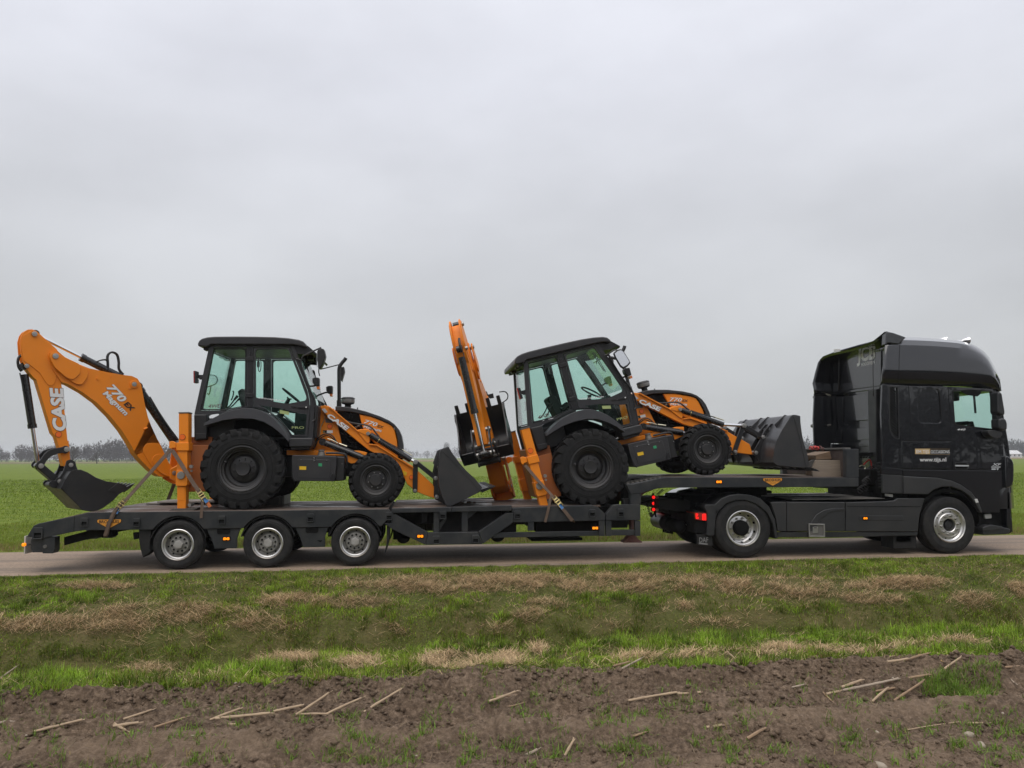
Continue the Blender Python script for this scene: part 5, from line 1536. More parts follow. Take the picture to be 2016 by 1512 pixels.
mb = MB(); mb.box(4.75, 7.25, 0.12, 0.75, 0.42, 0.93); mb.box(4.75, 7.25, 1.75, 2.4, 0.42, 0.93); mb.build('tanks', 'black_void', TK, 0.03)
bx = XZ([(1592, 1031), (1624, 1031.5), (1624.4, 1057.6), (1592.6, 1057)], 0.0)
mb = MB(); mb.prism(bx, -0.005, 0.02, holes=[XZ([(1594.5, 1033.5), (1621.5, 1034), (1621.8, 1055), (1595, 1054.6)], 0.0)], mat=0)
mb.prism(XZ([(1594, 1033), (1622, 1033), (1622, 1055), (1594, 1055)], 0.0), 0.012, 0.02, mat=1)
mb.prism(XZ([(1600.5, 1037.5), (1611, 1037.5), (1611, 1050), (1600.5, 1050)], 0.0), 0.004, 0.013, mat=0)
mb.prism(XZ([(1603, 1036), (1608, 1036), (1608, 1040), (1603, 1040)], 0.0), -0.004, 0.005, mat=1)
mb.build('socket_box', ['steel', 'grey_steel'], TK, 0.004)
# deck plate behind the cab
mb = MB(); a, b = PZ(1560, 981, 0.99), PZ(1760, 985, 0.99)
mb.box(5.0, 6.75, 0.15, 2.3, 0.975, 0.99); mb.build('catwalk', 'grey_steel', TK, 0.004)
# rear fenders
fo = T3([(890, 575), (955, 512), (1045, 477), (1130, 466), (1250, 476), (1350, 512), (1432, 590), (1492, 720), (1522, 905), (1496, 912), (1468, 760), (1410, 650), (1310, 568), (1200, 528), (1110, 526), (1010, 562), (930, 640), (900, 700)], 0.03)
mb = MB(); mb.prism(fo, 0.03, 0.62); mb.prism(fo, 1.9, 2.49); mb.build('rear_fender', 'truck_plastic', TK, 0.015, seg=3)
fl2 = T3([(790, 600), (800, 572), (890, 570), (925, 640), (905, 700), (888, 880), (815, 880), (820, 700), (815, 650)], 0.03)
mb = MB(); mb.prism(fl2, 0.03, 0.5); mb.prism(fl2, 2.0, 2.49); mb.build('fender_flank', 'truck_plastic', TK, 0.015)
mb = MB(); q = T3([(690, 640), (815, 640), (822, 870), (700, 860)], 0.1); mb.prism(q, 0.1, 0.55); mb.prism(q, 1.97, 2.42); mb.build('lamp_bracket', 'black_void', TK, 0.02)
tl = roundpoly(T3([(698, 652), (812, 655), (820, 735), (705, 722)], 0.06), 0.01)
mb = MB(); mb.prism(tl, 0.06, 0.5); o = mb.build('tail_lamp', 'red_lens', TK, 0.01)
mb = MB()
for pts in ([(704, 660), (728, 662), (728, 680), (714, 682), (714, 690), (732, 694), (732, 714), (706, 710)], [(768, 672), (782, 662), (806, 664), (808, 726), (792, 728), (790, 680), (784, 684), (784, 728), (770, 726)]):
    mb.prism(T3(pts, 0.055), 0.054, 0.06)
mb.build('lens', 'red_lit', o)
mf = T3([(712, 868), (866, 872), (872, 982), (720, 972)], 0.08)
mb = MB(); mb.prism(mf, 0.08, 0.1); o = mb.build('mud_flap', 'rubber', TK, 0.004)
decal(o, 'DAF', (738, 898, 828, 945), 'flap_print', bold=0.02, y=0.08, T=T3)
mb = MB(); mb.prism(T3([(736, 934 + 14), (822, 958), (822, 972), (736, 962)], 0.08), 0.077, 0.08); mb.build('flap_stripe', 'flap_print', o)
a = T3([(375, 805), (480, 815), (482, 866), (378, 845)], 2.0); mb = MB(); mb.prism(a, 2.0, 2.02); o = mb.build('mud_flap', 'rubber', TK)
decal(o, 'DAF', (392, 818, 455, 838), 'flap_print', bold=0.02, y=2.0, T=T3)
ff = T3([(430, 512), (480, 470), (545, 432), (650, 405), (800, 420), (880, 450), (935, 500), (800, 560), (430, 560)], 1.95)
mb = MB(); mb.prism(ff, 1.9, 2.45); mb.build('rear_fender', 'truck_paint', TK, 0.04, seg=3)
re_ = T3([(328, 522), (440, 512), (640, 530), (640, 640), (470, 628), (330, 612)], 0.6)
mb = MB(); mb.prism(re_, 0.55, 1.95); mb.build('rear_crossmember', 'trailer_dark', TK, 0.01)
tq = T3([(340, 608), (388, 612), (384, 640), (345, 632)], 1.9); mb = MB(); mb.prism(tq, 1.9, 2.3); mb.build('tail_lamp', 'red_lit', TK, 0.01)
for (u, v, r, y0, y1, m_) in ((415, 750, 0.14, 1.3, 1.9, 'hub_dark'), (545, 790, 0.125, 0.7, 1.2, 'black_void')):
    c = T3([(u, v)], y0)[0]
    mb = MB(); mb.lathe([(0, -0.05), (r * 0.7, -0.035), (r, 0.02), (r, y1 - y0 - 0.02), (r * 0.7, y1 - y0), (0, y1 - y0 + 0.02)], (c[0], y0, c[1]), n=28); mb.build('air_tank', 'truck_plastic' if m_ == 'hub_dark' else 'black_void', TK)
mb = MB(); mb.box(3.35, 3.75, 0.45, 1.9, 0.5, 0.9); mb.box(3.2, 4.6, 0.7, 1.8, 0.85, 1.05); mb.build('rear_frame_gear', 'black_void', TK, 0.03)
# fifth wheel
mb = MB(); a = P(1411, 974, 0.9); b = P(1520, 985, 0.9)
mb.box(3.75, 4.75, 0.85, 1.7, 1.0, 1.13); mb.prism(XZ([(1490, 972), (1520, 972), (1520, 966), (1508, 965), (1500, 969)], 0.8), 0.8, 1.7)
mb.build('fifth_wheel', 'black_void', TK, 0.02)
# air and power lines behind the cab
mb = MB()
for k, (a, b) in enumerate((((1700, 952), (1730, 925)), ((1690, 968), (1726, 940)), ((1706, 972), (1734, 948)), ((1702, 936), (1728, 912)))):
    p, q = P(a[0], a[1], 0.5 + 0.12 * k), P(b[0], b[1], 0.7 + 0.12 * k); mb.tube(coil(p, q, 0.055, 9), 0.012, 6)
mb.build('coiled_air_line', 'hose', TK)
mb = MB()
p = [P(1700, 915, 1.0), P(1712, 905, 1.0), P(1716, 918, 1.0), P(1716, 934, 1.0)]; mb.tube(spline(p, 5), 0.014, 6, mat=0)
p = [P(1692, 918, 0.9), P(1698, 916, 0.9), P(1704, 920, 0.9), P(1697, 930, 0.9)]; mb.tube(spline(p, 5), 0.01, 6, mat=1)
mb.build('cables', ['decal_red', 'zinc'], TK)
mb = MB()
for k in range(5):
    p = T1([(520 + k * 26, 1180), (538 + k * 26, 1180), (528 + k * 26, 1200), (512 + k * 26, 1200)], 0.9); mb.prism(p, 0.9, 0.94)
p = T1([(515, 1150), (660, 1146), (655, 1178), (515, 1182)], 0.95); mb.prism(p, 0.95, 1.2)
mb.box(6.7, 7.3, 0.5, 2.0, 1.2, 1.5); mb.box(6.8, 7.3, 0.3, 2.2, 0.95, 1.3)
mb.build('engine_rear_gear', 'black_void', TK, 0.01)
mb = MB()
for k in range(9):
    z = 1.62 - k * 0.055
    mb.box(6.72, 6.8, 0.12, 0.3, z - 0.018, z + 0.018)
mb.build('intake_bellows', 'rubber', TK, 0.008)
mb = MB(); a = T2([(664, 566), (716, 570), (718, 600), (668, 592)], 0.1); mb.prism(a, 0.1, 0.2); mb.build('work_lamp', 'lamp_clear', TK, 0.01)
mb = MB(); mb.box(6.85, 7.3, 0.12, 0.5, 0.1, 0.5); mb.box(6.9, 7.2, 0.12, 0.4, 0.2, 0.5); mb.build('mud_flap', 'rubber', TK, 0.01)
# ------------------------------------------------------------------ backhoe loaders
DCK = 0.918
AX1R, AX1F = (-4.433, 1.575), (-2.279, 1.372)
O1 = Vector((AX1R[0], 1.3, DCK))
M1 = Matrix.Translation(O1)
ANG = R(13.4)
mid1 = Vector(((AX1R[0] + AX1F[0]) / 2, 0, (AX1R[1] + AX1F[1]) / 2))
mid2 = Vector(((1.356 + 3.574) / 2, 0, (1.572 + 1.875) / 2))
ROT2 = Matrix.Rotation(-ANG, 4, 'Y')
M2 = Matrix.Translation(mid2) @ ROT2 @ Matrix.Translation(-mid1) @ M1
B1 = empty('backhoe_loader', M=M1)
tag(B1, 'orange and black backhoe loader standing level on the rear deck, digging boom stretched out behind', 'backhoe', 'backhoe loaders on the trailer')
B2 = empty('backhoe_loader', M=M2)
tag(B2, 'orange and black backhoe loader tilted nose-up against the gooseneck, boom folded upright', 'backhoe', 'backhoe loaders on the trailer')
W12 = M2 @ M1.inverted()      # world of the first machine to world of the second

def ZA(pts, Y): return XZ(Z_(340, 640, 5.6, pts), Y)
def ZBB(pts, Y): return XZ(Z_(370, 800, 5.6, pts), Y)
def ZC(pts, Y): return XZ(Z_(580, 740, 5.04, pts), Y)
def ZD(pts, Y): return XZ(Z_(620, 780, 11.2, pts), Y)
def ZE(pts, Y): return XZ(Z_(260, 800, 6.873, pts), Y)
MC = 1.3           # centre line of the machines
def fy(y): return 2 * MC - y
def two(mb_fn, name, mat, bev=0.01, root=None, seg=2):
    mb = MB(); mb_fn(mb, False); a = mb.build(name, mat, root or B1, bev, seg=seg)
    mb = MB(); mb_fn(mb, True); b = mb.build(name, mat, root or B1, bev, seg=seg)
    return a, b
def pr2(poly, y0, y1, holes=()):
    return lambda m, far: m.prism(poly, fy(y1) if far else y0, fy(y0) if far else y1, holes)

# ---- wheels
rw = machine_wheel(B1, M1.inverted() @ Vector((AX1R[0], 0.15, AX1R[1])), False)
mirrored(rw, B1, fy(0.15))
fwh = machine_wheel(B1, M1.inverted() @ Vector((AX1F[0], 0.30, AX1F[1])), True)
mirrored(fwh, B1, fy(0.30))
# ---- chassis
YC = 0.5
mb = MB()
mb.cyl((AX1R[0], 0.45, AX1R[1]), (AX1R[0], 2.15, AX1R[1]), 0.14, 18)
mb.box(AX1R[0] - 0.3, AX1R[0] + 0.3, 0.9, 1.7, 1.38, 1.85)
mb.box(AX1R[0] + 0.2, AX1F[0] + 0.2, 1.0, 1.6, 1.42, 1.9)
mb.cyl((AX1F[0], 0.5, AX1F[1]), (AX1F[0], 2.1, AX1F[1]), 0.09, 14)
mb.box(AX1F[0] - 0.2, AX1F[0] + 0.2, 1.0, 1.6, 1.3, 1.65)
mb.build('axle_housing', 'machine_black', B1, 0.03)
ch = ZC([(-80, 738), (640, 742), (720, 760), (690, 850), (560, 872), (520, 850), (500, 792), (-80, 786)], 0.72)
two(pr2(ch, 0.72, 0.80), 'chassis_rail', 'orange', 0.01)
# ---- engine block seen between the arms
eng = ZC([(425, 352), (640, 372), (760, 640), (900, 770), (690, 760), (470, 742), (420, 520)], 1.0)
mb = MB(); mb.prism(eng, 0.98, 1.62)
c = ZC([(515, 405)], 0.97)[0]; mb.lathe([(0.0, -0.03), (0.05, -0.03), (0.055, -0.015), (0.1, -0.01), (0.11, 0.06)], (c[0], 0.97, c[1]), n=24)
for (u0, v0, u1, v1, r) in ((470, 560, 620, 600, 0.02), (500, 620, 640, 700, 0.025), (560, 480, 660, 520, 0.03), (480, 690, 660, 730, 0.02), (500, 500, 530, 680, 0.022), (590, 610, 600, 730, 0.03)):
    a, b = ZC([(u0, v0), (u1, v1)], 0.93); mb.tube([(a[0], 0.94, a[1]), ((a[0] + b[0]) / 2, 0.9, (a[1] + b[1]) / 2 + 0.02), (b[0], 0.94, b[1])], r, 8)
mb.build('engine', 'black_void', B1)
mb = MB()
for (u0, v0, u1, v1, r) in ((545, 600, 600, 606, 0.008), (600, 510, 645, 490, 0.02), (640, 655, 700, 640, 0.008)):
    a, b = ZC([(u0, v0), (u1, v1)], 0.88); mb.tube([(a[0], 0.9, a[1]), (b[0], 0.9, b[1])], r, 8)
mb.build('engine_pipes', 'grey_steel', B1)
# ---- bonnet
hood = ZC([(405, 302), (480, 305), (550, 315), (700, 350), (850, 401), (940, 443), (990, 478), (1034, 530), (1060, 590), (1076, 680), (1080, 790), (1040, 826), (1026, 640), (1004, 552), (985, 508), (940, 474), (850, 432), (760, 400), (640, 374), (540, 356), (405, 348)], 0.92)
mb = MB(); mb.prism(hood, 0.90, fy(0.90)); hd_ = mb.build('bonnet', 'cab_grey', B1, 0.012, seg=3)
side = ZC([(640, 378), (760, 404), (930, 474), (972, 500), (994, 540), (1018, 640), (1026, 822), (940, 800), (800, 680), (690, 560), (664, 480)], 0.92)
mb = MB(); mb.prism(side, 0.925, fy(0.925)); sp_ = mb.build('bonnet_side', 'orange', B1, 0.02, seg=3)
mb = MB(); mb.prism(ZC([(1028, 600), (1062, 640), (1076, 720), (1082, 800), (1075, 830), (1030, 830)], 0.95), 0.95, fy(0.95)); mb.build('grille', 'black_void', B1, 0.02)
mb = MB(); c = ZC([(625, 325)], 1.2)[0]; mb.cyl((c[0], 1.2, c[1] - 0.03), (c[0], 1.2, c[1] + 0.02), 0.01, 8); mb.build('washer_jet', 'machine_black', B1)
# ---- lettering helper on a plane Y
def label_px(parent, body, p0, p1, cap, Y, mat, shear=0.0, bold=0.02, outline=None, name='lettering', ob=0.055, M=None):
    """text centred on the photo line p0-p1; cap = capital height in photo pixels"""
    a, b = P(p0[0], p0[1], Y), P(p1[0], p1[1], Y)
    eu = (b - a); w = eu.length; eu.normalize(); ev = Vector((-eu.z, 0, eu.x))
    if ev.z < 0 and abs(eu.x) > 0.5: ev = -ev
    n = eu.cross(ev)
    if n.y > 0: ev = -ev
    h = cap * (P(p0[0], p0[1], Y) - P(p0[0] + 1, p0[1], Y)).length
    mb = MB(); c = (a + b) / 2
    if outline:
        letter(mb, body, c, eu, ev, h, w * 1.02, 0.002, 1, shear, bold + 0.03)
    letter(mb, body, c, eu, ev, h, w, 0.004, 0, shear, bold)
    return mb.build(name, [mat, outline] if outline else mat, parent, fix=False)
def zc(u, v, o=(580, 740, 5.04)): return (o[0] + u / o[2], o[1] + v / o[2])
label_px(sp_, '770', zc(690, 450), zc(822, 486), 7.6, 0.925, 'decal_white', 0.25, 0.03, 'decal_dark')
label_px(sp_, 'EX', zc(822, 496), zc(884, 512), 5.0, 0.925, 'decal_black', 0.2, 0.03)
label_px(sp_, 'Magnum', zc(685, 498), zc(862, 545), 5.6, 0.925, 'decal_white', 0.15, 0.03, 'decal_dark')
# ---- intake bowl, exhaust
c = ZC([(530, 250)], 1.25)[0]
mb = MB(); mb.lathe([(0.0, 0.115), (0.09, 0.11), (0.12, 0.095), (0.128, 0.08), (0.124, 0.075)], (c[0], 1.25, c[1] - 0.04), n=32, axis='Z'); a = mb.build('intake_cap', 'machine_black', B1, smooth=50)
mb = MB(); mb.lathe([(0.118, 0.08), (0.124, 0.04), (0.118, 0.005), (0.1, 0.0)], (c[0], 1.25, c[1] - 0.04), n=32, axis='Z'); mb.build('intake_bowl', 'bowl', a)
mb = MB(); mb.lathe([(0.118, 0.004), (0.1, -0.015), (0.06, -0.025), (0.052, -0.05), (0.06, -0.055), (0.06, -0.07), (0.052, -0.075), (0.06, -0.11)], (c[0], 1.25, c[1] - 0.04), n=24, axis='Z'); mb.build('intake_stem', 'machine_black', a)
ex = [(p[0], 1.55, p[1]) for p in ZA([(1835, 900), (1835, 780), (1834, 600), (1834, 500), (1842, 455), (1868, 415), (1895, 385), (1910, 362)], 1.55)]
mb = MB(); mb.tube(spline(ex, 3), 0.034, 16); q = ZA([(1835, 900), (1835, 830)], 1.55); mb.cyl((q[0][0], 1.55, q[0][1]), (q[1][0], 1.55, q[1][1]), 0.045, 16)
mb.build('exhaust_stack', 'machine_black', B1, smooth=60)
# ---- cab
frame = ZA([(402, 232), (1335, 232), (1440, 480), (1510, 680), (1548, 790), (1562, 880), (1558, 1000), (1545, 1245), (1290, 1245), (1235, 1150), (1140, 1032), (1035, 942), (900, 908), (820, 908), (700, 930), (590, 962), (420, 985), (392, 1000), (394, 1266), (238, 1268), (240, 975)], YC)
h1 = ZA([(302, 943), (452, 247), (815, 247), (815, 893), (700, 915), (585, 943)], YC)
h2 = ZA([(890, 247), (1293, 247), (1440, 595), (1488, 720), (1512, 830), (1516, 960), (1490, 1232), (1296, 1230), (1240, 1130), (1160, 1035), (1045, 938), (890, 902)], YC)
cab_a, cab_b = two(pr2(frame, YC, YC + 0.07, [h1, h2]), 'cab_frame', 'cab_grey', 0.012)
g1 = roundpoly(ZA([(330, 925), (456, 268), (797, 266), (790, 886), (690, 905), (560, 926)], YC), [0.03, 0.03, 0.06, 0.02, 0.03, 0.03])
f1 = ZA([(308, 938), (456, 252), (810, 252), (810, 889), (700, 911), (585, 938)], YC)
wa, wb = two(pr2(f1, YC + 0.012, YC + 0.045, [g1]), 'side_window_frame', 'machine_black', 0.006)
two(pr2(ZA([(315, 932), (450, 258), (804, 258), (804, 886), (700, 906), (580, 932)], YC), YC + 0.03, YC + 0.034), 'window_pane', 'cab_glass', 0)
f2 = ZA([(896, 252), (1290, 252), (1436, 598), (1483, 722), (1506, 832), (1510, 960), (1485, 1227), (1300, 1226), (1244, 1127), (1163, 1031), (1047, 933), (896, 898)], YC)
gu = roundpoly(ZA([(914, 268), (1274, 264), (1390, 560), (1476, 795), (1466, 832), (1268, 868), (1120, 845), (916, 800)], YC), [0.06, 0.04, 0.03, 0.03, 0.03, 0.03, 0.03, 0.03])
gl_ = roundpoly(ZA([(962, 886), (1200, 918), (1395, 974), (1478, 985), (1462, 1208), (1314, 1210), (1262, 1130), (1180, 1035), (1060, 942)], YC), [0.02, 0.02, 0.02, 0.02, 0.03, 0.02, 0.02, 0.02, 0.02])
da, db = two(pr2(f2, YC - 0.012, YC + 0.04, [gu, gl_]), 'door', 'cab_grey', 0.008)
for nm, poly in (('door_pane', ZA([(905, 258), (1284, 256), (1484, 800), (1472, 842), (1268, 880), (1120, 856), (906, 812)], YC)), ('lower_pane', ZA([(950, 878), (1200, 906), (1400, 963), (1490, 975), (1474, 1220), (1306, 1222), (1252, 1135), (1172, 1043), (1052, 950)], YC))):
    mb = MB(); mb.prism(poly, YC + 0.012, YC + 0.016); mb.build(nm, 'cab_glass', da)
    mb = MB(); mb.prism(poly, fy(YC) - 0.016, fy(YC) - 0.012); mb.build(nm, 'cab_glass', db)
# pillar cover, hinges, door handle
mb = MB(); mb.prism(ZA([(828, 232), (888, 232), (884, 905), (826, 905)], YC), YC - 0.004, YC + 0.01); mb.build('centre_pillar', 'machine_black', B1, 0.01)
for v in (360, 762):
    mb = MB(); mb.prism(ZA([(806, v - 8), (898, v - 12), (898, v + 34), (806, v + 38)], YC), YC - 0.03, YC - 0.006); mb.prism(ZA([(826, v - 70), (862, v - 70), (862, v), (826, v)], YC), YC - 0.02, YC - 0.006); mb.build('hinge', 'machine_black', da, 0.006)
mb = MB(); mb.prism(roundpoly(ZA([(1308, 888), (1362, 892), (1366, 914), (1310, 910)], YC), 0.015), YC - 0.03, YC - 0.011); mb.prism(roundpoly(ZA([(1378, 900), (1490, 894), (1498, 922), (1380, 918)], YC), 0.015), YC - 0.035, YC - 0.011); mb.build('door_handle', 'machine_black', da, 0.005)
c = ZA([(1474, 907)], YC)[0]; mb = MB(); mb.cyl((c[0], YC - 0.04, c[1]), (c[0], YC - 0.034, c[1]), 0.012, 10); mb.build('lock', 'decal_white', da)
# roof
roof = ZA([(275, 232), (275, 200), (290, 170), (320, 148), (380, 132), (460, 125), (700, 123), (920, 125), (1130, 130), (1280, 142), (1390, 160), (1440, 180), (1465, 210), (1478, 240), (1455, 244), (1400, 226), (1320, 216), (420, 214), (380, 238)], 0.42)
mb = MB(); mb.prism(roof, 0.42, fy(0.42)); rf_ = mb.build('cab_roof', 'cab_grey', B1, 0.05, seg=4)
mb = MB(); mb.prism(ZA([(395, 210), (1340, 210), (1350, 240), (395, 240)], YC), YC + 0.002, fy(YC) - 0.002); mb.build('roof_frame', 'machine_black', B1, 0.01)
# roof lamps front and rear
mb = MB()
for y in (0.62, 0.95, fy(0.62), fy(0.95)):
    c = ZA([(1430, 265)], 0.6)[0]; mb.box(c[0] - 0.06, c[0] + 0.05, y - 0.08, y + 0.08, c[1] - 0.06, c[1] + 0.05)
    c = ZA([(375, 250)], 0.6)[0]; mb.box(c[0] - 0.04, c[0] + 0.05, y - 0.08, y + 0.08, c[1] - 0.05, c[1] + 0.04)
mb.build('roof_lamps', 'machine_black', rf_, 0.015)
# visor shroud over the windscreen
mb = MB(); vs_ = ZA([(1335, 232), (1478, 238), (1560, 300), (1500, 330), (1372, 322)], 0.55)
mb.prism(vs_, 0.52, 0.56); mb.prism(vs_, fy(0.56), fy(0.52)); mb.prism(ZA([(1470, 228), (1500, 236), (1595, 318), (1580, 340), (1560, 320)], 0.55), 0.52, fy(0.52)); mb.build('visor', 'machine_black', rf_, 0.006)
# windscreen, rear pane
ws = ZA([(1345, 240), (1350, 240), (1560, 800), (1553, 800)], YC); mb = MB(); mb.prism(ws, YC + 0.07, fy(YC) - 0.07); mb.build('windscreen', 'cab_glass', B1)
rp = ZA([(415, 240), (421, 240), (268, 930), (260, 930)], YC); mb = MB(); mb.prism(rp, YC + 0.07, fy(YC) - 0.07); mb.build('rear_pane', 'cab_glass', B1)
# cab floor, lower rear panel, step
mb = MB(); a, b = ZA([(300, 985), (1535, 1245)], YC)[0], ZA([(300, 985), (1535, 1245)], YC)[1]
mb.box(a[0], b[0], YC + 0.08, fy(YC) - 0.08, b[1] - 0.03, b[1] + 0.02)
mb.box(a[0] - 0.04, a[0] + 0.55, YC + 0.08, fy(YC) - 0.08, b[1], a[1] - 0.06); mb.build('cab_floor', 'machine_black', B1, 0.02)
two(pr2(ZA([(236, 985), (380, 985), (384, 1190), (370, 1262), (240, 1275)], 0.4), 0.38, 0.52), 'rear_corner_panel', 'machine_black', 0.02)
two(pr2(ZA([(245, 1195), (370, 1195), (366, 1250), (248, 1255)], 0.37), 0.365, 0.38), 'rear_corner_trim', 'machine_black', 0.006)
two(pr2(ZA([(1284, 1245), (1545, 1245), (1550, 1300), (1535, 1340), (1285, 1345)], 0.4), 0.36, 0.7), 'cab_step', 'cab_grey', 0.02, seg=3)
two(pr2(ZA([(1300, 1345), (1530, 1340), (1500, 1370), (1310, 1378)], 0.45), 0.42, 0.7), 'step_bracket', 'machine_black', 0.01)
two(pr2(ZA([(1548, 870), (1580, 880), (1612, 890), (1600, 1100), (1590, 1245), (1548, 1245)], 0.6), 0.58, 0.95), 'firewall', 'machine_black', 0.02)
# fenders
fend = ZA([(338, 1108), (352, 1080), (430, 1032), (520, 985), (600, 952), (700, 928), (800, 916), (880, 918), (960, 938), (1040, 976), (1110, 1028), (1180, 1098), (1250, 1190), (1282, 1262), (1276, 1288), (1200, 1204), (1100, 1124), (1000, 1066), (880, 1034), (720, 1028), (560, 1048), (440, 1082), (345, 1114)], 0.2)
two(pr2(fend, 0.2, 0.6), 'fender', 'fender_grey', 0.03, seg=4)
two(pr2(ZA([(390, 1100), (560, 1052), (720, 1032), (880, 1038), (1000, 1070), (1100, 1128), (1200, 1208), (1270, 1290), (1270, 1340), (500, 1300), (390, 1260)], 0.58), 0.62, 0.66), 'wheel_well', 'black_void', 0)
# seat, steering, controls, far grab rails
def ins(pts, Y): return ZA(pts, Y)
mb = MB(); st = XZ([(1077, 791), (1083, 783), (1092, 785), (1105, 806), (1102, 818), (1094, 817)], 1.3)
S2 = lambda pts, Y: [tuple((lambda q: (q.x, q.z))(W12.inverted() @ P(a, b, Y))) for a, b in pts]
sb = S2([(1073.5, 787), (1080, 780.5), (1090, 782), (1103, 800), (1106, 812), (1098, 823), (1093, 822), (1083, 806)], 1.3)
mb.prism(sb, 1.05, 1.55); mb.build('seat_back', 'seat', B1, 0.04, seg=3)
mb = MB(); mb.prism(S2([(1096, 806), (1121, 788), (1124, 795), (1102, 813)], 1.3), 1.0, 1.08); mb.prism(S2([(1096, 806), (1121, 788), (1124, 795), (1102, 813)], 1.3), 1.52, 1.6)
mb.prism(S2([(1092, 820), (1106, 808), (1126, 800), (1130, 806), (1128, 822), (1100, 834)], 1.3), 1.05, 1.55); mb.build('seat_base', 'seat', B1, 0.03, seg=3)
swc = W12.inverted() @ P(1164, 772, 1.3)
ax = Vector((0.64, 0, 0.77)).normalized(); e1 = Vector((0, 1, 0)); e2 = ax.cross(e1)
ring = [swc + e1 * 0.2 * math.cos(t) + e2 * 0.2 * math.sin(t) for t in [i * math.pi / 12 for i in range(24)]]
mb = MB(); mb.tube(ring, 0.016, 8, closed=True); mb.tube([swc - ax * 0.06 + e1 * 0.19, swc - ax * 0.08, swc - ax * 0.06 - e1 * 0.19], 0.014, 6); mb.tube([swc - ax * 0.06, swc - ax * 0.5 + Vector((0.12, 0, 0))], [0.03, 0.06], 10)
mb.build('steering_wheel', 'machine_black', B1)
mb = MB(); dq = swc + Vector((0.2, 0, -0.35)); mb.hexa([(dq.x - 0.12, 1.1, dq.z - 0.5), (dq.x + 0.22, 1.1, dq.z - 0.5), (dq.x + 0.22, 1.5, dq.z - 0.5), (dq.x - 0.12, 1.5, dq.z - 0.5), (dq.x - 0.1, 1.12, dq.z + 0.18), (dq.x + 0.1, 1.12, dq.z + 0.22), (dq.x + 0.1, 1.48, dq.z + 0.22), (dq.x - 0.1, 1.48, dq.z + 0.18)]); mb.build('dashboard', 'machine_black', B1, 0.03)
mb = MB()
for k, (x0, y0, x1, y1) in enumerate(((445, 805, 461, 787), (447, 806, 468, 788))):
    a, b = P(x0, y0, 0.9 + 0.3 * k), P(x1, y1, 0.9 + 0.3 * k)
    mb.tube(spline([a, a.lerp(b, 0.5) + Vector((0, 0, -0.02)), b], 4), 0.012, 6); mb.tube([b, b + (b - a).normalized() * 0.09], [0.018, 0.026], 8)
mb.build('control_levers', 'machine_black', B1)
mb = MB()
def grab(pts, Y, r=0.012): mb.tube(spline([P(a, b, Y) for a, b in pts], 4), r, 6)
grab([(412, 738), (424, 740), (428, 748), (424, 756), (414, 760), (408, 762)], 1.98); grab([(408, 774), (412, 776), (415, 762), (414, 760)], 1.98)
grab([(458, 770), (460, 772), (458, 782), (455, 788)], 1.98); grab([(524, 712), (521, 720), (522, 728), (528, 729)], 1.98)
mb.build('grab_rails', 'machine_black', B1)
mb = MB(); q = [P(511, 718, 1.5) + Vector((0, 0.13 * math.cos(t), 0.13 * math.sin(t))) for t in [i * math.pi / 8 for i in range(16)]]
mb.tube(q, 0.008, 5, closed=True); c = P(507, 717, 1.5); mb.tube([c, c + Vector((0.03, 0, 0))], 0.06, 12); mb.build('cab_fan', 'machine_black', B1)
# windscreen wipers and grid hints
mb = MB()
for (a, b) in (((594, 700), (608, 742)), ((600, 704), (611, 745)), ((606, 705), (596, 725))):
    mb.tube([P(*a, 1.2), P(*b, 1.2)], 0.008, 5)
mb.build('wiper', 'machine_black', B1)
# cab decals
label_px(wa, '4WD', (410, 799.8), (436.5, 798.8), 7.0, YC + 0.028, 'grey_steel', 0.25, 0.03)
label_px(da, 'PRO', (574.5, 841.8), (598.5, 841.8), 5.0, YC + 0.010, 'decal_lime', 0.0, 0.0)
label_px(da, 'WWW.CASECE.COM', (508, 783), (560, 789.5), 2.8, YC + 0.010, 'decal_white', 0.2, 0.02)
mb = MB(); mb.prism(ZA([(1180, 935), (1282, 955), (1280, 992), (1178, 972)], YC), YC + 0.006, YC + 0.011); mb.build('label_plate', 'decal_lime', da)
# mirrors, lamps on stalks
mir = roundpoly(ZA([(1602, 275), (1640, 262), (1672, 268), (1690, 345), (1665, 430), (1630, 488), (1608, 480), (1600, 350)], 0.25), 0.02)
mb = MB(); mb.prism(mir, 0.18, 0.36); o = mb.build('mirror', 'machine_black', B1, 0.03, seg=3)
m2q = W12.inverted() @ P(1224, 704, 0.2)
mb = MB(); pts = S2([(1208, 697), (1222, 688.5), (1240, 714), (1227, 723.5), (1212, 706)], 0.2)
gx = min(p[0] for p in ZA([(1600, 300)], 0.25)) - 0.004
gz = [p[1] for p in mir]
mb.box(gx - 0.004, gx, 0.20, 0.34, min(gz) + 0.04, max(gz) - 0.04); mb.build('mirror_glass', 'mirror_glass', o)
mb = MB()
mb.tube([(p[0], 0.4, p[1]) for p in ZA([(1420, 385), (1430, 345), (1520, 300), (1636, 248), (1640, 275)], 0.4)], 0.014, 8)
mb.tube([(p[0], 0.27, p[1]) for p in ZA([(1612, 470), (1610, 520), (1620, 560)], 0.27)], 0.01, 6)
mb.build('mirror_arm', 'machine_black', o)
a = ZA([(1850, 460), (1885, 455), (1892, 510), (1860, 620), (1852, 610)], 2.2); mb = MB(); mb.prism(a, 2.24, 2.42); mb.build('mirror', 'machine_black', B1, 0.03)
mb = MB(); mb.tube([(p[0], 2.2, p[1]) for p in ZA([(1640, 485), (1740, 460), (1850, 432), (1862, 470)], 2.2)], 0.012, 6); mb.build('mirror_arm', 'machine_black', B1)
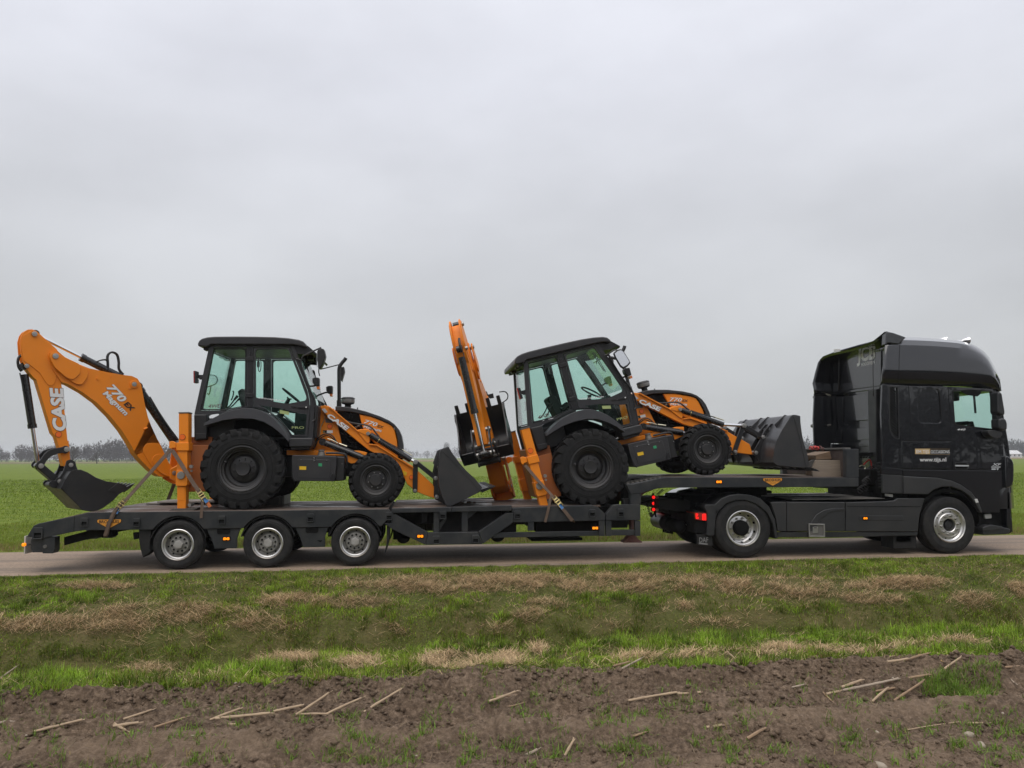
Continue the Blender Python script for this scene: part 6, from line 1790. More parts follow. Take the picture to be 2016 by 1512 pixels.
def work_lamp(poly, glassp, y0, y1):
    mb = MB(); mb.prism(roundpoly(poly, 0.015), y0, y1); o = mb.build('head_lamp', 'machine_black', B1, 0.012)
    mb = MB(); mb.prism(glassp, y0 + 0.02, y1 - 0.02); mb.build('indicator', 'amber_lens', o, 0.004)
    return o
work_lamp(ZA([(1545, 590), (1575, 578), (1618, 584), (1618, 672), (1580, 676), (1545, 640)], 0.5), ZA([(1588, 678), (1622, 676), (1624, 708), (1592, 710)], 0.5), 0.44, 0.6)
work_lamp(ZA([(1695, 685), (1725, 672), (1766, 674), (1764, 758), (1715, 758), (1698, 730)], 2.1), ZA([(1732, 760), (1764, 758), (1764, 788), (1738, 788)], 2.1), 2.02, 2.18)
mb = MB(); mb.tube([(p[0], 0.52, p[1]) for p in ZA([(1505, 675), (1550, 672), (1590, 660)], 0.52)], 0.016, 8); mb.tube([(p[0], 2.1, p[1]) for p in ZA([(1625, 765), (1680, 745), (1725, 740)], 2.1)], 0.016, 8); mb.build('lamp_stalk', 'machine_black', B1)
def rear_lamp(Y):
    mb = MB(); mb.prism(ZA([(240, 502), (272, 510), (274, 560), (262, 580), (272, 600), (270, 636), (240, 640)], Y), Y, Y + 0.1); o = mb.build('rear_lamp', 'machine_black', B1, 0.008)
    mb = MB(); mb.prism(ZA([(226, 506), (240, 502), (240, 640), (228, 636)], Y), Y + 0.005, Y + 0.095); mb.build('lens', 'red_lens', o, 0.004)
    mb = MB(); mb.prism(ZA([(270, 546), (340, 546), (336, 600), (290, 598), (284, 588), (270, 586)], Y), Y + 0.04, Y + 0.06); mb.build('bracket', 'machine_black', o)
rear_lamp(YC - 0.02); rear_lamp(fy(YC) - 0.08)
# hand rails beside the windscreen (both sides)
def hr(Y):
    mb = MB(); pts = [(1191.5, 699), (1199, 699.5), (1205, 711), (1226, 744), (1242, 763), (1250, 781), (1255, 799), (1250, 806)]
    mb.tube(spline([(W12.inverted() @ P(a, b, 0.42)) * 1 + Vector((0, Y - 0.42, 0)) for a, b in pts], 4), 0.017, 8); mb.build('hand_rail', 'machine_black', B1)
hr(0.45); hr(fy(0.45))
# ---- loader tower, arms, hydraulics
tower = ZC([(236, 340), (258, 298), (338, 296), (392, 385), (440, 540), (470, 690), (476, 742), (140, 742), (186, 690), (224, 560)], 0.88)
two(pr2(tower, 0.88, 0.94), 'loader_tower', 'orange', 0.01)
arm = ZC([(262, 322), (275, 298), (300, 290), (350, 308), (470, 412), (590, 516), (640, 558), (735, 640), (740, 672), (815, 682), (850, 708), (1000, 800), (1110, 868), (1178, 912), (1225, 955), (1300, 1022), (1386, 1102), (1388, 1216), (1300, 1186), (1210, 1150), (1118, 1078), (1092, 1020), (1060, 948), (990, 876), (840, 792), (740, 740), (620, 646), (500, 546), (380, 446), (270, 348)], 0.78)
ya0, ya1 = 0.78, 0.88
arms = two(pr2(arm, ya0, ya1), 'loader_arm', 'orange', 0.012)
br_ = ZC([(592, 516), (622, 536), (660, 528), (735, 530), (762, 556), (764, 590), (746, 610), (744, 650), (730, 676), (700, 650)], 0.76)
two(pr2(br_, 0.755, 0.905), 'cylinder_bracket', 'orange', 0.01)
two(pr2(roundpoly(ZC([(624, 548), (640, 536), (735, 532), (762, 560), (750, 592), (715, 594)], 0.75), 0.03), 0.742, 0.756), 'bracket_plate', 'orange', 0.006)
two(pr2(ZC([(340, 312), (352, 306), (590, 508), (640, 552), (632, 560)], 0.74), 0.74, 0.79), 'arm_flange', 'orange', 0.004)
two(pr2(ZC([(740, 676), (818, 682), (1000, 797), (1180, 909), (1176, 918), (996, 806), (812, 692), (738, 686)], 0.74), 0.735, 0.785), 'arm_flange', 'orange', 0.004)
def pin(mb, u, v, Y, r=0.03, o=(580, 740, 5.04), t=0.03):
    c = P(o[0] + u / o[2], o[1] + v / o[2], Y); mb.cyl((c.x, Y - t, c.z), (c.x, Y + 0.02, c.z), r, 14); mb.cyl((c.x, Y - t - 0.008, c.z), (c.x, Y - t, c.z), r * 0.55, 10)
mb = MB(); pin(mb, 729, 572, 0.74, 0.032); pin(mb, 282, 655, 0.72, 0.036); mb.build('arm_pins', 'steel', B1)
mb = MB(); a = ZC([(850, 730)], 0.85)[0]; mb.cyl((a[0], 0.85, a[1] - 0.05), (a[0], fy(0.85), a[1] - 0.05), 0.06, 16); a = ZC([(1180, 1020)], 0.85)[0]; mb.cyl((a[0], 0.85, a[1]), (a[0], fy(0.85), a[1]), 0.07, 16); mb.build('arm_cross_tube', 'orange', B1)
# lift cylinders
for Y in (0.72, fy(0.72)):
    a, b = P(635.6, 870, Y), P(716, 902, Y); dvec = (b - a).normalized()
    mb = MB(); mb.cyl(a + dvec * 0.04, b, 0.056, 18); mb.cyl(a - Vector((0, 0.05, 0)), a + Vector((0, 0.05, 0)), 0.062, 18); q = a.lerp(b, 0.45); mb.cyl(q - dvec * 0.008, q + dvec * 0.008, 0.06, 18)
    mb.build('lift_cylinder', 'cylinder_black', B1)
    mb = MB(); mb.cyl(b, b + dvec * 0.25, 0.032, 14); mb.build('lift_rod', 'chrome', B1)
for Y in (0.78, fy(0.78)):
    a, b = P(730, 857, Y), P(809, 906, Y); dvec = (b - a).normalized()
    mb = MB(); mb.cyl(a, b, 0.052, 18); mb.cyl(a - dvec * 0.05, a + dvec * 0.02, 0.045, 14); mb.build('tilt_cylinder', 'cylinder_black', B1)
    mb = MB(); q = a.lerp(b, 0.2); mb.cyl(q - dvec * 0.006, q + dvec * 0.006, 0.057, 18); mb.build('cylinder_band', 'brass', B1)
# hoses on the arms and tower
mb = MB()
def hose(pts, Y, r=0.011, o=None): mb.tube(spline([P(*(p if o is None else (o[0] + p[0] / o[2], o[1] + p[1] / o[2])), Y) for p in pts], 5), r, 6)
CO = (580, 740, 5.04)
hose([(345, 315), (420, 385), (480, 430), (560, 465), (640, 478), (715, 490), (770, 520), (810, 570), (840, 605)], 0.80, 0.016, CO)
hose([(840, 610), (930, 665), (1040, 720), (1080, 745)], 0.73, 0.010, CO)
hose([(190, 690), (215, 640), (270, 590), (330, 575), (380, 600), (420, 660), (470, 690)], 0.74, 0.013, CO)
hose([(190, 700), (225, 645), (280, 605), (330, 592), (375, 620), (410, 665)], 0.76, 0.011, CO)
hose([(350, 640), (440, 690), (520, 720), (620, 760), (660, 775)], 0.70, 0.011, CO)
hose([(180, 725), (200, 705), (225, 640), (240, 500), (250, 420)], 0.80, 0.012, CO)
mb.build('hoses', 'hose', B1)
mb = MB()
hose([(308, 388), (280, 470), (262, 500), (245, 600), (215, 660)], 0.86, 0.007, CO); hose([(240, 490), (232, 600), (200, 690)], 0.84, 0.007, CO); hose([(326, 622), (380, 640), (430, 668)], 0.70, 0.008, CO); hose([(440, 670), (520, 700)], 0.69, 0.012, CO); hose([(1065, 730), (1100, 752), (1165, 790)], 0.74, 0.012, CO)
mb.build('steel_pipes', 'zinc', B1)
# tower plates, reflectors, labels
def disc(x, y, Y, r, mat, parent, name='reflector', rimmat='decal_dark'):
    c = P(x, y, Y); mb = MB(); mb.cyl((c.x, Y - 0.006, c.z), (c.x, Y, c.z), r * 1.12, 24, mat=0); mb.cyl((c.x, Y - 0.014, c.z), (c.x, Y - 0.005, c.z), r, 24, mat=1); return mb.build(name, [rimmat, mat], parent)
disc(649.5, 839.5, 0.88, 0.04, 'reflector', B1)
mb = MB(); mb.prism(ZC([(306, 422), (376, 428), (376, 468), (306, 462)], 0.88), 0.875, 0.88); mb.build('type_plate', 'grey_steel', B1)
mb = MB(); mb.prism(ZC([(282, 540), (320, 540), (320, 566), (282, 566)], 0.88), 0.876, 0.88, mat=0); mb.prism(ZC([(321, 540), (378, 540), (378, 568), (321, 566)], 0.88), 0.876, 0.88, mat=1); mb.prism(ZC([(290, 546), (300, 560), (286, 560)], 0.88), 0.874, 0.877, mat=2); mb.build('warning_label', ['decal_black', 'decal_white', 'decal_lime'], B1)
label_px(arms[0], 'CASE', zc(332, 386), zc(532, 530), 8.4, 0.774, 'decal_white', 0.12, 0.07, 'decal_dark')
mb = MB(); mb.prism(ZC([(268, 330), (300, 322), (328, 360), (300, 368)], 0.775), 0.774, 0.782); mb.build('logo_patch', 'decal_grey', arms[0])
disc(810, 939.5, 0.775, 0.035, 'reflector', B1)
mb = MB(); mb.prism(ZC([(1072, 935), (1118, 960), (1105, 992), (1086, 985)], 0.775), 0.770, 0.78); mb.build('warning_label', 'decal_yellow', B1)
# ---- side tank
tank = roundpoly(ZBB([(1146, 536), (1640, 548), (1632, 700), (1616, 828), (1172, 822), (1142, 782)], 0.35), 0.015)
mb = MB(); mb.prism(tank, 0.35, 0.78); tk = mb.build('side_tank', 'cab_grey', B1, 0.012, seg=3)
lid = roundpoly(ZBB([(1205, 580), (1570, 588), (1572, 740), (1540, 800), (1205, 790)], 0.35), 0.03)
mb = MB(); mb.prism(lid, 0.343, 0.352); mb.build('tank_lid', 'cab_grey', tk, 0.005)
mb = MB(); mb.prism(ZBB([(1230, 660), (1304, 662), (1303, 700), (1229, 698)], 0.343), 0.339, 0.344, mat=0); mb.prism(ZBB([(1440, 628), (1478, 629), (1477, 662), (1439, 660)], 0.343), 0.339, 0.344, mat=1)
mb.build('tank_labels', ['decal_yellow', 'decal_green'], tk)
mb = MB()
for u, v in ((1392, 566), (1390, 596), (1248, 588), (1528, 598), (1698, 630)):
    c = ZBB([(u, v)], 0.34)[0]; mb.cyl((c[0], 0.332, c[1]), (c[0], 0.345, c[1]), 0.016 if u == 1392 or u == 1390 else 0.009, 8)
mb.build('tank_bolts', 'chrome', tk)
mb = MB(); mb.prism(ZBB([(1560, 826), (1564, 780), (1592, 735), (1606, 745), (1612, 826)], 0.34), 0.325, 0.36); mb.prism(ZBB([(1142, 782), (1158, 730), (1164, 780), (1190, 822), (1172, 826)], 0.34), 0.325, 0.36); mb.build('tank_bracket', 'machine_black', tk, 0.005)
mb = MB(); mb.prism(ZBB([(1640, 550), (1730, 556), (1722, 818), (1618, 826)], 0.42), 0.42, 0.8); mb.build('battery_box', 'machine_black', B1, 0.02)
mb = MB(); c = ZBB([(1472, 510)], 0.55)[0]; mb.lathe([(0.0, 0.05), (0.05, 0.05), (0.055, 0.03), (0.045, 0.02), (0.06, -0.02), (0.07, -0.05)], (c[0], 0.55, c[1]), n=20, axis='Z'); mb.build('filler_cap', 'grey_steel', tk)
mb = MB(); mb.tube(spline([P(370 + u / 5.6, 800 + v / 5.6, 0.5) for u, v in ((1520, 515), (1600, 515), (1700, 520), (1745, 545), (1750, 640), (1735, 690))], 4), 0.018, 8); mb.build('guard_tube', 'machine_black', B1)
# ---- rear frame and stabilisers
mb = MB(); a, b = P(372, 888, 0.45), P(396, 962, 0.45)
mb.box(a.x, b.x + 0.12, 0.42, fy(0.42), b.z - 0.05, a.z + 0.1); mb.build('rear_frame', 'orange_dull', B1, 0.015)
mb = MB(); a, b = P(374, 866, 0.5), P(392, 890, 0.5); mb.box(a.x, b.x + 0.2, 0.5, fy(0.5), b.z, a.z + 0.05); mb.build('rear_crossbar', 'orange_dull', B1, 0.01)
YS = 0.22
def stab(far):
    def yy(a, b): return (fy(b), fy(a)) if far else (a, b)
    mb = MB(); col = ZE([(631, 96), (762, 92), (762, 500), (631, 500)], YS); y = yy(YS, YS + 0.2); mb.prism(col, *y)
    mb.prism(ZE([(612, 598), (748, 598), (745, 880), (606, 880)], YS), *yy(YS + 0.004, YS + 0.2))
    leg = mb.build('stabiliser', 'orange', B1, 0.008)
    mb = MB(); mb.prism(ZE([(628, 78), (768, 76), (766, 94), (630, 97)], YS), *yy(YS - 0.008, YS + 0.21)); mb.build('cap', 'grey_steel', leg, 0.005)
    mb = MB(); mb.prism(ZE([(594, 490), (766, 490), (766, 600), (598, 600)], YS - 0.02), *yy(YS - 0.02, YS + 0.24)); mb.prism(ZE([(500, 478), (545, 468), (594, 490), (596, 560), (540, 566), (520, 590), (500, 560)], YS), *yy(YS - 0.005, YS + 0.03)); mb.build('sleeve', 'orange', leg, 0.008)
    mb = MB(); mb.prism(roundpoly(ZE([(592, 868), (746, 862), (748, 1060), (730, 1080), (600, 1080), (588, 1060)], YS - 0.02), 0.015), *yy(YS - 0.02, YS + 0.23)); mb.build('leg_box', 'orange', leg, 0.01)
    mb = MB(); mb.prism(ZE([(608, 1078), (728, 1078), (726, 1384), (610, 1384)], YS + 0.015), *yy(YS + 0.015, YS + 0.19)); mb.build('leg', 'orange', leg, 0.008)
    mb = MB(); mb.prism(ZE([(620, 1082), (712, 1082), (706, 1276), (624, 1276)], YS + 0.01), *yy(YS + 0.01, YS + 0.02)); mb.build('leg_plate', 'orange', leg, 0.004)
    if not far:
        c = ZE([(662, 934)], YS - 0.03)[0]
        mb = MB(); mb.cyl((c[0], YS - 0.045, c[1]), (c[0], YS, c[1]), 0.062, 12)
        for k in range(8): mb.cyl((c[0] + 0.05 * math.cos(k * math.pi / 4), YS - 0.05, c[1] + 0.05 * math.sin(k * math.pi / 4)), (c[0] + 0.05 * math.cos(k * math.pi / 4), YS - 0.04, c[1] + 0.05 * math.sin(k * math.pi / 4)), 0.008, 6)
        mb.build('valve_cap', 'steel', leg, 0.004)
        disc(260 + 682 / 6.873, 800 + 416 / 6.873, YS, 0.044, 'reflector', leg)
    mb = MB(); c = ZE([(795, 840)], YS)[0]; y = yy(YS + 0.0, YS + 0.06); mb.cyl((c[0], y[0], c[1] + 0.03), (c[0], y[1], c[1] + 0.03), 0.03, 10); mb.cyl((c[0], y[0] + .03, c[1] - 0.04), (c[0], y[1], c[1] - 0.04), 0.02, 10); c = ZE([(775, 1335)], YS)[0]; mb.cyl((c[0], y[0], c[1]), (c[0], y[1] + 0.1, c[1]), 0.028, 10); mb.build('fittings', 'steel', leg)
    mb = MB(); mb.prism(ZE([(510, 1402), (560, 1385), (800, 1382), (890, 1372), (880, 1392), (790, 1432), (520, 1434)], YS - 0.02), *yy(YS - 0.05, YS + 0.3)); mb.build('foot', 'pad_grey', leg, 0.008)
stab(False); stab(True)

# copy everything so far onto the second machine
for ch_ in list(B1.children):
    copy_tree(ch_, B2)

# the near mirror of the second machine is swung to face the photographer
for c_ in list(B2.children):
    if c_.name.startswith('mirror') and c_.type == 'MESH' and not c_.name.startswith('mirror_arm'):
        if sum(v.co.y for v in c_.data.vertices) / len(c_.data.vertices) < 0:
            for k_ in list(c_.children): bpy.data.objects.remove(k_)
            bpy.data.objects.remove(c_)
def m2poly(k):
    pts = Z_(980, 650, 6.3, [(1440, 285), (1480, 250), (1525, 238), (1560, 262), (1625, 365), (1642, 402), (1610, 440), (1558, 468), (1525, 445), (1460, 335)])
    c = (sum(p[0] for p in pts) / 10, sum(p[1] for p in pts) / 10)
    return [(c[0] + (p[0] - c[0]) * k, c[1] + (p[1] - c[1]) * k) for p in pts]
NM = Vector((-0.12, -0.98, 0.06)).normalized(); OM = P(1223, 706, 0.25)
EV = Vector((0, 0, 1)); EV = (EV - NM * EV.dot(NM)).normalized(); EU = EV.cross(NM) * -1
def onm(pts): return [((PP(a, b, OM, NM) - OM).dot(EU), (PP(a, b, OM, NM) - OM).dot(EV)) for a, b in pts]
mb = MB(); mb.prism3(onm(m2poly(1.06)), OM, EU, EV, NM, -0.08, 0.0); mo = mb.build('mirror', 'machine_black', B2, 0.012)
mb = MB(); mb.prism3(onm(m2poly(0.9)), OM, EU, EV, NM, 0.002, 0.006); mb.build('mirror_glass', 'mirror_glass', mo)
mb = MB(); mb.tube(spline([P(1192, 700, 0.4), P(1199, 696, 0.38), P(1210, 689, 0.36), P(1216, 690, 0.33)], 4), 0.013, 6); mb.tube([P(1204, 704, 0.4), P(1212, 706, 0.34)], 0.025, 8); mb.build('mirror_arm', 'machine_black', mo)
# ------------------------------------------------------------------ digging booms and loader buckets
TH = R(37)
YF = 1.85
OB = P(335, 931, YF)                       # boom foot pin of the first machine
D1 = Vector((-math.cos(TH), -math.sin(TH), 0))
N1 = Vector((math.sin(TH), -math.cos(TH), 0))
UP = Vector((0, 0, 1))
KING = OB - D1 * 0.30
def BUV(pts, off=0.0):
    out = []
    for a, b in pts:
        q = PP(a, b, OB + N1 * off, N1) - OB
        out.append((q.dot(D1), q.z))
    return out
def z1(pts, off=0.13): return BUV(Z_(20, 620, 5.6, pts), off)
def z8(pts, off=0.0): return BUV(Z_(40, 860, 8.4, pts), off)
def zE(pts, off=0.13): return BUV(Z_(260, 800, 6.873, pts), off)
boom_poly = z1([(436, 500), (425, 458), (440, 415), (475, 396), (520, 395), (600, 462), (750, 540), (870, 588), (1080, 633), (1250, 663), (1340, 672), (1405, 702), (1446, 770), (1460, 850), (1480, 960), (1520, 1130), (1585, 1300), (1650, 1430)]) + zE([(230, 200), (310, 390), (370, 490), (440, 640), (500, 770), (560, 850), (590, 900), (590, 955), (560, 965), (390, 952), (355, 940), (250, 860), (120, 730), (40, 630)]) + z1([(1390, 1540), (1330, 1430), (1230, 1272), (1100, 1112), (950, 962), (800, 852), (640, 762), (570, 742), (470, 600)])
dip_poly = z1([(112, 290), (130, 222), (160, 180), (200, 158), (250, 156), (300, 178), (400, 268), (520, 376), (556, 440), (562, 540), (560, 700), (580, 830), (610, 1100), (640, 1400)]) + z8([(806, 0 + 60), (834, 400), (836, 478), (720, 486), (655, 200), (590, 0)], 0.12) + z1([(470, 1300), (380, 1000), (292, 712), (262, 690), (190, 600), (146, 520), (122, 420)])
dip_poly = [dip_poly[i] for i in range(len(dip_poly))]
PIV = z1([(490, 458)])[0]                  # boom to dipper
HNG = z8([(825, 465)], 0.16)[0]            # dipper to bucket
LNKD = z8([(765, 207)], 0.16)[0]           # link on the dipper
LNKE = z8([(340, 482)], 0.16)[0]           # link joint with the cylinder rod
LNKB = z8([(640, 735)], 0.16)[0]           # link on the bucket
CYT = z1([(150, 565)], 0.05)[0]            # bucket cylinder, top pin
DC0 = z1([(270, 210)], 0.0)[0]             # dipper cylinder, dipper end
DC1 = z1([(1372, 762)], 0.0)[0]            # dipper cylinder, boom end
BC0 = z1([(1400, 790)], 0.0)[0]            # boom cylinder, boom end
BC1 = BUV([(345, 872)], 0.0)[0]            # boom cylinder, king post end
BW = 0.46
plate_px = [(149.5, 925), (159, 924.3), (173, 930), (189, 940), (209, 947.5), (230.5, 950.5), (247, 955), (250, 962), (235, 972), (223, 985), (204, 999), (190, 1006), (180.5, 1007), (162.6, 1004.6), (147, 989), (131, 973), (121, 962), (127, 946), (139, 928)]
wrap_px = [(139, 928), (127, 946), (119, 962), (131, 973), (147, 989), (162.6, 1004.6), (180.5, 1007.5), (190, 1006.5), (204, 999.5), (223, 985.5), (235, 972.5), (250, 962.5)]

def rot2(p, c, a):
    x, y = p[0] - c[0], p[1] - c[1]
    return (c[0] + x * math.cos(a) - y * math.sin(a), c[1] + x * math.sin(a) + y * math.cos(a))

def circ(a, ra, b, rb, pick):
    a, b = Vector(a), Vector(b)
    d = (b - a).length
    x = (ra * ra - rb * rb + d * d) / (2 * d)
    h = math.sqrt(max(ra * ra - x * x, 0))
    e = (b - a) / d
    m = a + e * x
    s = [m + Vector((-e.y, e.x)) * h, m - Vector((-e.y, e.x)) * h]
    return tuple(min(s, key=lambda q: (q - Vector(pick)).length))

def build_boom(root, O, eu, ev, n, a_boom, a_dip, a_buck, label, mount):
    """a_*: turn of boom, dipper (absolute) and bucket (absolute) against the first machine's pose"""
    tb = lambda p: rot2(p, (0, 0), a_boom)
    piv = tb(PIV)
    def td(p):
        q = rot2(p, PIV, a_dip); return (q[0] - PIV[0] + piv[0], q[1] - PIV[1] + piv[1])
    hng = td(HNG)
    def tk(p):
        q = rot2(p, HNG, a_buck); return (q[0] - HNG[0] + hng[0], q[1] - HNG[1] + hng[1])
    lb = tk(LNKB); ld = td(LNKD)
    le = circ(ld, math.dist(LNKD, LNKE), lb, math.dist(LNKE, LNKB), td(LNKE))
    def pt(p, t=0.0): return O + eu * p[0] + ev * p[1] + n * t
    def pz(name, poly, t0, t1, mat, bev=0.01, holes=(), parent=None):
        mb = MB(); mb.prism3(poly, O, eu, ev, n, t0, t1, holes); return mb.build(name, mat, parent or root, bev)
    def pins(name, pts, mat='steel', parent=None):
        mb = MB()
        for p, t0, t1, r in pts:
            mb.cyl(pt(p, t0), pt(p, t1), r, 16); mb.cyl(pt(p, t1), pt(p, t1 + 0.008), r * 0.55, 10)
        return mb.build(name, mat, parent or root, 0.003)
    # boom: two side plates with the box between them
    bp = [tb(p) for p in boom_poly]
    boom = pz('boom', bp, -0.13, 0.13, 'orange', 0.014)
    e1 = [tb(p) for p in z1([(428, 470), (440, 430), (480, 405), (530, 440), (760, 545), (770, 640), (690, 718), (620, 700), (480, 580)], 0.14)]
    e1 = roundpoly(e1, 0.04)
    for s in (1, -1):
        pz('boom_ear', e1, 0.165 * s, 0.19 * s, 'orange', 0.006, parent=boom)
        pz('boom_patch', roundpoly([tb(p) for p in z1([(600, 560), (740, 540), (850, 590), (858, 670), (790, 772), (720, 765), (560, 660)], 0.135)], 0.06), 0.13 * s, 0.166 * s, 'orange', 0.006, parent=boom)
        pz('foot_patch', roundpoly([tb(p) for p in zE([(140, 610), (160, 545), (200, 500), (250, 495), (375, 498), (440, 640), (500, 770), (585, 880), (585, 955), (480, 955), (250, 800)], 0.135)], 0.05), 0.13 * s, 0.142 * s, 'orange', 0.005, parent=boom)
        pz('foot_patch', roundpoly([tb(p) for p in zE([(262, 740), (285, 680), (330, 645), (430, 650), (500, 775), (585, 885), (582, 950), (470, 950), (350, 880)], 0.145)], 0.05), 0.142 * s, 0.154 * s, 'orange', 0.005, parent=boom)
    for off, cen in ((0.13, (1365, 765)),):
        c = tb(z1([cen], off)[0]); mb = MB(); mb.cyl(pt(c, -0.15), pt(c, 0.15), 0.07, 20); mb.build('boss', 'orange', boom, 0.006)
        pins('boss_pin', [(c, 0.1, 0.158, 0.04)], parent=boom)
    mb = MB()
    for q, r in (((965, 703), 0.022), ((1320, 805), 0.02), ((1105, 678), 0.008), ((1180, 752), 0.006)):
        c = tb(z1([q], 0.13)[0]); mb.cyl(pt(c, 0.1), pt(c, 0.145), r, 10)
    a, b = (tb(q) for q in z1([(1470, 1262), (1512, 1244)], 0.13)); mb.tube([pt(a, 0.135), pt(b, 0.135)], 0.018, 8)
    mb.build('bosses', 'orange', boom)
    # dipper
    dp = [td(p) for p in dip_poly]
    core = list(dip_poly)
    for i_, q_ in zip((0, 1, 2, 3, 4, 5, -1, -2), z1([(195, 300), (205, 250), (225, 225), (250, 215), (290, 222), (322, 232), (185, 420), (190, 505)])): core[i_] = q_
    dip = pz('dipper', [td(p) for p in core], -0.08, 0.08, 'orange', 0.012)
    for s in (1, -1): pz('dipper_plate', dp, 0.075 * s, 0.1 * s, 'orange', 0.006, parent=dip)
    patch = roundpoly([td(p) for p in z1([(150, 505), (230, 560), (330, 640), (390, 740), (430, 780), (470, 780), (500, 740), (520, 640), (545, 420), (400, 275), (250, 165), (140, 230), (118, 330)], 0.12)], 0.03)
    for s in (1, -1): pz('dipper_patch', patch, 0.1 * s, 0.112 * s, 'orange', 0.005, parent=dip)
    low = roundpoly([td(p) for p in z1([(140, 505), (205, 560), (290, 610), (275, 695), (240, 690), (150, 580)], 0.12)], 0.02)
    pins('pivot_pins', [(piv, 0.1, 0.205, 0.045), (td(z1([(268, 210)], 0.12)[0]), 0.1, 0.14, 0.04), (td(z1([(183, 563)], 0.12)[0]), 0.1, 0.14, 0.035)], parent=dip)
    # hydraulic cylinders
    def ram(name, a, b, f0, f1, r, rr, rod_from_b=True, t=0.0):
        A, B = pt(a, t), pt(b, t); d = B - A
        mb = MB(); mb.cyl(A + d * f0, A + d * f1, r, 20)
        e = A + d * (f0 if rod_from_b else f1); dn = d.normalized() * 0.035
        mb.cyl(e - dn, e + dn, r * 1.14, 20); q = A + d * (f0 + (f1 - f0) * 0.3); mb.cyl(q - dn * 0.2, q + dn * 0.2, r * 1.06, 20)
        o = mb.build(name, 'cylinder_black', root, smooth=40)
        mb = MB()
        if rod_from_b: mb.cyl(A, A + d * f0, rr, 16)
        else: mb.cyl(A + d * f1, B, rr, 16)
        mb.build('rod', 'chrome', o)
        mb = MB()
        for q in (A, B): mb.cyl(q - n * (r * 0.9), q + n * (r * 0.9), r * 1.02, 16)
        mb.build('eye', 'cylinder_black', o)
        return o, A, B
    dc0, dc1 = td(DC0), tb(DC1)
    dco, A, B = ram('dipper_cylinder', dc0, dc1, 0.46, 0.98, 0.062, 0.028)
    bc0, bc1 = tb(BC0), mount(BC1)
    bco, A2, B2_ = ram('boom_cylinder', bc0, bc1, 0.08, 0.96, 0.075, 0.04)
    ct = td(CYT)
    buo, A3, B3 = ram('bucket_cylinder', ct, le, 0.08, 0.60, 0.06, 0.03, False)
    # hoses
    mb = MB()
    for off in (0.0, 0.05):
        hp = [tb(q) for q in z1([(940, 522), (1000, 500), (1060, 500), (1075, 545)], 0.0)]
        mb.tube(spline([pt(q, off) for q in hp], 5), 0.013, 6)
        hp = [tb(q) for q in z1([(1072, 620), (1072, 540), (1068, 460), (1095, 420), (1135, 416), (1175, 445), (1192, 520), (1195, 600), (1240, 658)], 0.0)]
        mb.tube(spline([pt(q, off) for q in hp], 5), 0.016, 6)
    hp = [td(q) for q in z1([(130, 440), (98, 470), (88, 520), (100, 580), (130, 620)], 0.05)]; mb.tube(spline([pt(q, 0.03) for q in hp], 5), 0.022, 6)
    hp = [td(q) for q in z1([(105, 640), (140, 800), (180, 1000), (215, 1200)], 0.05)]; mb.tube(spline([pt(q, 0.06) for q in hp], 5), 0.010, 6)
    hp = [tb(q) for q in z1([(1520, 905), (1620, 1075), (1700, 1200), (1830, 1370)], 0.0)]
    mb.tube([pt(q, 0.09) for q in hp], 0.012, 6)
    mb.build('hoses', 'hose', root)
    # bucket link
    lk = z8([(255, 470), (270, 430), (330, 380), (390, 290), (450, 230), (540, 195), (640, 180), (690, 168), (730, 148), (775, 148), (810, 180), (815, 225), (790, 262), (745, 278), (700, 268), (600, 282), (500, 330), (430, 400), (395, 470), (370, 515), (320, 525), (275, 510)], 0.16)
    ang0 = math.atan2(LNKE[1] - LNKD[1], LNKE[0] - LNKD[0]); ang1 = math.atan2(le[1] - ld[1], le[0] - ld[0])
    def tl(p):
        q = rot2(p, LNKD, ang1 - ang0); return (q[0] - LNKD[0] + ld[0], q[1] - LNKD[1] + ld[1])
    for s in (1, -1): pz('bucket_link', [tl(p) for p in lk], 0.14 * s, 0.17 * s, 'bucket_black', 0.008)
    d = Vector((lb[0] - le[0], lb[1] - le[1])).normalized(); nn = Vector((-d.y, d.x)) * 0.055
    a, b = Vector(le), Vector(lb)
    bar = [tuple(a + nn), tuple(b + nn), tuple(b + d * 0.06), tuple(b - nn), tuple(a - nn), tuple(a - d * 0.06)]
    pz('coupler_link', bar, -0.11, 0.11, 'bucket_black', 0.015)
    # bucket
    bk = empty('digging_bucket', parent=root)
    def T(pts, off): return [tk(p) for p in BUV(pts, off)]
    side = T(plate_px, BW)
    for s in (1, -1):
        pz('side_plate', side, (BW - 0.028) * s, BW * s, 'bucket_black', 0.006, parent=bk)
        edge = T([(146, 925), (153, 924), (130, 962), (119, 962), (127, 946), (139, 928)], BW)
        pz('edge_strip', edge, (BW - 0.002) * s, (BW + 0.012) * s, 'bucket_black', 0.003, parent=bk)
        cutter = T([(232, 950.3), (247, 955), (251, 962), (236, 972), (213, 965.5)], BW)
        pz('side_cutter', cutter, (BW - 0.001) * s, (BW + 0.014) * s, 'bucket_black', 0.004, parent=bk)
    wr = T(wrap_px, BW)
    inn = []
    for i, p in enumerate(wr):
        a, b = Vector(wr[max(i - 1, 0)]), Vector(wr[min(i + 1, len(wr) - 1)])
        t = (b - a).normalized(); m = Vector((t.y, -t.x)) * 0.02
        c0 = Vector(p); cen = Vector(tk(BUV([(185, 965)], BW)[0]))
        if (cen - c0).dot(m) < 0: m = -m
        inn.append(tuple(c0 + m))
    mb = MB()
    N = len(wr); vs = []; fs = []
    for t in (-BW + 0.004, BW - 0.004):
        vs += [pt(p, t) for p in wr] + [pt(p, t) for p in inn]
    for i in range(N - 1):
        fs += [(i, i + 1, 2 * N + i + 1, 2 * N + i), (N + i, 3 * N + i, 3 * N + i + 1, N + i + 1)]
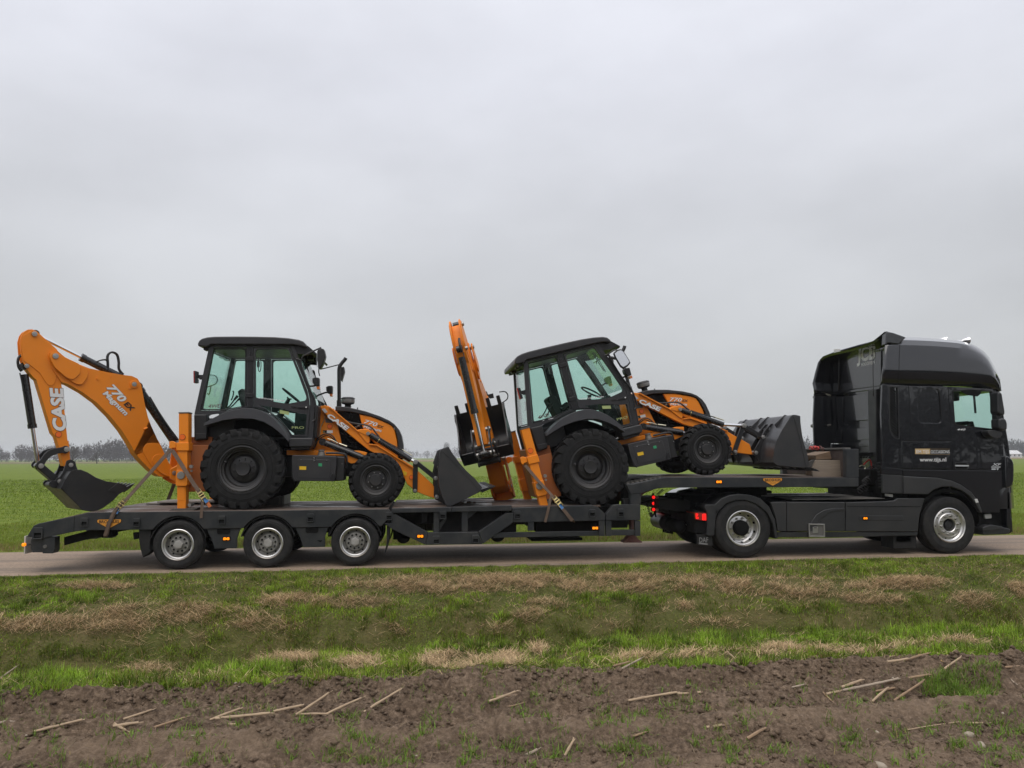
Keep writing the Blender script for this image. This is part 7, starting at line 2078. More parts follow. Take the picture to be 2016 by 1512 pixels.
    fs += [(0, 2 * N, 3 * N, N), (N - 1, 2 * N - 1, 4 * N - 1, 3 * N - 1)]
    mb.add(vs, fs); mb.build('bucket_shell', 'bucket_black', bk, smooth=40)
    lip0, lip1 = Vector(wr[-2]), Vector(wr[-1]); ld_ = (lip1 - lip0).normalized(); ln = Vector((-ld_.y, ld_.x))
    for k in range(5):
        t = -BW + 0.06 + k * (2 * BW - 0.12) / 4
        q = lip1
        prof = [q - ld_ * 0.06 + ln * 0.03, q + ld_ * 0.07 + ln * 0.024, q + ld_ * 0.17, q + ld_ * 0.07 - ln * 0.024, q - ld_ * 0.06 - ln * 0.03]
        mb = MB(); mb.prism3([tuple(p) for p in prof], O, eu, ev, n, t - 0.035, t + 0.035); mb.build('tooth', 'bucket_black', bk, 0.006)
    ear = T([(127, 917), (130, 907), (138.5, 904), (147, 909), (149, 918), (152, 925), (139, 935), (128, 950), (120, 964), (108, 961), (97, 958), (95, 951), (100, 946), (108, 946), (110, 941), (116, 939), (122, 930)], 0.16)
    for s in (1, -1): pz('hinge_plate', ear, 0.175 * s, 0.205 * s, 'bucket_black', 0.006, parent=bk)
    rib = T([(121, 963), (126, 960), (150, 988), (163, 1004), (150, 1000), (132, 980)], 0.1)
    for t in (-0.2, 0.2): pz('rib', rib, t - 0.015, t + 0.015, 'bucket_black', 0.004, parent=bk)
    pins('bucket_pins', [(hng, -0.21, 0.215, 0.035), (lb, -0.2, 0.215, 0.035), (le, -0.17, 0.185, 0.04), (ld, -0.17, 0.185, 0.042)], parent=None)
    mb = MB(); c = tk(LNKB); c2 = tk(z8([(540, 795)], 0.16)[0]); mb.cyl(pt(c2, -0.2), pt(c2, 0.215), 0.05, 16); mb.build('spacer_tube', 'bucket_black', bk)
    # lettering
    if label:
        def word(body, p0, p1, cap, off, mat, shear, bold, outline, parent, tf):
            a, b = tf(BUV([p0], off)[0]), tf(BUV([p1], off)[0])
            A, B = pt(a, off), pt(b, off)
            e_u = (B - A); w = e_u.length; e_u.normalize(); e_v = n.cross(e_u)
            h = cap / 124.0
            mb = MB(); c = (A + B) / 2
            if outline: letter(mb, body, c, e_u, e_v, h, w * 1.02, 0.003, 1, shear, bold + 0.03)
            letter(mb, body, c, e_u, e_v, h, w, 0.0055, 0, shear, bold)
            mb.build('lettering', [mat, outline] if outline else mat, parent, fix=False)
        def q(u, v): return (20 + u / 5.6, 620 + v / 5.6)
        word('CASE', q(548, 1280), q(506, 800), 22, 0.101, 'decal_white', 0.12, 0.07, 'decal_dark', dip, td)
        word('770', q(1090, 775), q(1258, 950), 15, 0.131, 'decal_white', 0.25, 0.06, 'decal_dark', boom, tb)
        word('EX', q(1268, 968), q(1360, 1050), 10, 0.131, 'decal_black', 0.2, 0.06, None, boom, tb)
        word('Magnum', q(1040, 850), q(1290, 1095), 10.5, 0.131, 'decal_white', 0.15, 0.055, 'decal_dark', boom, tb)
        c = td(BUV([q(534, 1318)], 0.101)[0])
        mb = MB(); mb.cyl(pt(c, 0.098), pt(c, 0.106), 0.05, 24, mat=0); mb.cyl(pt(c, 0.104), pt(c, 0.113), 0.044, 24, mat=1); mb.build('reflector', ['decal_dark', 'reflector'], dip)
    # king post that carries the boom foot
    kp = MB()
    for s in (1, -1):
        kp.prism3([(0.07, -0.1), (0.07, 0.07), (-0.05, 0.14), (-0.1, 0.62), (-0.28, 0.62), (-0.36, 0.5), (-0.36, -0.25), (-0.1, -0.2)], O, eu, ev, n, 0.165 * s, 0.2 * s)
    kp.prism3([(-0.2, -0.25), (-0.2, 0.1), (-0.38, 0.1), (-0.38, -0.25)], O, eu, ev, n, -0.165, 0.165)
    kp.prism3([(-0.2, 0.42), (-0.2, 0.6), (-0.38, 0.6), (-0.38, 0.42)], O, eu, ev, n, -0.165, 0.165)
    kp.build('king_post', 'orange', root, 0.012)
    pins('foot_pin', [((0, 0), -0.2, 0.21, 0.04), (bc1, -0.2, 0.2, 0.04)])
    return pt(piv), pt(hng)

build_boom(B1, OB, D1, UP, N1, 0, 0, 0, True, lambda p: p)
# second machine: boom swung square to the machine, raised and folded
UP2 = (ROT2 @ Vector((0, 0, 1))).normalized(); SW2 = R(12); D2 = (ROT2 @ Vector((-math.sin(SW2), -math.cos(SW2), 0))).normalized()
N2 = (ROT2 @ Vector((math.cos(SW2), -math.sin(SW2), 0))).normalized()
KY = 2.1
K2 = W12 @ KING
O2 = Vector((K2.x, KY, K2.z)) + D2 * 0.30
def proj(p):
    d = p - CAM; z = d.dot(FWD); return (1008 + FPX * d.dot(RGT) / z, 756 - FPX * d.dot(UPV) / z)
def find(fn, target, lo, hi):
    best = min((abs(fn(lo + (hi - lo) * i / 400) - target), lo + (hi - lo) * i / 400) for i in range(401)); return best[1]
pv2 = lambda p: O2 + D2 * p[0] + UP2 * p[1]
phi0 = math.atan2(PIV[1], PIV[0])
ab = R(74) - phi0
piv2 = rot2(PIV, (0, 0), ab)
def hng2(a):
    q = rot2(HNG, PIV, a); return (q[0] - PIV[0] + piv2[0], q[1] - PIV[1] + piv2[1])

dv = math.atan2(HNG[1] - PIV[1], HNG[0] - PIV[0])
ad = math.atan2(-1.0, 0.18) - dv
TIP = BUV([(265.6, 956)], BW)[0]
hq = hng2(ad)
def tip2(a):
    q = rot2(TIP, HNG, a); return (q[0] - HNG[0] + hq[0], q[1] - HNG[1] + hq[1])
ak = find(lambda a: proj(pv2(tip2(a)) )[1], 790, R(-75), R(0))
print('BOOM2', proj(pv2(hq)), proj(pv2(piv2)), proj(O2), pv2(piv2), pv2(hq))
build_boom(B2, O2, D2, UP2, N2, ab, ad, ak, False, lambda p: p)

# ---- loader buckets
YB0, YB1 = 0.16, 2.44
def build_loader_bucket(root, ang, Aw, mat):
    A1 = P(859.8, 978, 0.75); A1 = (A1.x, A1.z)
    tf = lambda p: (lambda q: (q[0] - A1[0] + Aw[0], q[1] - A1[1] + Aw[1]))(rot2(p, A1, ang))
    def T(pts, Y): return [tf(p) for p in ZC(pts, Y)]
    bk = empty('loader_bucket', parent=root)
    side = T([(1525, 702), (1448, 738), (1434, 830), (1425, 960), (1432, 1090), (1460, 1190), (1503, 1288), (1560, 1290), (1830, 1156), (1862, 1110), (1790, 1020), (1700, 938), (1640, 868), (1562, 762)], YB0)
    for y0, y1 in ((YB0, YB0 + 0.03), (YB1 - 0.03, YB1)):
        mb = MB(); mb.prism(side, y0, y1); mb.build('side_plate', mat, bk, 0.006)
    trim = T([(1528, 704), (1562, 762), (1640, 868), (1700, 938), (1790, 1020), (1860, 1106), (1842, 1148), (1770, 1062), (1680, 966), (1600, 878), (1520, 798), (1460, 748)], YB0)
    mb = MB(); mb.prism(trim, YB0 - 0.008, YB0); mb.prism(trim, YB1, YB1 + 0.008); mb.build('side_trim', mat, bk, 0.003)
    wr = spline(T([(1525, 702), (1448, 738), (1434, 830), (1425, 960), (1432, 1090), (1460, 1190), (1503, 1286)], YB0), 3) + T([(1560, 1288), (1830, 1154), (1930, 1116)], YB0)
    cen = Vector(T([(1600, 1050)], YB0)[0]); inn = []
    for i, p in enumerate(wr):
        a, b = Vector(wr[max(i - 1, 0)]), Vector(wr[min(i + 1, len(wr) - 1)]); t = (b - a).normalized(); m = Vector((t.y, -t.x)) * 0.02
        if (cen - Vector(p)).dot(m) < 0: m = -m
        inn.append(tuple(Vector(p) + m))
    mb = MB(); N = len(wr); vs, fs = [], []
    for y in (YB0 + 0.004, YB1 - 0.004):
        vs += [(p[0], y, p[1]) for p in wr] + [(p[0], y, p[1]) for p in inn]
    for i in range(N - 1): fs += [(i, i + 1, 2 * N + i + 1, 2 * N + i), (N + i, 3 * N + i, 3 * N + i + 1, N + i + 1)]
    fs += [(0, 2 * N, 3 * N, N), (N - 1, 2 * N - 1, 4 * N - 1, 3 * N - 1)]
    mb.add(vs, fs); mb.build('bucket_shell', mat, bk, smooth=40)
    l0, l1 = Vector(wr[-2]), Vector(wr[-1]); ld = (l1 - l0).normalized(); ln = Vector((-ld.y, ld.x))
    for k in range(8):
        y = YB0 + 0.06 + k * (YB1 - YB0 - 0.12) / 7
        prof = [l1 - ld * 0.14 + ln * 0.03, l1 + ld * 0.04 + ln * 0.022, l1 + ld * 0.13 - ln * 0.008, l1 + ld * 0.04 - ln * 0.02, l1 - ld * 0.14 - ln * 0.028]
        mb = MB(); mb.prism([tuple(p) for p in prof], y - 0.035, y + 0.035); mb.build('tooth', 'bucket_black', bk, 0.005)
    ear = T([(1402, 852), (1436, 828), (1428, 960), (1436, 1090), (1462, 1195), (1500, 1286), (1440, 1246), (1394, 1224), (1380, 1185), (1386, 1015), (1378, 965)], 0.75)
    hole = T([(1412, 892), (1430, 876), (1428, 918), (1414, 918)], 0.75)
    for y in (0.70, 0.93, 1.64, 1.87):
        mb = MB(); mb.prism(ear, y, y + 0.03, holes=[hole]); mb.build('hinge_plate', 'bucket_black', bk, 0.006)
    for y in (0.45, 1.15, 1.45, 2.15):
        rib = T([(1520, 704), (1448, 736), (1434, 830), (1428, 900), (1390, 880), (1415, 800), (1440, 730)], YB0)
        mb = MB(); mb.prism(rib, y - 0.012, y + 0.012); mb.build('rib', mat, bk, 0.004)
    Bp = tf((P(857.8, 941.4, 0.75).x, P(857.8, 941.4, 0.75).z))
    return Bp

def loader_linkage(root, Wm, C, Bp, Aw):
    Dp = Wm @ P(817, 966, 0.75); D = (Dp.x, Dp.z)
    for y in (0.745, 0.905, fy(0.775), fy(0.935)):
        mb = MB(); mb.bar(D, C, 0.085, y, y + 0.03); mb.build('tilt_lever', 'bucket_black', root, 0.006)
        mb = MB(); mb.bar(C, Bp, 0.075, y - 0.012 if y < 1.3 else y + 0.012, y + 0.016 if y < 1.3 else y + 0.04); mb.build('push_link', 'bucket_black', root, 0.006)
    mb = MB()
    for p, r in ((C, 0.042), (Bp, 0.036), (Aw, 0.036), (D, 0.03)):
        for y0, y1 in ((0.69, 0.97), (fy(0.97), fy(0.69))):
            mb.cyl((p[0], y0, p[1]), (p[0], y1, p[1]), r, 16); mb.cyl((p[0], y0 - 0.01, p[1]), (p[0], y0, p[1]), r * 0.5, 10)
    mb.build('linkage_pins', 'bolt', root, 0.004)
    for Y in (0.78, fy(0.78)):
        q = Wm @ P(808, 905.5, Y) if Y < 1.3 else Wm @ (P(808, 905.5, 0.78) + Vector((0, Y - 0.78, 0)))
        e = Vector((C[0], Y, C[1])); mb = MB(); mb.cyl(q, e, 0.028, 14); mb.build('tilt_rod', 'chrome', root)
A1w = P(859.8, 978, 0.75); B1w = P(857.8, 941.4, 0.75)
A2w = P(1492, 890, 0.75); B2w = P(1506, 859.7, 0.75)
v1 = math.atan2(B1w.z - A1w.z, B1w.x - A1w.x); v2 = math.atan2(B2w.z - A2w.z, B2w.x - A2w.x)
Bp1 = build_loader_bucket(B1, 0.0, (A1w.x, A1w.z), 'bucket_grey')
C1 = P(818, 909.6, 0.75); loader_linkage(B1, Matrix.Identity(4), (C1.x, C1.z), Bp1, (A1w.x, A1w.z))
A2m = W12 @ A1w
Bp2 = build_loader_bucket(B2, v2 - v1, (A2m.x, A2m.z), 'bucket_grey')
C2 = P(1463.7, 837.9, 0.75); loader_linkage(B2, W12, (C2.x, C2.z), Bp2, (A2m.x, A2m.z))
# ------------------------------------------------------------------ lashing straps
def ratchet(root, c, d, n, s=1.0):
    """buckle centred at c along strap direction d, facing n"""
    d = Vector(d).normalized(); n = Vector(n).normalized(); w = d.cross(n).normalized()
    def box(mb, a0, a1, b0, b1, t0, t1):
        mb.hexa([c + d * a + w * b + n * t for a, b, t in ((a0, b0, t0), (a1, b0, t0), (a1, b1, t0), (a0, b1, t0), (a0, b0, t1), (a1, b0, t1), (a1, b1, t1), (a0, b1, t1))])
    mb = MB()
    for k in (-1, 1): box(mb, -0.09 * s, 0.09 * s, k * 0.034 - 0.004, k * 0.034 + 0.004, 0.0, 0.045)
    box(mb, -0.05 * s, -0.03 * s, -0.034, 0.034, 0.03, 0.044); box(mb, 0.03 * s, 0.05 * s, -0.034, 0.034, 0.03, 0.044)
    mb.cyl(c - w * 0.05 + n * 0.03, c + w * 0.05 + n * 0.03, 0.013, 10)
    mb.build('ratchet_buckle', 'brass', root, 0.002)
def strap_thing(label, path, side, rc, rd, blue, tail, orange=None, hook=None):
    path = [Vector(p) for p in path]
    r = empty('ratchet_strap', path[-1]); tag(r, label, 'strap', 'ratchet straps on the trailer')
    mb = MB(); mb.ribbon(path, side, 0.062, 0.006); mb.build('webbing', 'strap', r)
    if tail:
        mb = MB(); mb.ribbon(spline([Vector(p) for p in tail], 5), side, 0.046, 0.004); mb.build('loose_end', 'strap', r)
    if rc is not None:
        ratchet(r, Vector(rc), rd, (0.15, -1, 0.1), 1.2)
        a, b = Vector(blue[0]), Vector(blue[1])
        mb = MB(); mb.ribbon([a, b], side, 0.056, 0.012); mb.build('label_tag', 'strap_blue', r)
    if orange:
        mb = MB(); mb.ribbon([Vector(p) for p in orange], side, 0.05, 0.012); mb.build('tag_end', 'strap_orange', r)
    return r
SX = (1, 0, 0.6)
strap_thing('brown ratchet strap slanting down to the rear, crossing the shield on the trailer side', [P(337, 884, 0.19), P(290, 937, 0.12), P(240, 993, 0.03), P(226, 1008, -0.02), P(214, 1032, -0.035), P(209, 1052, -0.035), P(208, 1057, 0.01)], SX,
            P(239.5, 993, 0.02), P(250, 981, 0.03) - P(229, 1006, 0.0), (P(234, 1002, -0.005), P(228, 1011, -0.02)), [P(246, 986, 0.0), P(233, 996, -0.02), P(221, 1014, -0.04), P(213, 1035, -0.045), P(206, 1055, -0.045)])
strap_thing('brown ratchet strap beside the rear tyre of the level backhoe, orange and blue end', [P(339, 886, 0.19), P(362, 922, 0.12), P(383, 955, 0.08), P(397, 974, 0.05), P(410, 994, 0.03)], (1, 0, -0.6),
            P(397, 975, 0.04), P(383, 955, 0.05) - P(410, 994, 0.03), (P(402, 981, 0.02), P(408, 989, 0.01)), [P(392, 965, 0.04), P(398, 985, 0.0), P(397, 1003, -0.02), P(396, 1020, -0.03)],
            [P(408, 989, 0.02), P(414, 998, 0.02)])
strap_thing('brown ratchet strap crossing the stabiliser leg of the tilted backhoe', [P(1034, 916, 0.19), P(1058, 945, 0.14), P(1082, 970, 0.1), P(1097, 988, 0.02), P(1108, 1002, -0.03), P(1127, 1025, -0.04), P(1129, 1027, 0.0)], (1, 0, -0.7),
            P(1096, 987, 0.02), P(1082, 970, 0.05) - P(1108, 1002, -0.02), (P(1101, 993, -0.01), P(1108, 1002, -0.025)), [P(1086, 975, 0.06), P(1083, 985, 0.0), P(1079, 1005, -0.03), P(1073, 1028, -0.035)])
strap_thing('dark far-side strap behind the orange stabiliser, fixed to the deck planks', [P(344, 950, 2.15), P(331, 984, 2.3)], (1, 0, 0), None, None, None, None)
# ------------------------------------------------------------------ loose things on the deck
def board(name, label, x0, x1, y0, y1, z0, z1, mat, rz=0.0, group=None, cat='board'):
    r = MB(); cx, cy = (x0 + x1) / 2, (y0 + y1) / 2
    r.box(x0 - cx, x1 - cx, y0 - cy, y1 - cy, 0, z1 - z0)
    o = r.build(name, mat, None, 0.006); o.location = (cx, cy, z0); o.rotation_euler = (0, 0, rz)
    return tag(o, label, cat, group)
a, b = P(296, 990, 2.0), P(352, 985, 2.0)
board('plank_board', 'pale grey weathered board at the bottom, under the far strap', a.x, b.x + 0.35, 1.75, 2.3, 0.925, 0.957, 'grey_plank', 0.02, 'grey boards lying on the deck')
board('plank_board', 'pale grey weathered board lying on top of another, under the far strap', a.x + 0.25, b.x + 0.75, 1.6, 2.2, 0.959, 0.99, 'grey_plank', -0.05, 'grey boards lying on the deck')
# steel chock behind the rear tyre of the level machine
ck = empty('wheel_chock', P(549, 998, 1.25)); tag(ck, 'grey steel wheel chock on the deck just ahead of the big rear tyre', 'chock')
c0, c1 = P(533, 998, 1.2), P(556, 998, 1.2)
mb = MB(); mb.hexa([(c0.x - 0.1, 1.2, 0.93), (c1.x, 1.2, 0.93), (c1.x, 1.75, 0.93), (c0.x - 0.1, 1.75, 0.93), (c0.x + 0.05, 1.2, 1.06), (c1.x, 1.2, 1.06), (c1.x, 1.75, 1.06), (c0.x + 0.05, 1.75, 1.06)]); mb.build('wedge', 'pad_grey', ck, 0.01)
mb = MB(); mb.box(c1.x + 0.002, c1.x + 0.04, 1.12, 1.8, 0.93, 1.09); mb.build('end_plate', 'grey_steel', ck, 0.006)
mb = MB(); mb.box(c1.x - 0.06, c1.x - 0.02, 1.16, 1.2, 0.93, 1.07); mb.build('stiffener', 'grey_steel', ck, 0.004)
# lump of dried mud
mb = MB()
r_ = random.Random(3)
for k in range(60):
    q = P(900 + r_.gauss(0, 16), 986 + r_.gauss(0, 1.5), 1.2); q.z = 0.925
    s = r_.uniform(0.012, 0.04)
    vs = [(q.x + s * math.cos(t) * r_.uniform(.7, 1.3) * 1.6, q.y + s * math.sin(t) * r_.uniform(.7, 1.3), q.z) for t in [i * math.pi / 3 for i in range(6)]] + [(q.x, q.y, q.z + s * r_.uniform(.5, 1))]
    mb.add(vs, [(i, (i + 1) % 6, 6) for i in range(6)])
tag(mb.build('mud_lumps', 'soil', fix=False), 'crumbled dried mud lying on the low deck between bucket and boom', kind='stuff')
# head board of the neck and the timber carried in front of it
hb0 = P(1668, 884, 0.1)
mb = MB(); mb.box(hb0.x, hb0.x + 0.06, 0.125, 2.425, 1.385, hb0.z - 0.01); mb.build('head_board', 'rust_dark', TR, 0.006)
mb = MB(); mb.box(hb0.x - 0.02, hb0.x + 0.08, 0.125, 2.425, hb0.z - 0.008, hb0.z + 0.025); mb.build('head_rail', 'grey_steel', TR, 0.006)
q0, q1 = P(1603, 906, 0.35), P(1657, 906, 0.35)
mb = MB(); mb.prism(XZ([(1606.5, 905.3), (1656, 906.2), (1657.5, 939), (1600, 938.5), (1599, 921)], 0.35), 0.35, 0.39); o = mb.build('plywood_board', 'plywood', None, 0.004)
tag(o, 'upright light brown plywood board standing on the gooseneck in front of the timber', 'board')
mb = MB(); mb.prism(XZ([(1592.5, 909), (1599.5, 905.2), (1606, 905.4), (1606, 921), (1589, 919.5)], 0.4), 0.395, 0.43); o = mb.build('steel_plate', 'pad_grey', None, 0.004)
tag(o, 'small grey steel plate leaning between loader bucket and plywood board', 'plate')
TB = [('thick brown timber with a sloping sawn top, leftmost behind the plywood board', [(1606, 896), (1634, 888.5), (1638, 904), (1606.5, 905)], 0.55, 0.8),
      ('dark timber block, in the middle behind the plywood board', [(1636, 889), (1650, 882.5), (1652, 905), (1640, 905)], 0.65, 0.95),
      ('pale timber end, rightmost behind the plywood board, next to the grey post', [(1651, 888), (1664, 887), (1665, 902), (1655, 906)], 0.6, 0.85)]
for lb, pts, y0, y1 in TB:
    poly = XZ(pts, y0); mb = MB(); mb.prism(poly, y0, y1 + 0.3)
    mb.box(min(p[0] for p in poly) + 0.02, max(p[0] for p in poly) - 0.02, y0 + 0.02, y1 + 0.2, 1.385, min(p[1] for p in poly) + 0.01)
    tag(mb.build('timber_block', 'raw_wood', None, 0.008), lb, 'timber', 'timber carried on the gooseneck')
ch = empty('load_chain', P(1604, 882, 2.0)); tag(ch, 'red load chain draped over the head board rail', 'chain')
for k in range(9):
    q = PP(1597 + k * 3.1, 882 + 0.8 * math.sin(k * 1.7) + (k > 6) * 2.5, Vector((hb0.x, 0, 0)), Vector((1, 0, 0)))
    ring = [q + Vector((-0.01 + 0.02 * math.cos(t) * (k % 2), 0.045 * math.cos(t), 0.028 * math.sin(t))) for t in [i * math.pi / 5 for i in range(10)]]
    mb = MB(); mb.tube(ring, 0.014, 6, closed=True); mb.build('chain_link', 'decal_red' if k < 6 else 'rust', ch)
# ------------------------------------------------------------------ maize stalks and stones on the soil
paint('stalk', (0.42, 0.31, 0.2), 0.75, dirt=0.55, dust=(0.2, 0.14, 0.1), scale=14, bumpy=0.2)
paint('stalk_grey', (0.36, 0.29, 0.22), 0.8, dirt=0.6, dust=(0.16, 0.12, 0.09), scale=18, bumpy=0.2)
paint('stalk_dark', (0.3, 0.2, 0.12), 0.8, dirt=0.6, dust=(0.14, 0.1, 0.07), scale=18, bumpy=0.2)
paint('stalk_yellow', (0.5, 0.33, 0.13), 0.7, dirt=0.3, dust=(0.3, 0.2, 0.1), scale=14)
paint('stone', (0.3, 0.25, 0.19), 0.7, dirt=0.4, dust=(0.25, 0.2, 0.15), scale=20)
def SR(x0, y0, k, lst): return [(x0 + a / k, y0 + b / k, x0 + c / k, y0 + d / k, r) for a, b, c, d, r in lst]
CL = [
 ('bundle beside the bright green tussock', SR(1600, 1280, 4.846, [(275, 360, 465, 285, 5), (130, 435, 490, 355, 4.5), (290, 432, 820, 325, 4.5), (700, 405, 1110, 232, 4.5), (770, 392, 1050, 298, 4.2), (565, 445, 715, 360, 4), (600, 405, 980, 385, 3.5), (100, 415, 180, 500, 3)])),
 ('row behind the bright green tussock', SR(1600, 1280, 4.846, [(710, 125, 905, 80, 4.5), (885, 135, 1105, 30, 4.5), (940, 95, 1090, 45, 3.5), (1010, 118, 1230, 80, 4.5), (1180, 118, 1410, 68, 4), (1460, 60, 1700, 40, 3), (1520, 50, 1635, 0, 4), (1150, 65, 1225, 38, 4)])),
 ('pair right of the bright tussock', SR(1600, 1280, 4.846, [(1845, 320, 2030, 276, 4.5), (1790, 315, 1925, 268, 4)])),
 ('thin pair before the bright tussock', SR(1600, 1280, 4.846, [(1480, 700, 1665, 725, 3), (900, 775, 1380, 715, 1.6)])),
 ('far left pair', SR(0, 1060, 2.88, [(-20, 795, 95, 725, 3.5), (-20, 1053, 70, 1035, 4)])),
 ('single one lying left of the left cluster', SR(0, 1060, 2.88, [(190, 1075, 465, 1028, 4)])),
 ('cluster at lower left', SR(0, 1060, 2.88, [(640, 1055, 785, 1045, 4.5), (700, 1035, 860, 982, 3.5), (645, 1075, 715, 1080, 4), (875, 1080, 1045, 1075, 3.5)])),
 ('long raised row left of the middle', SR(0, 1060, 2.88, [(1190, 1030, 1360, 965, 4), (1200, 1068, 1335, 1062, 3.5), (1220, 1040, 1530, 990, 4.5), (1550, 990, 1710, 945, 4.2), (1680, 990, 1865, 875, 4.2), (1690, 1005, 1850, 985, 3.5), (1850, 985, 2050, 905, 4)])),
 ('one flat one right of the long row', SR(650, 1080, 2.88, [(190, 935, 395, 900, 4)])),
 ('trio lying in the middle of the soil', SR(650, 1080, 2.88, [(900, 870, 1050, 810, 4), (920, 900, 1150, 835, 3.8), (1010, 905, 1100, 852, 2.2)])),
 ('raised pair at the grass edge', SR(650, 1080, 2.88, [(1605, 690, 1700, 640, 4), (1610, 702, 1765, 622, 4.2)])),
 ('pair lying right of the middle', SR(650, 1080, 2.88, [(1690, 875, 1965, 815, 4.2), (1895, 860, 2100, 815, 4.2)])),
 ('short stubs low in the middle', SR(650, 1080, 2.88, [(1095, 1125, 1175, 1140, 5), (1330, 1100, 1375, 1095, 4), (1715, 1045, 1790, 1040, 3)])),
 ('bent one standing at the grass edge right of the middle', SR(1316, 1060, 2.88, [(335, 655, 395, 705, 3)])),
 ('foot of the bent one at the grass edge', SR(1316, 1060, 2.88, [(345, 735, 395, 708, 3.5)])),
 ('short stubs low right of the middle', SR(1316, 1060, 2.88, [(215, 1080, 305, 1075, 4.5), (445, 1085, 540, 1080, 5)])),
 ('curved one left of the right bundle', SR(1316, 1060, 2.88, [(700, 855, 765, 828, 3)])),
 ('thin one at the grass edge left of the middle', SR(650, 1080, 2.88, [(525, 735, 590, 712, 2.5)])),
]
r_ = random.Random(11)
for where, segs in CL:
    multi = len(segs) > 1
    order = sorted(range(len(segs)), key=lambda i: -math.hypot(segs[i][2] - segs[i][0], segs[i][3] - segs[i][1]))
    for i, (x0, y0, x1, y1, r) in enumerate(segs):
        S = soil_point(x0, y0); S.z += 0.01
        if S.y > -6.1: S = Vector((S.x, S.y, float(ground_z(np.array([S.x]), np.array([S.y]))[0]) + 0.02))
        E = P(x1, y1, S.y + (0.04 if y1 < y0 else -0.02))
        gz = float(soil_z(np.array([E.x]), np.array([E.y]))[0])
        if E.z < gz + 0.012: E = soil_point(x1, y1) + Vector((0, 0, 0.012))
        rr = r / 235.0 * 0.52
        m = max(4, int((E - S).length / 0.05))
        path, rad = [], []
        bow = Vector((0, 0, r_.uniform(-0.004, 0.004)))
        for k in range(m + 1):
            t = k / m
            path.append(S.lerp(E, t) + bow * math.sin(t * math.pi) + Vector((0, 0, r_.uniform(-0.001, 0.001))))
            rad.append(rr * (1.0 - 0.15 * t) * (1.22 if k % 4 == 2 else 1.0))
        mb = MB(); mb.tube([p - S for p in path], rad, 7)
        t0 = (E - S).normalized(); sd_ = t0.cross(Vector((0, 0, 1))).normalized()
        for q in range(2):
            mb.ribbon([E - S - t0 * 0.01, E - S + t0 * r_.uniform(0.01, 0.035) + sd_ * r_.uniform(-0.012, 0.012)], sd_, rr * 0.8, 0.002)
        o = mb.build('maize_stalk', 'stalk_yellow' if (where.startswith('row behind') and i == 3) else r_.choice(('stalk', 'stalk', 'stalk_grey', 'stalk_dark')), None, smooth=50)
        o.location = S
        rank = order.index(i)
        names = ['longest', 'second longest', 'third longest', 'fourth longest', 'fifth longest', 'sixth longest', 'seventh longest', 'shortest']
        if not multi: lb = 'pale dry maize stalk, ' + where
        elif where.startswith('row behind') and i == 3: lb = 'yellow split maize stalk in the ' + where
        else: lb = 'pale dry maize stalk, ' + ('shortest' if rank == len(segs) - 1 else names[rank]) + ' of the ' + where
        tag(o, lb, 'maize stalk', 'broken maize stalks on the soil')
STONES = [(463, 1369, 5, 'left one of a pair behind the stalks'), (471, 1371, 4, 'right one of a pair behind the stalks'), (380, 1457, 5, 'between the lower left stalks and the field'), (236, 1488, 7, 'lowest at the left'), (974, 1474, 5, 'low in the middle, beside a weed'), (1042, 1434, 4, 'on the wheel track in the middle'), (1758, 1338, 5, 'behind the bundle of stalks'), (1709, 1443, 5, 'left of a small brown stone at right'), (1727, 1448, 7, 'brownish, before the bundle of stalks'), (1974, 1401, 7, 'on the wheel track at right'), (820, 1487, 5, 'low, left of the middle'), (52, 1447, 6, 'at the far left'), (612, 1340, 4, 'at the grass edge left of the middle'),
          (1909, 1448, 16, ''), (1732, 1508, 18, ''), (1933, 1468, 14, '')]
for i, (x, y, r, wh) in enumerate(STONES):
    q = soil_point(x, y); s = r / 470.0
    mb = MB(); prof = [(0.0, 0.55), (0.6, 0.45), (0.95, 0.1), (0.9, -0.25), (0.0, -0.4)]
    mb.lathe([(a * s, b * s) for a, b in prof], n=9, axis='Z')
    mb.v = [(x_ * (1.25 + 0.25 * math.sin(i)), y_ * (0.8 + 0.1 * math.sin(i * 2 + x_ * 90)), z_) for x_, y_, z_ in mb.v]
    o = mb.build('pebble', 'stone', None, smooth=60, fix=True); o.location = (q.x, q.y, q.z + s * 0.15); o.rotation_euler = (r_.uniform(-.2, .2), r_.uniform(-.2, .2), r_.uniform(0, 6))
    if r >= 12: lb = {14: 'flat tan stone at lower right, below the thin stalks', 16: 'oblong tan stone just below the thin stalks at right', 18: 'biggest white stone, cut by the lower edge at right'}[r]
    else: lb = 'tiny pale pebble on the soil, ' + wh
    tag(o, lb, 'stone', 'stones on the soil')
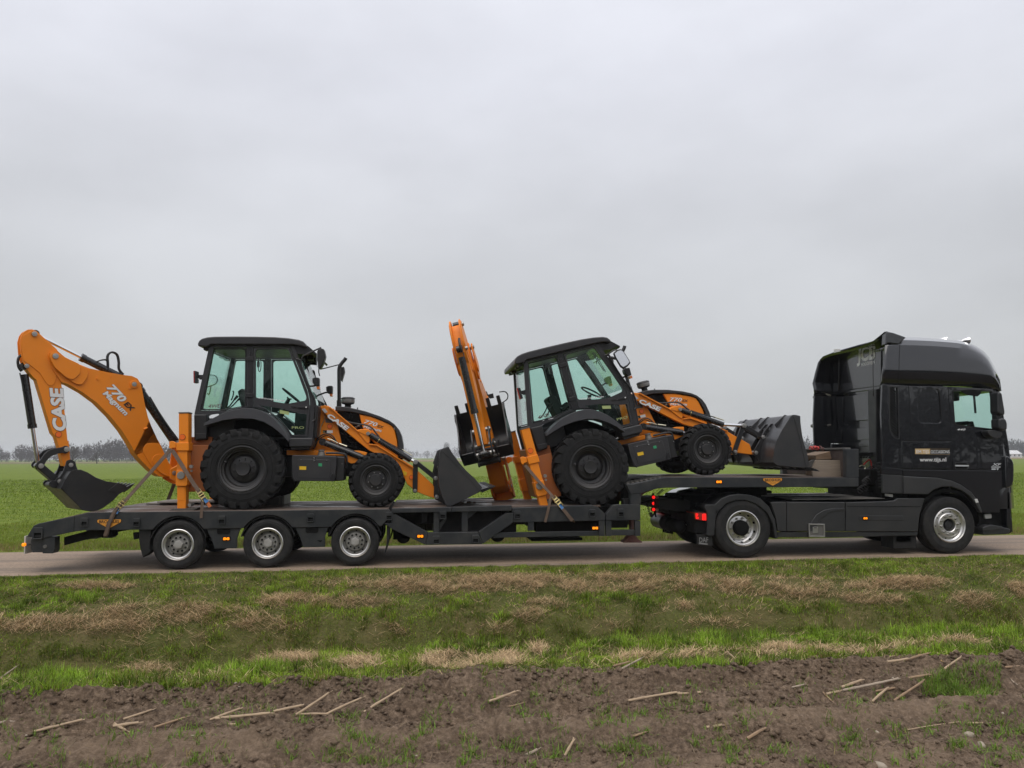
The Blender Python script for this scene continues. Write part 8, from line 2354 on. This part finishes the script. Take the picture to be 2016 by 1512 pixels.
# ------------------------------------------------------------------ far things
paint('bark', (0.04, 0.033, 0.029), 0.9, dirt=0.3, spec=0.1)
paint('twig', (0.06, 0.05, 0.045), 0.95, dirt=0.3, spec=0.1)
paint('conifer', (0.022, 0.03, 0.02), 0.95, dirt=0.3, spec=0.1)
def twig_cloud(n, h, r, z0, seed, up=0.5, L=0.12, wd=0.012):
    g = np.random.default_rng(seed)
    d = g.normal(size=(n, 3)); d /= np.linalg.norm(d, axis=1)[:, None]
    rad = g.random(n) ** 0.45
    c = d * rad[:, None] * np.array([r, r, (h - z0) / 2]) * (0.8 + 0.4 * g.random((n, 1))) + np.array([0, 0, (h + z0) / 2])
    t = d * 0.8 + np.array([0, 0, up]) + g.normal(size=(n, 3)) * 0.35; t /= np.linalg.norm(t, axis=1)[:, None]
    s = np.cross(t, g.normal(size=(n, 3))); s /= np.linalg.norm(s, axis=1)[:, None]
    l = (L * h * (0.5 + g.random(n)))[:, None]; w = (wd * h * (0.5 + g.random(n)))[:, None]
    v = np.stack([c - s * w, c + s * w, c + t * l], 1)
    return v
def wood_mass(name, label, pxs, Y, h0, h1, seed, mat='twig', n=110, step=2.6, prof=None, rows=3, L=0.1, wd=0.02):
    """bare trees closed up into one belt"""
    g = np.random.default_rng(seed); V = []
    xa, xb = PP(pxs[0], 900, Vector((0, Y, 0)), Vector((0, 1, 0))).x, PP(pxs[1], 900, Vector((0, Y, 0)), Vector((0, 1, 0))).x
    return belt(name, label, xa, xb, Y, h0, h1, g, mat, n, step, rows, L, wd)
def belt(name, label, xa, xb, Y, h0, h1, g, mat, n, step, rows, L, wd, dy=8):
    V = []
    for row in range(rows):
        x = min(xa, xb)
        while x < max(xa, xb):
            k = vnoise(np.array([x * 0.022 + 3]), np.array([row * 3.3 + Y]), 301)[0] * 0.7 + vnoise(np.array([x * 0.11]), np.array([row * 1.3 + Y]), 302)[0] * 0.3
            h = (h0 + (h1 - h0) * np.clip(k * 2.2 - 0.6, -0.1, 1.15)) * g.uniform(0.85, 1.12)
            if vnoise(np.array([x * 0.035 + row]), np.array([Y * 0.1]), 303)[0] < 0.3 and g.random() < 0.75:
                x += step; continue
            r = h * g.uniform(0.24, 0.36)
            v = twig_cloud(n, h, r, h * g.uniform(-0.05, 0.12), int(g.integers(1e9)), 0.6, L, wd)
            tr = np.array([[[-0.02 * h, 0, 0], [0.02 * h, 0, 0], [0, 0, h * 0.8]]])
            v = np.concatenate([v, tr]) + np.array([x, Y + row * dy + g.uniform(-3, 3), -0.1])
            V.append(v); x += step * g.uniform(0.6, 1.4)
    v = np.concatenate(V).reshape(-1, 3)
    o = np_mesh(name, v, np.arange(len(v)).reshape(-1, 3), mat)
    return tag(o, label, kind='stuff')
wood_mass('wood', 'grey leafless wood on the horizon behind the stretched-out boom', (-120, 420), 470, 7.0, 13.5, 1, n=340, step=3.0, wd=0.024)
wood_mass('wood', 'low hazy leafless wood on the horizon between the two backhoes', (420, 1560), 1150, 10, 19, 2, n=150, step=6.5, wd=0.03)
wood_mass('wood', 'dark hazy wood on the horizon at the right, ahead of the truck', (1560, 2300), 560, 11, 17, 3, 'conifer', n=170, step=3.4, wd=0.03)
belt('wood', 'belt of trees far behind the photographer, mirrored in the truck paint', -95, 120, -88, 8, 15, np.random.default_rng(5), 'conifer', 130, 3.0, 3, 0.1, 0.035, dy=-6)
# two bare trees standing in the meadow, and one tall one further off
def bare_tree(px, base_y, top_y, label, seed, lean=0.0, name='bare_tree', spread=1.0, group=None):
    g = random.Random(seed)
    B = PZ(px, base_y, -0.07); dist = (B - CAM).dot(FWD); H = (base_y - top_y) / FPX * dist
    root = empty(name, B); tag(root, label, 'tree', group)
    mb = MB(); tw = MB()
    def grow(p, d, l, r, lev):
        q = p + d * l * 0.5 + Vector((g.gauss(0, 0.03), g.gauss(0, 0.03), 0)) * l; e = p + d * l
        (mb if lev < 2 else tw).tube([p, q, e], [r, r * 0.8, r * 0.62], 5 if lev < 2 else 3, caps=False)
        if lev >= 5: return
        for k in range(3 if lev > 0 else 5):
            nd = (d + Vector((g.gauss(0, 0.55), g.gauss(0, 0.55), g.gauss(0.05, 0.3))) * spread).normalized()
            st = e if k == 0 else p + d * l * g.uniform(0.55, 1.0)
            grow(st, nd, l * g.uniform(0.55, 0.8), r * 0.62, lev + 1)
    grow(B, Vector((lean, 0, 1)).normalized(), H * 0.3, H * 0.032, 0)
    mb.build('trunk', 'bark', root, fix=False); tw.build('crown', 'twig', root, fix=False)
bare_tree(141, 914, 866, 'bare orchard tree in the meadow right of the dipper, the taller one', 4, 0.12, spread=1.25, group='bare trees in the meadow')
bare_tree(191, 913, 876, 'bare orchard tree leaning left in the meadow, the smaller one', 9, -0.15, spread=1.35, group='bare trees in the meadow')
# far tree above the loader bucket
def round_tree(px, Y, h, label, seed):
    q = PP(px, 902, Vector((0, Y, 0)), Vector((0, 1, 0))); root = empty('tall_tree', (q.x, Y, -0.1)); tag(root, label, 'tree')
    mb = MB(); mb.tube([(q.x, Y, -0.1), (q.x, Y, h * 0.85)], [h * 0.02, h * 0.008], 6); mb.build('trunk', 'bark', root)
    v = (twig_cloud(420, h, h * 0.2, h * 0.5, seed, 0.7, 0.09, 0.008) + np.array([q.x, Y, 0])).reshape(-1, 3) - np.array(root.location)
    o = np_mesh('crown', v, np.arange(len(v)).reshape(-1, 3), 'twig'); o.parent = root
round_tree(879, 1100, 23, 'tall round-topped bare tree rising above the far wood behind the loader bucket', 12)
# farm buildings on the horizon
def farm(px, Y, w, d, eave, ridge, label, wallm, roofm, name='farm_building'):
    q = PP(px, 902, Vector((0, Y, 0)), Vector((0, 1, 0))); x0, x1 = q.x - w / 2, q.x + w / 2
    r = empty(name, (q.x, Y, -0.1)); tag(r, label, 'building', 'farm buildings on the horizon')
    mb = MB(); mb.box(x0, x1, Y, Y + d, -0.1, eave); mb.build('wall', wallm, r)
    mb = MB(); mb.prism3([(Y - 0.4, eave), (Y + d + 0.4, eave), (Y + d / 2, ridge)], (x0 - 0.4, 0, 0), (0, 1, 0), (0, 0, 1), (1, 0, 0), 0, w + 0.8); mb.build('roof', roofm, r)
    for k in range(3):
        xx = x0 + w * (0.2 + 0.3 * k); mb = MB(); mb.box(xx - 0.6, xx + 0.6, Y - 0.06, Y, 0.8, min(eave - 0.4, 2.2)); mb.build('window', 'black_void', r)
paint('far_white', (0.6, 0.6, 0.6), 0.7, dirt=0.1); paint('far_roof', (0.28, 0.29, 0.3), 0.7, dirt=0.2); paint('far_tile', (0.12, 0.075, 0.06), 0.8, dirt=0.2)
farm(872, 900, 22, 12, 3.5, 8.0, 'far grey-roofed farm building just left of the loader bucket', 'far_white', 'far_roof')
farm(1998, 520, 12, 10, 2.6, 5.4, 'far white low shed before the dark wood at right', 'far_white', 'far_white', 'white_shed')
farm(1040, 980, 26, 12, 3.5, 9, 'far barn on the horizon hidden between boom and tilted cab', 'far_tile', 'far_tile')
def post(px, yb, yt, label, name, r, mat, cat='post'):
    B = PZ(px, yb, -0.07); dist = (B - CAM).dot(FWD); H = (yb - yt) / FPX * dist
    mb = MB(); mb.tube([(0, 0, 0), (0, 0, H * 0.5), (0, 0, H)], [r, r * 0.95, r * 0.9], 8); mb.box(-r * 1.2, r * 1.2, -r * 1.2, r * 1.2, H - r * 0.4, H)
    o = mb.build(name, mat, None); o.location = B; tag(o, label, cat)
post(249.5, 911.5, 904, 'short dark post standing alone in the meadow left of the boom foot', 'meadow_post', 0.12, 'bark')
post(227, 907.5, 878, 'tall thin pale mast in front of the far wood, left of the boom', 'mast', 0.13, 'far_roof', 'mast')
post(277, 914.5, 909.5, 'tiny reddish stake in the meadow beside the boom foot', 'stake', 0.06, 'rust', 'stake')
# ------------------------------------------------------------------ air
m, nt, b, out = nodes_of('haze'); nt.nodes.remove(b)
pv = nt.nodes.new('ShaderNodeVolumePrincipled')
pv.inputs['Color'].default_value = (0.93, 0.96, 1.0, 1); pv.inputs['Density'].default_value = 0.00042; pv.inputs['Anisotropy'].default_value = 0.0
nt.links.new(pv.outputs[0], out.inputs['Volume'])
mb = MB(); mb.box(-2700, 2700, -260, 2700, -2.0, 30.0)
hz = tag(mb.build('haze', 'haze', smooth=0), 'thin pale haze in the air over the whole field', kind='stuff')
# ------------------------------------------------------------------ one object for each piece
SPLIT = {'mudguards': 'mudguard', 'rear_leg': 0, 'ramp_frame': 'ramp_beam', 'fender_flank': 0, 'rear_fender': 0, 'bumper': 0, 'mud_flap': 0, 'lamp_bracket': 0, 'grab_rails': 'grab_rail', 'hoses': 'hose', 'steel_pipes': 'steel_pipe', 'control_levers': 'control_lever_piece',
         'roof_lamps': 'roof_lamp', 'front_pillar': 0, 'tanks': 'tank', 'arch_liner': 0, 'coiled_air_line': 0, 'underslung_boxes': 'underslung_box', 'wiper': 0, 'tank_bracket': 0, 'side_trim': 0, 'air_horn': 0, 'dash_items': 'dash_item',
         'hose_carrier_tubes': 'hose_carrier_tube', 'hose_carrier_bars': 'hose_carrier_bar', 'tank_labels': 'tank_label', 'cables': 'cable', 'engine_pipes': 'engine_pipe', 'arm_cross_tube': 0, 'lamp_stalk': 0, 'seat': 0, 'roof_seam': 0, 'eye': 0, 'rear_pressing': 0, 'sticker_lines': 'sticker_line', 'curly_cable': 0, 'warning_label': 0, 'neck_box': 0}
TINY = ('wheel_nuts', 'vent_holes', 'tank_bolts', 'fittings', 'bosses', 'arm_pins', 'pivot_pins', 'bucket_pins', 'linkage_pins', 'foot_pin', 'axles', 'frame', 'chassis', 'badge', 'seat_base', 'intake_bellows', 'boss_pin', 'hinge', 'door_handle', 'engine', 'rear_frame_gear', 'engine_rear_gear', 'step_well', 'bracket', 'lens')
done = {}
def islands(me):
    n = len(me.vertices); par = list(range(n))
    def fnd(a):
        while par[a] != a:
            par[a] = par[par[a]]; a = par[a]
        return a
    for e in me.edges:
        a, b = fnd(e.vertices[0]), fnd(e.vertices[1])
        if a != b: par[a] = b
    g = {}
    for p in me.polygons: g.setdefault(fnd(p.vertices[0]), []).append(p.index)
    return list(g.values())
def piece(me, polys):
    vm = {}; vs, fs, ms = [], [], []
    for pi in polys:
        p = me.polygons[pi]; f = []
        for v in p.vertices:
            if v not in vm: vm[v] = len(vs); vs.append(tuple(me.vertices[v].co))
            f.append(vm[v])
        fs.append(f); ms.append(p.material_index)
    q = bpy.data.meshes.new(me.name); q.from_pydata(vs, [], fs)
    for m in me.materials: q.materials.append(m)
    q.polygons.foreach_set('material_index', ms); q.update()
    q.polygons.foreach_set('use_smooth', [True] * len(fs)); q.set_sharp_from_angle(angle=R(35))
    return q
for o in list(scene.objects):
    base = o.name.split('.')[0]
    if o.type != 'MESH' or o.parent is None: continue
    if base in TINY: o['kind'] = 'stuff'
    if base not in SPLIT: continue
    me = o.data
    if me.name not in done:
        g = islands(me)
        done[me.name] = [piece(me, x) for x in g] if 1 < len(g) <= 24 else None
    if not done[me.name]: continue
    nm = SPLIT[base] or base
    for k, q in enumerate(done[me.name]):
        if k == 0:
            o.data = q; o.name = nm
        else:
            c = o.copy(); c.data = q; c.name = nm; COL.objects.link(c)
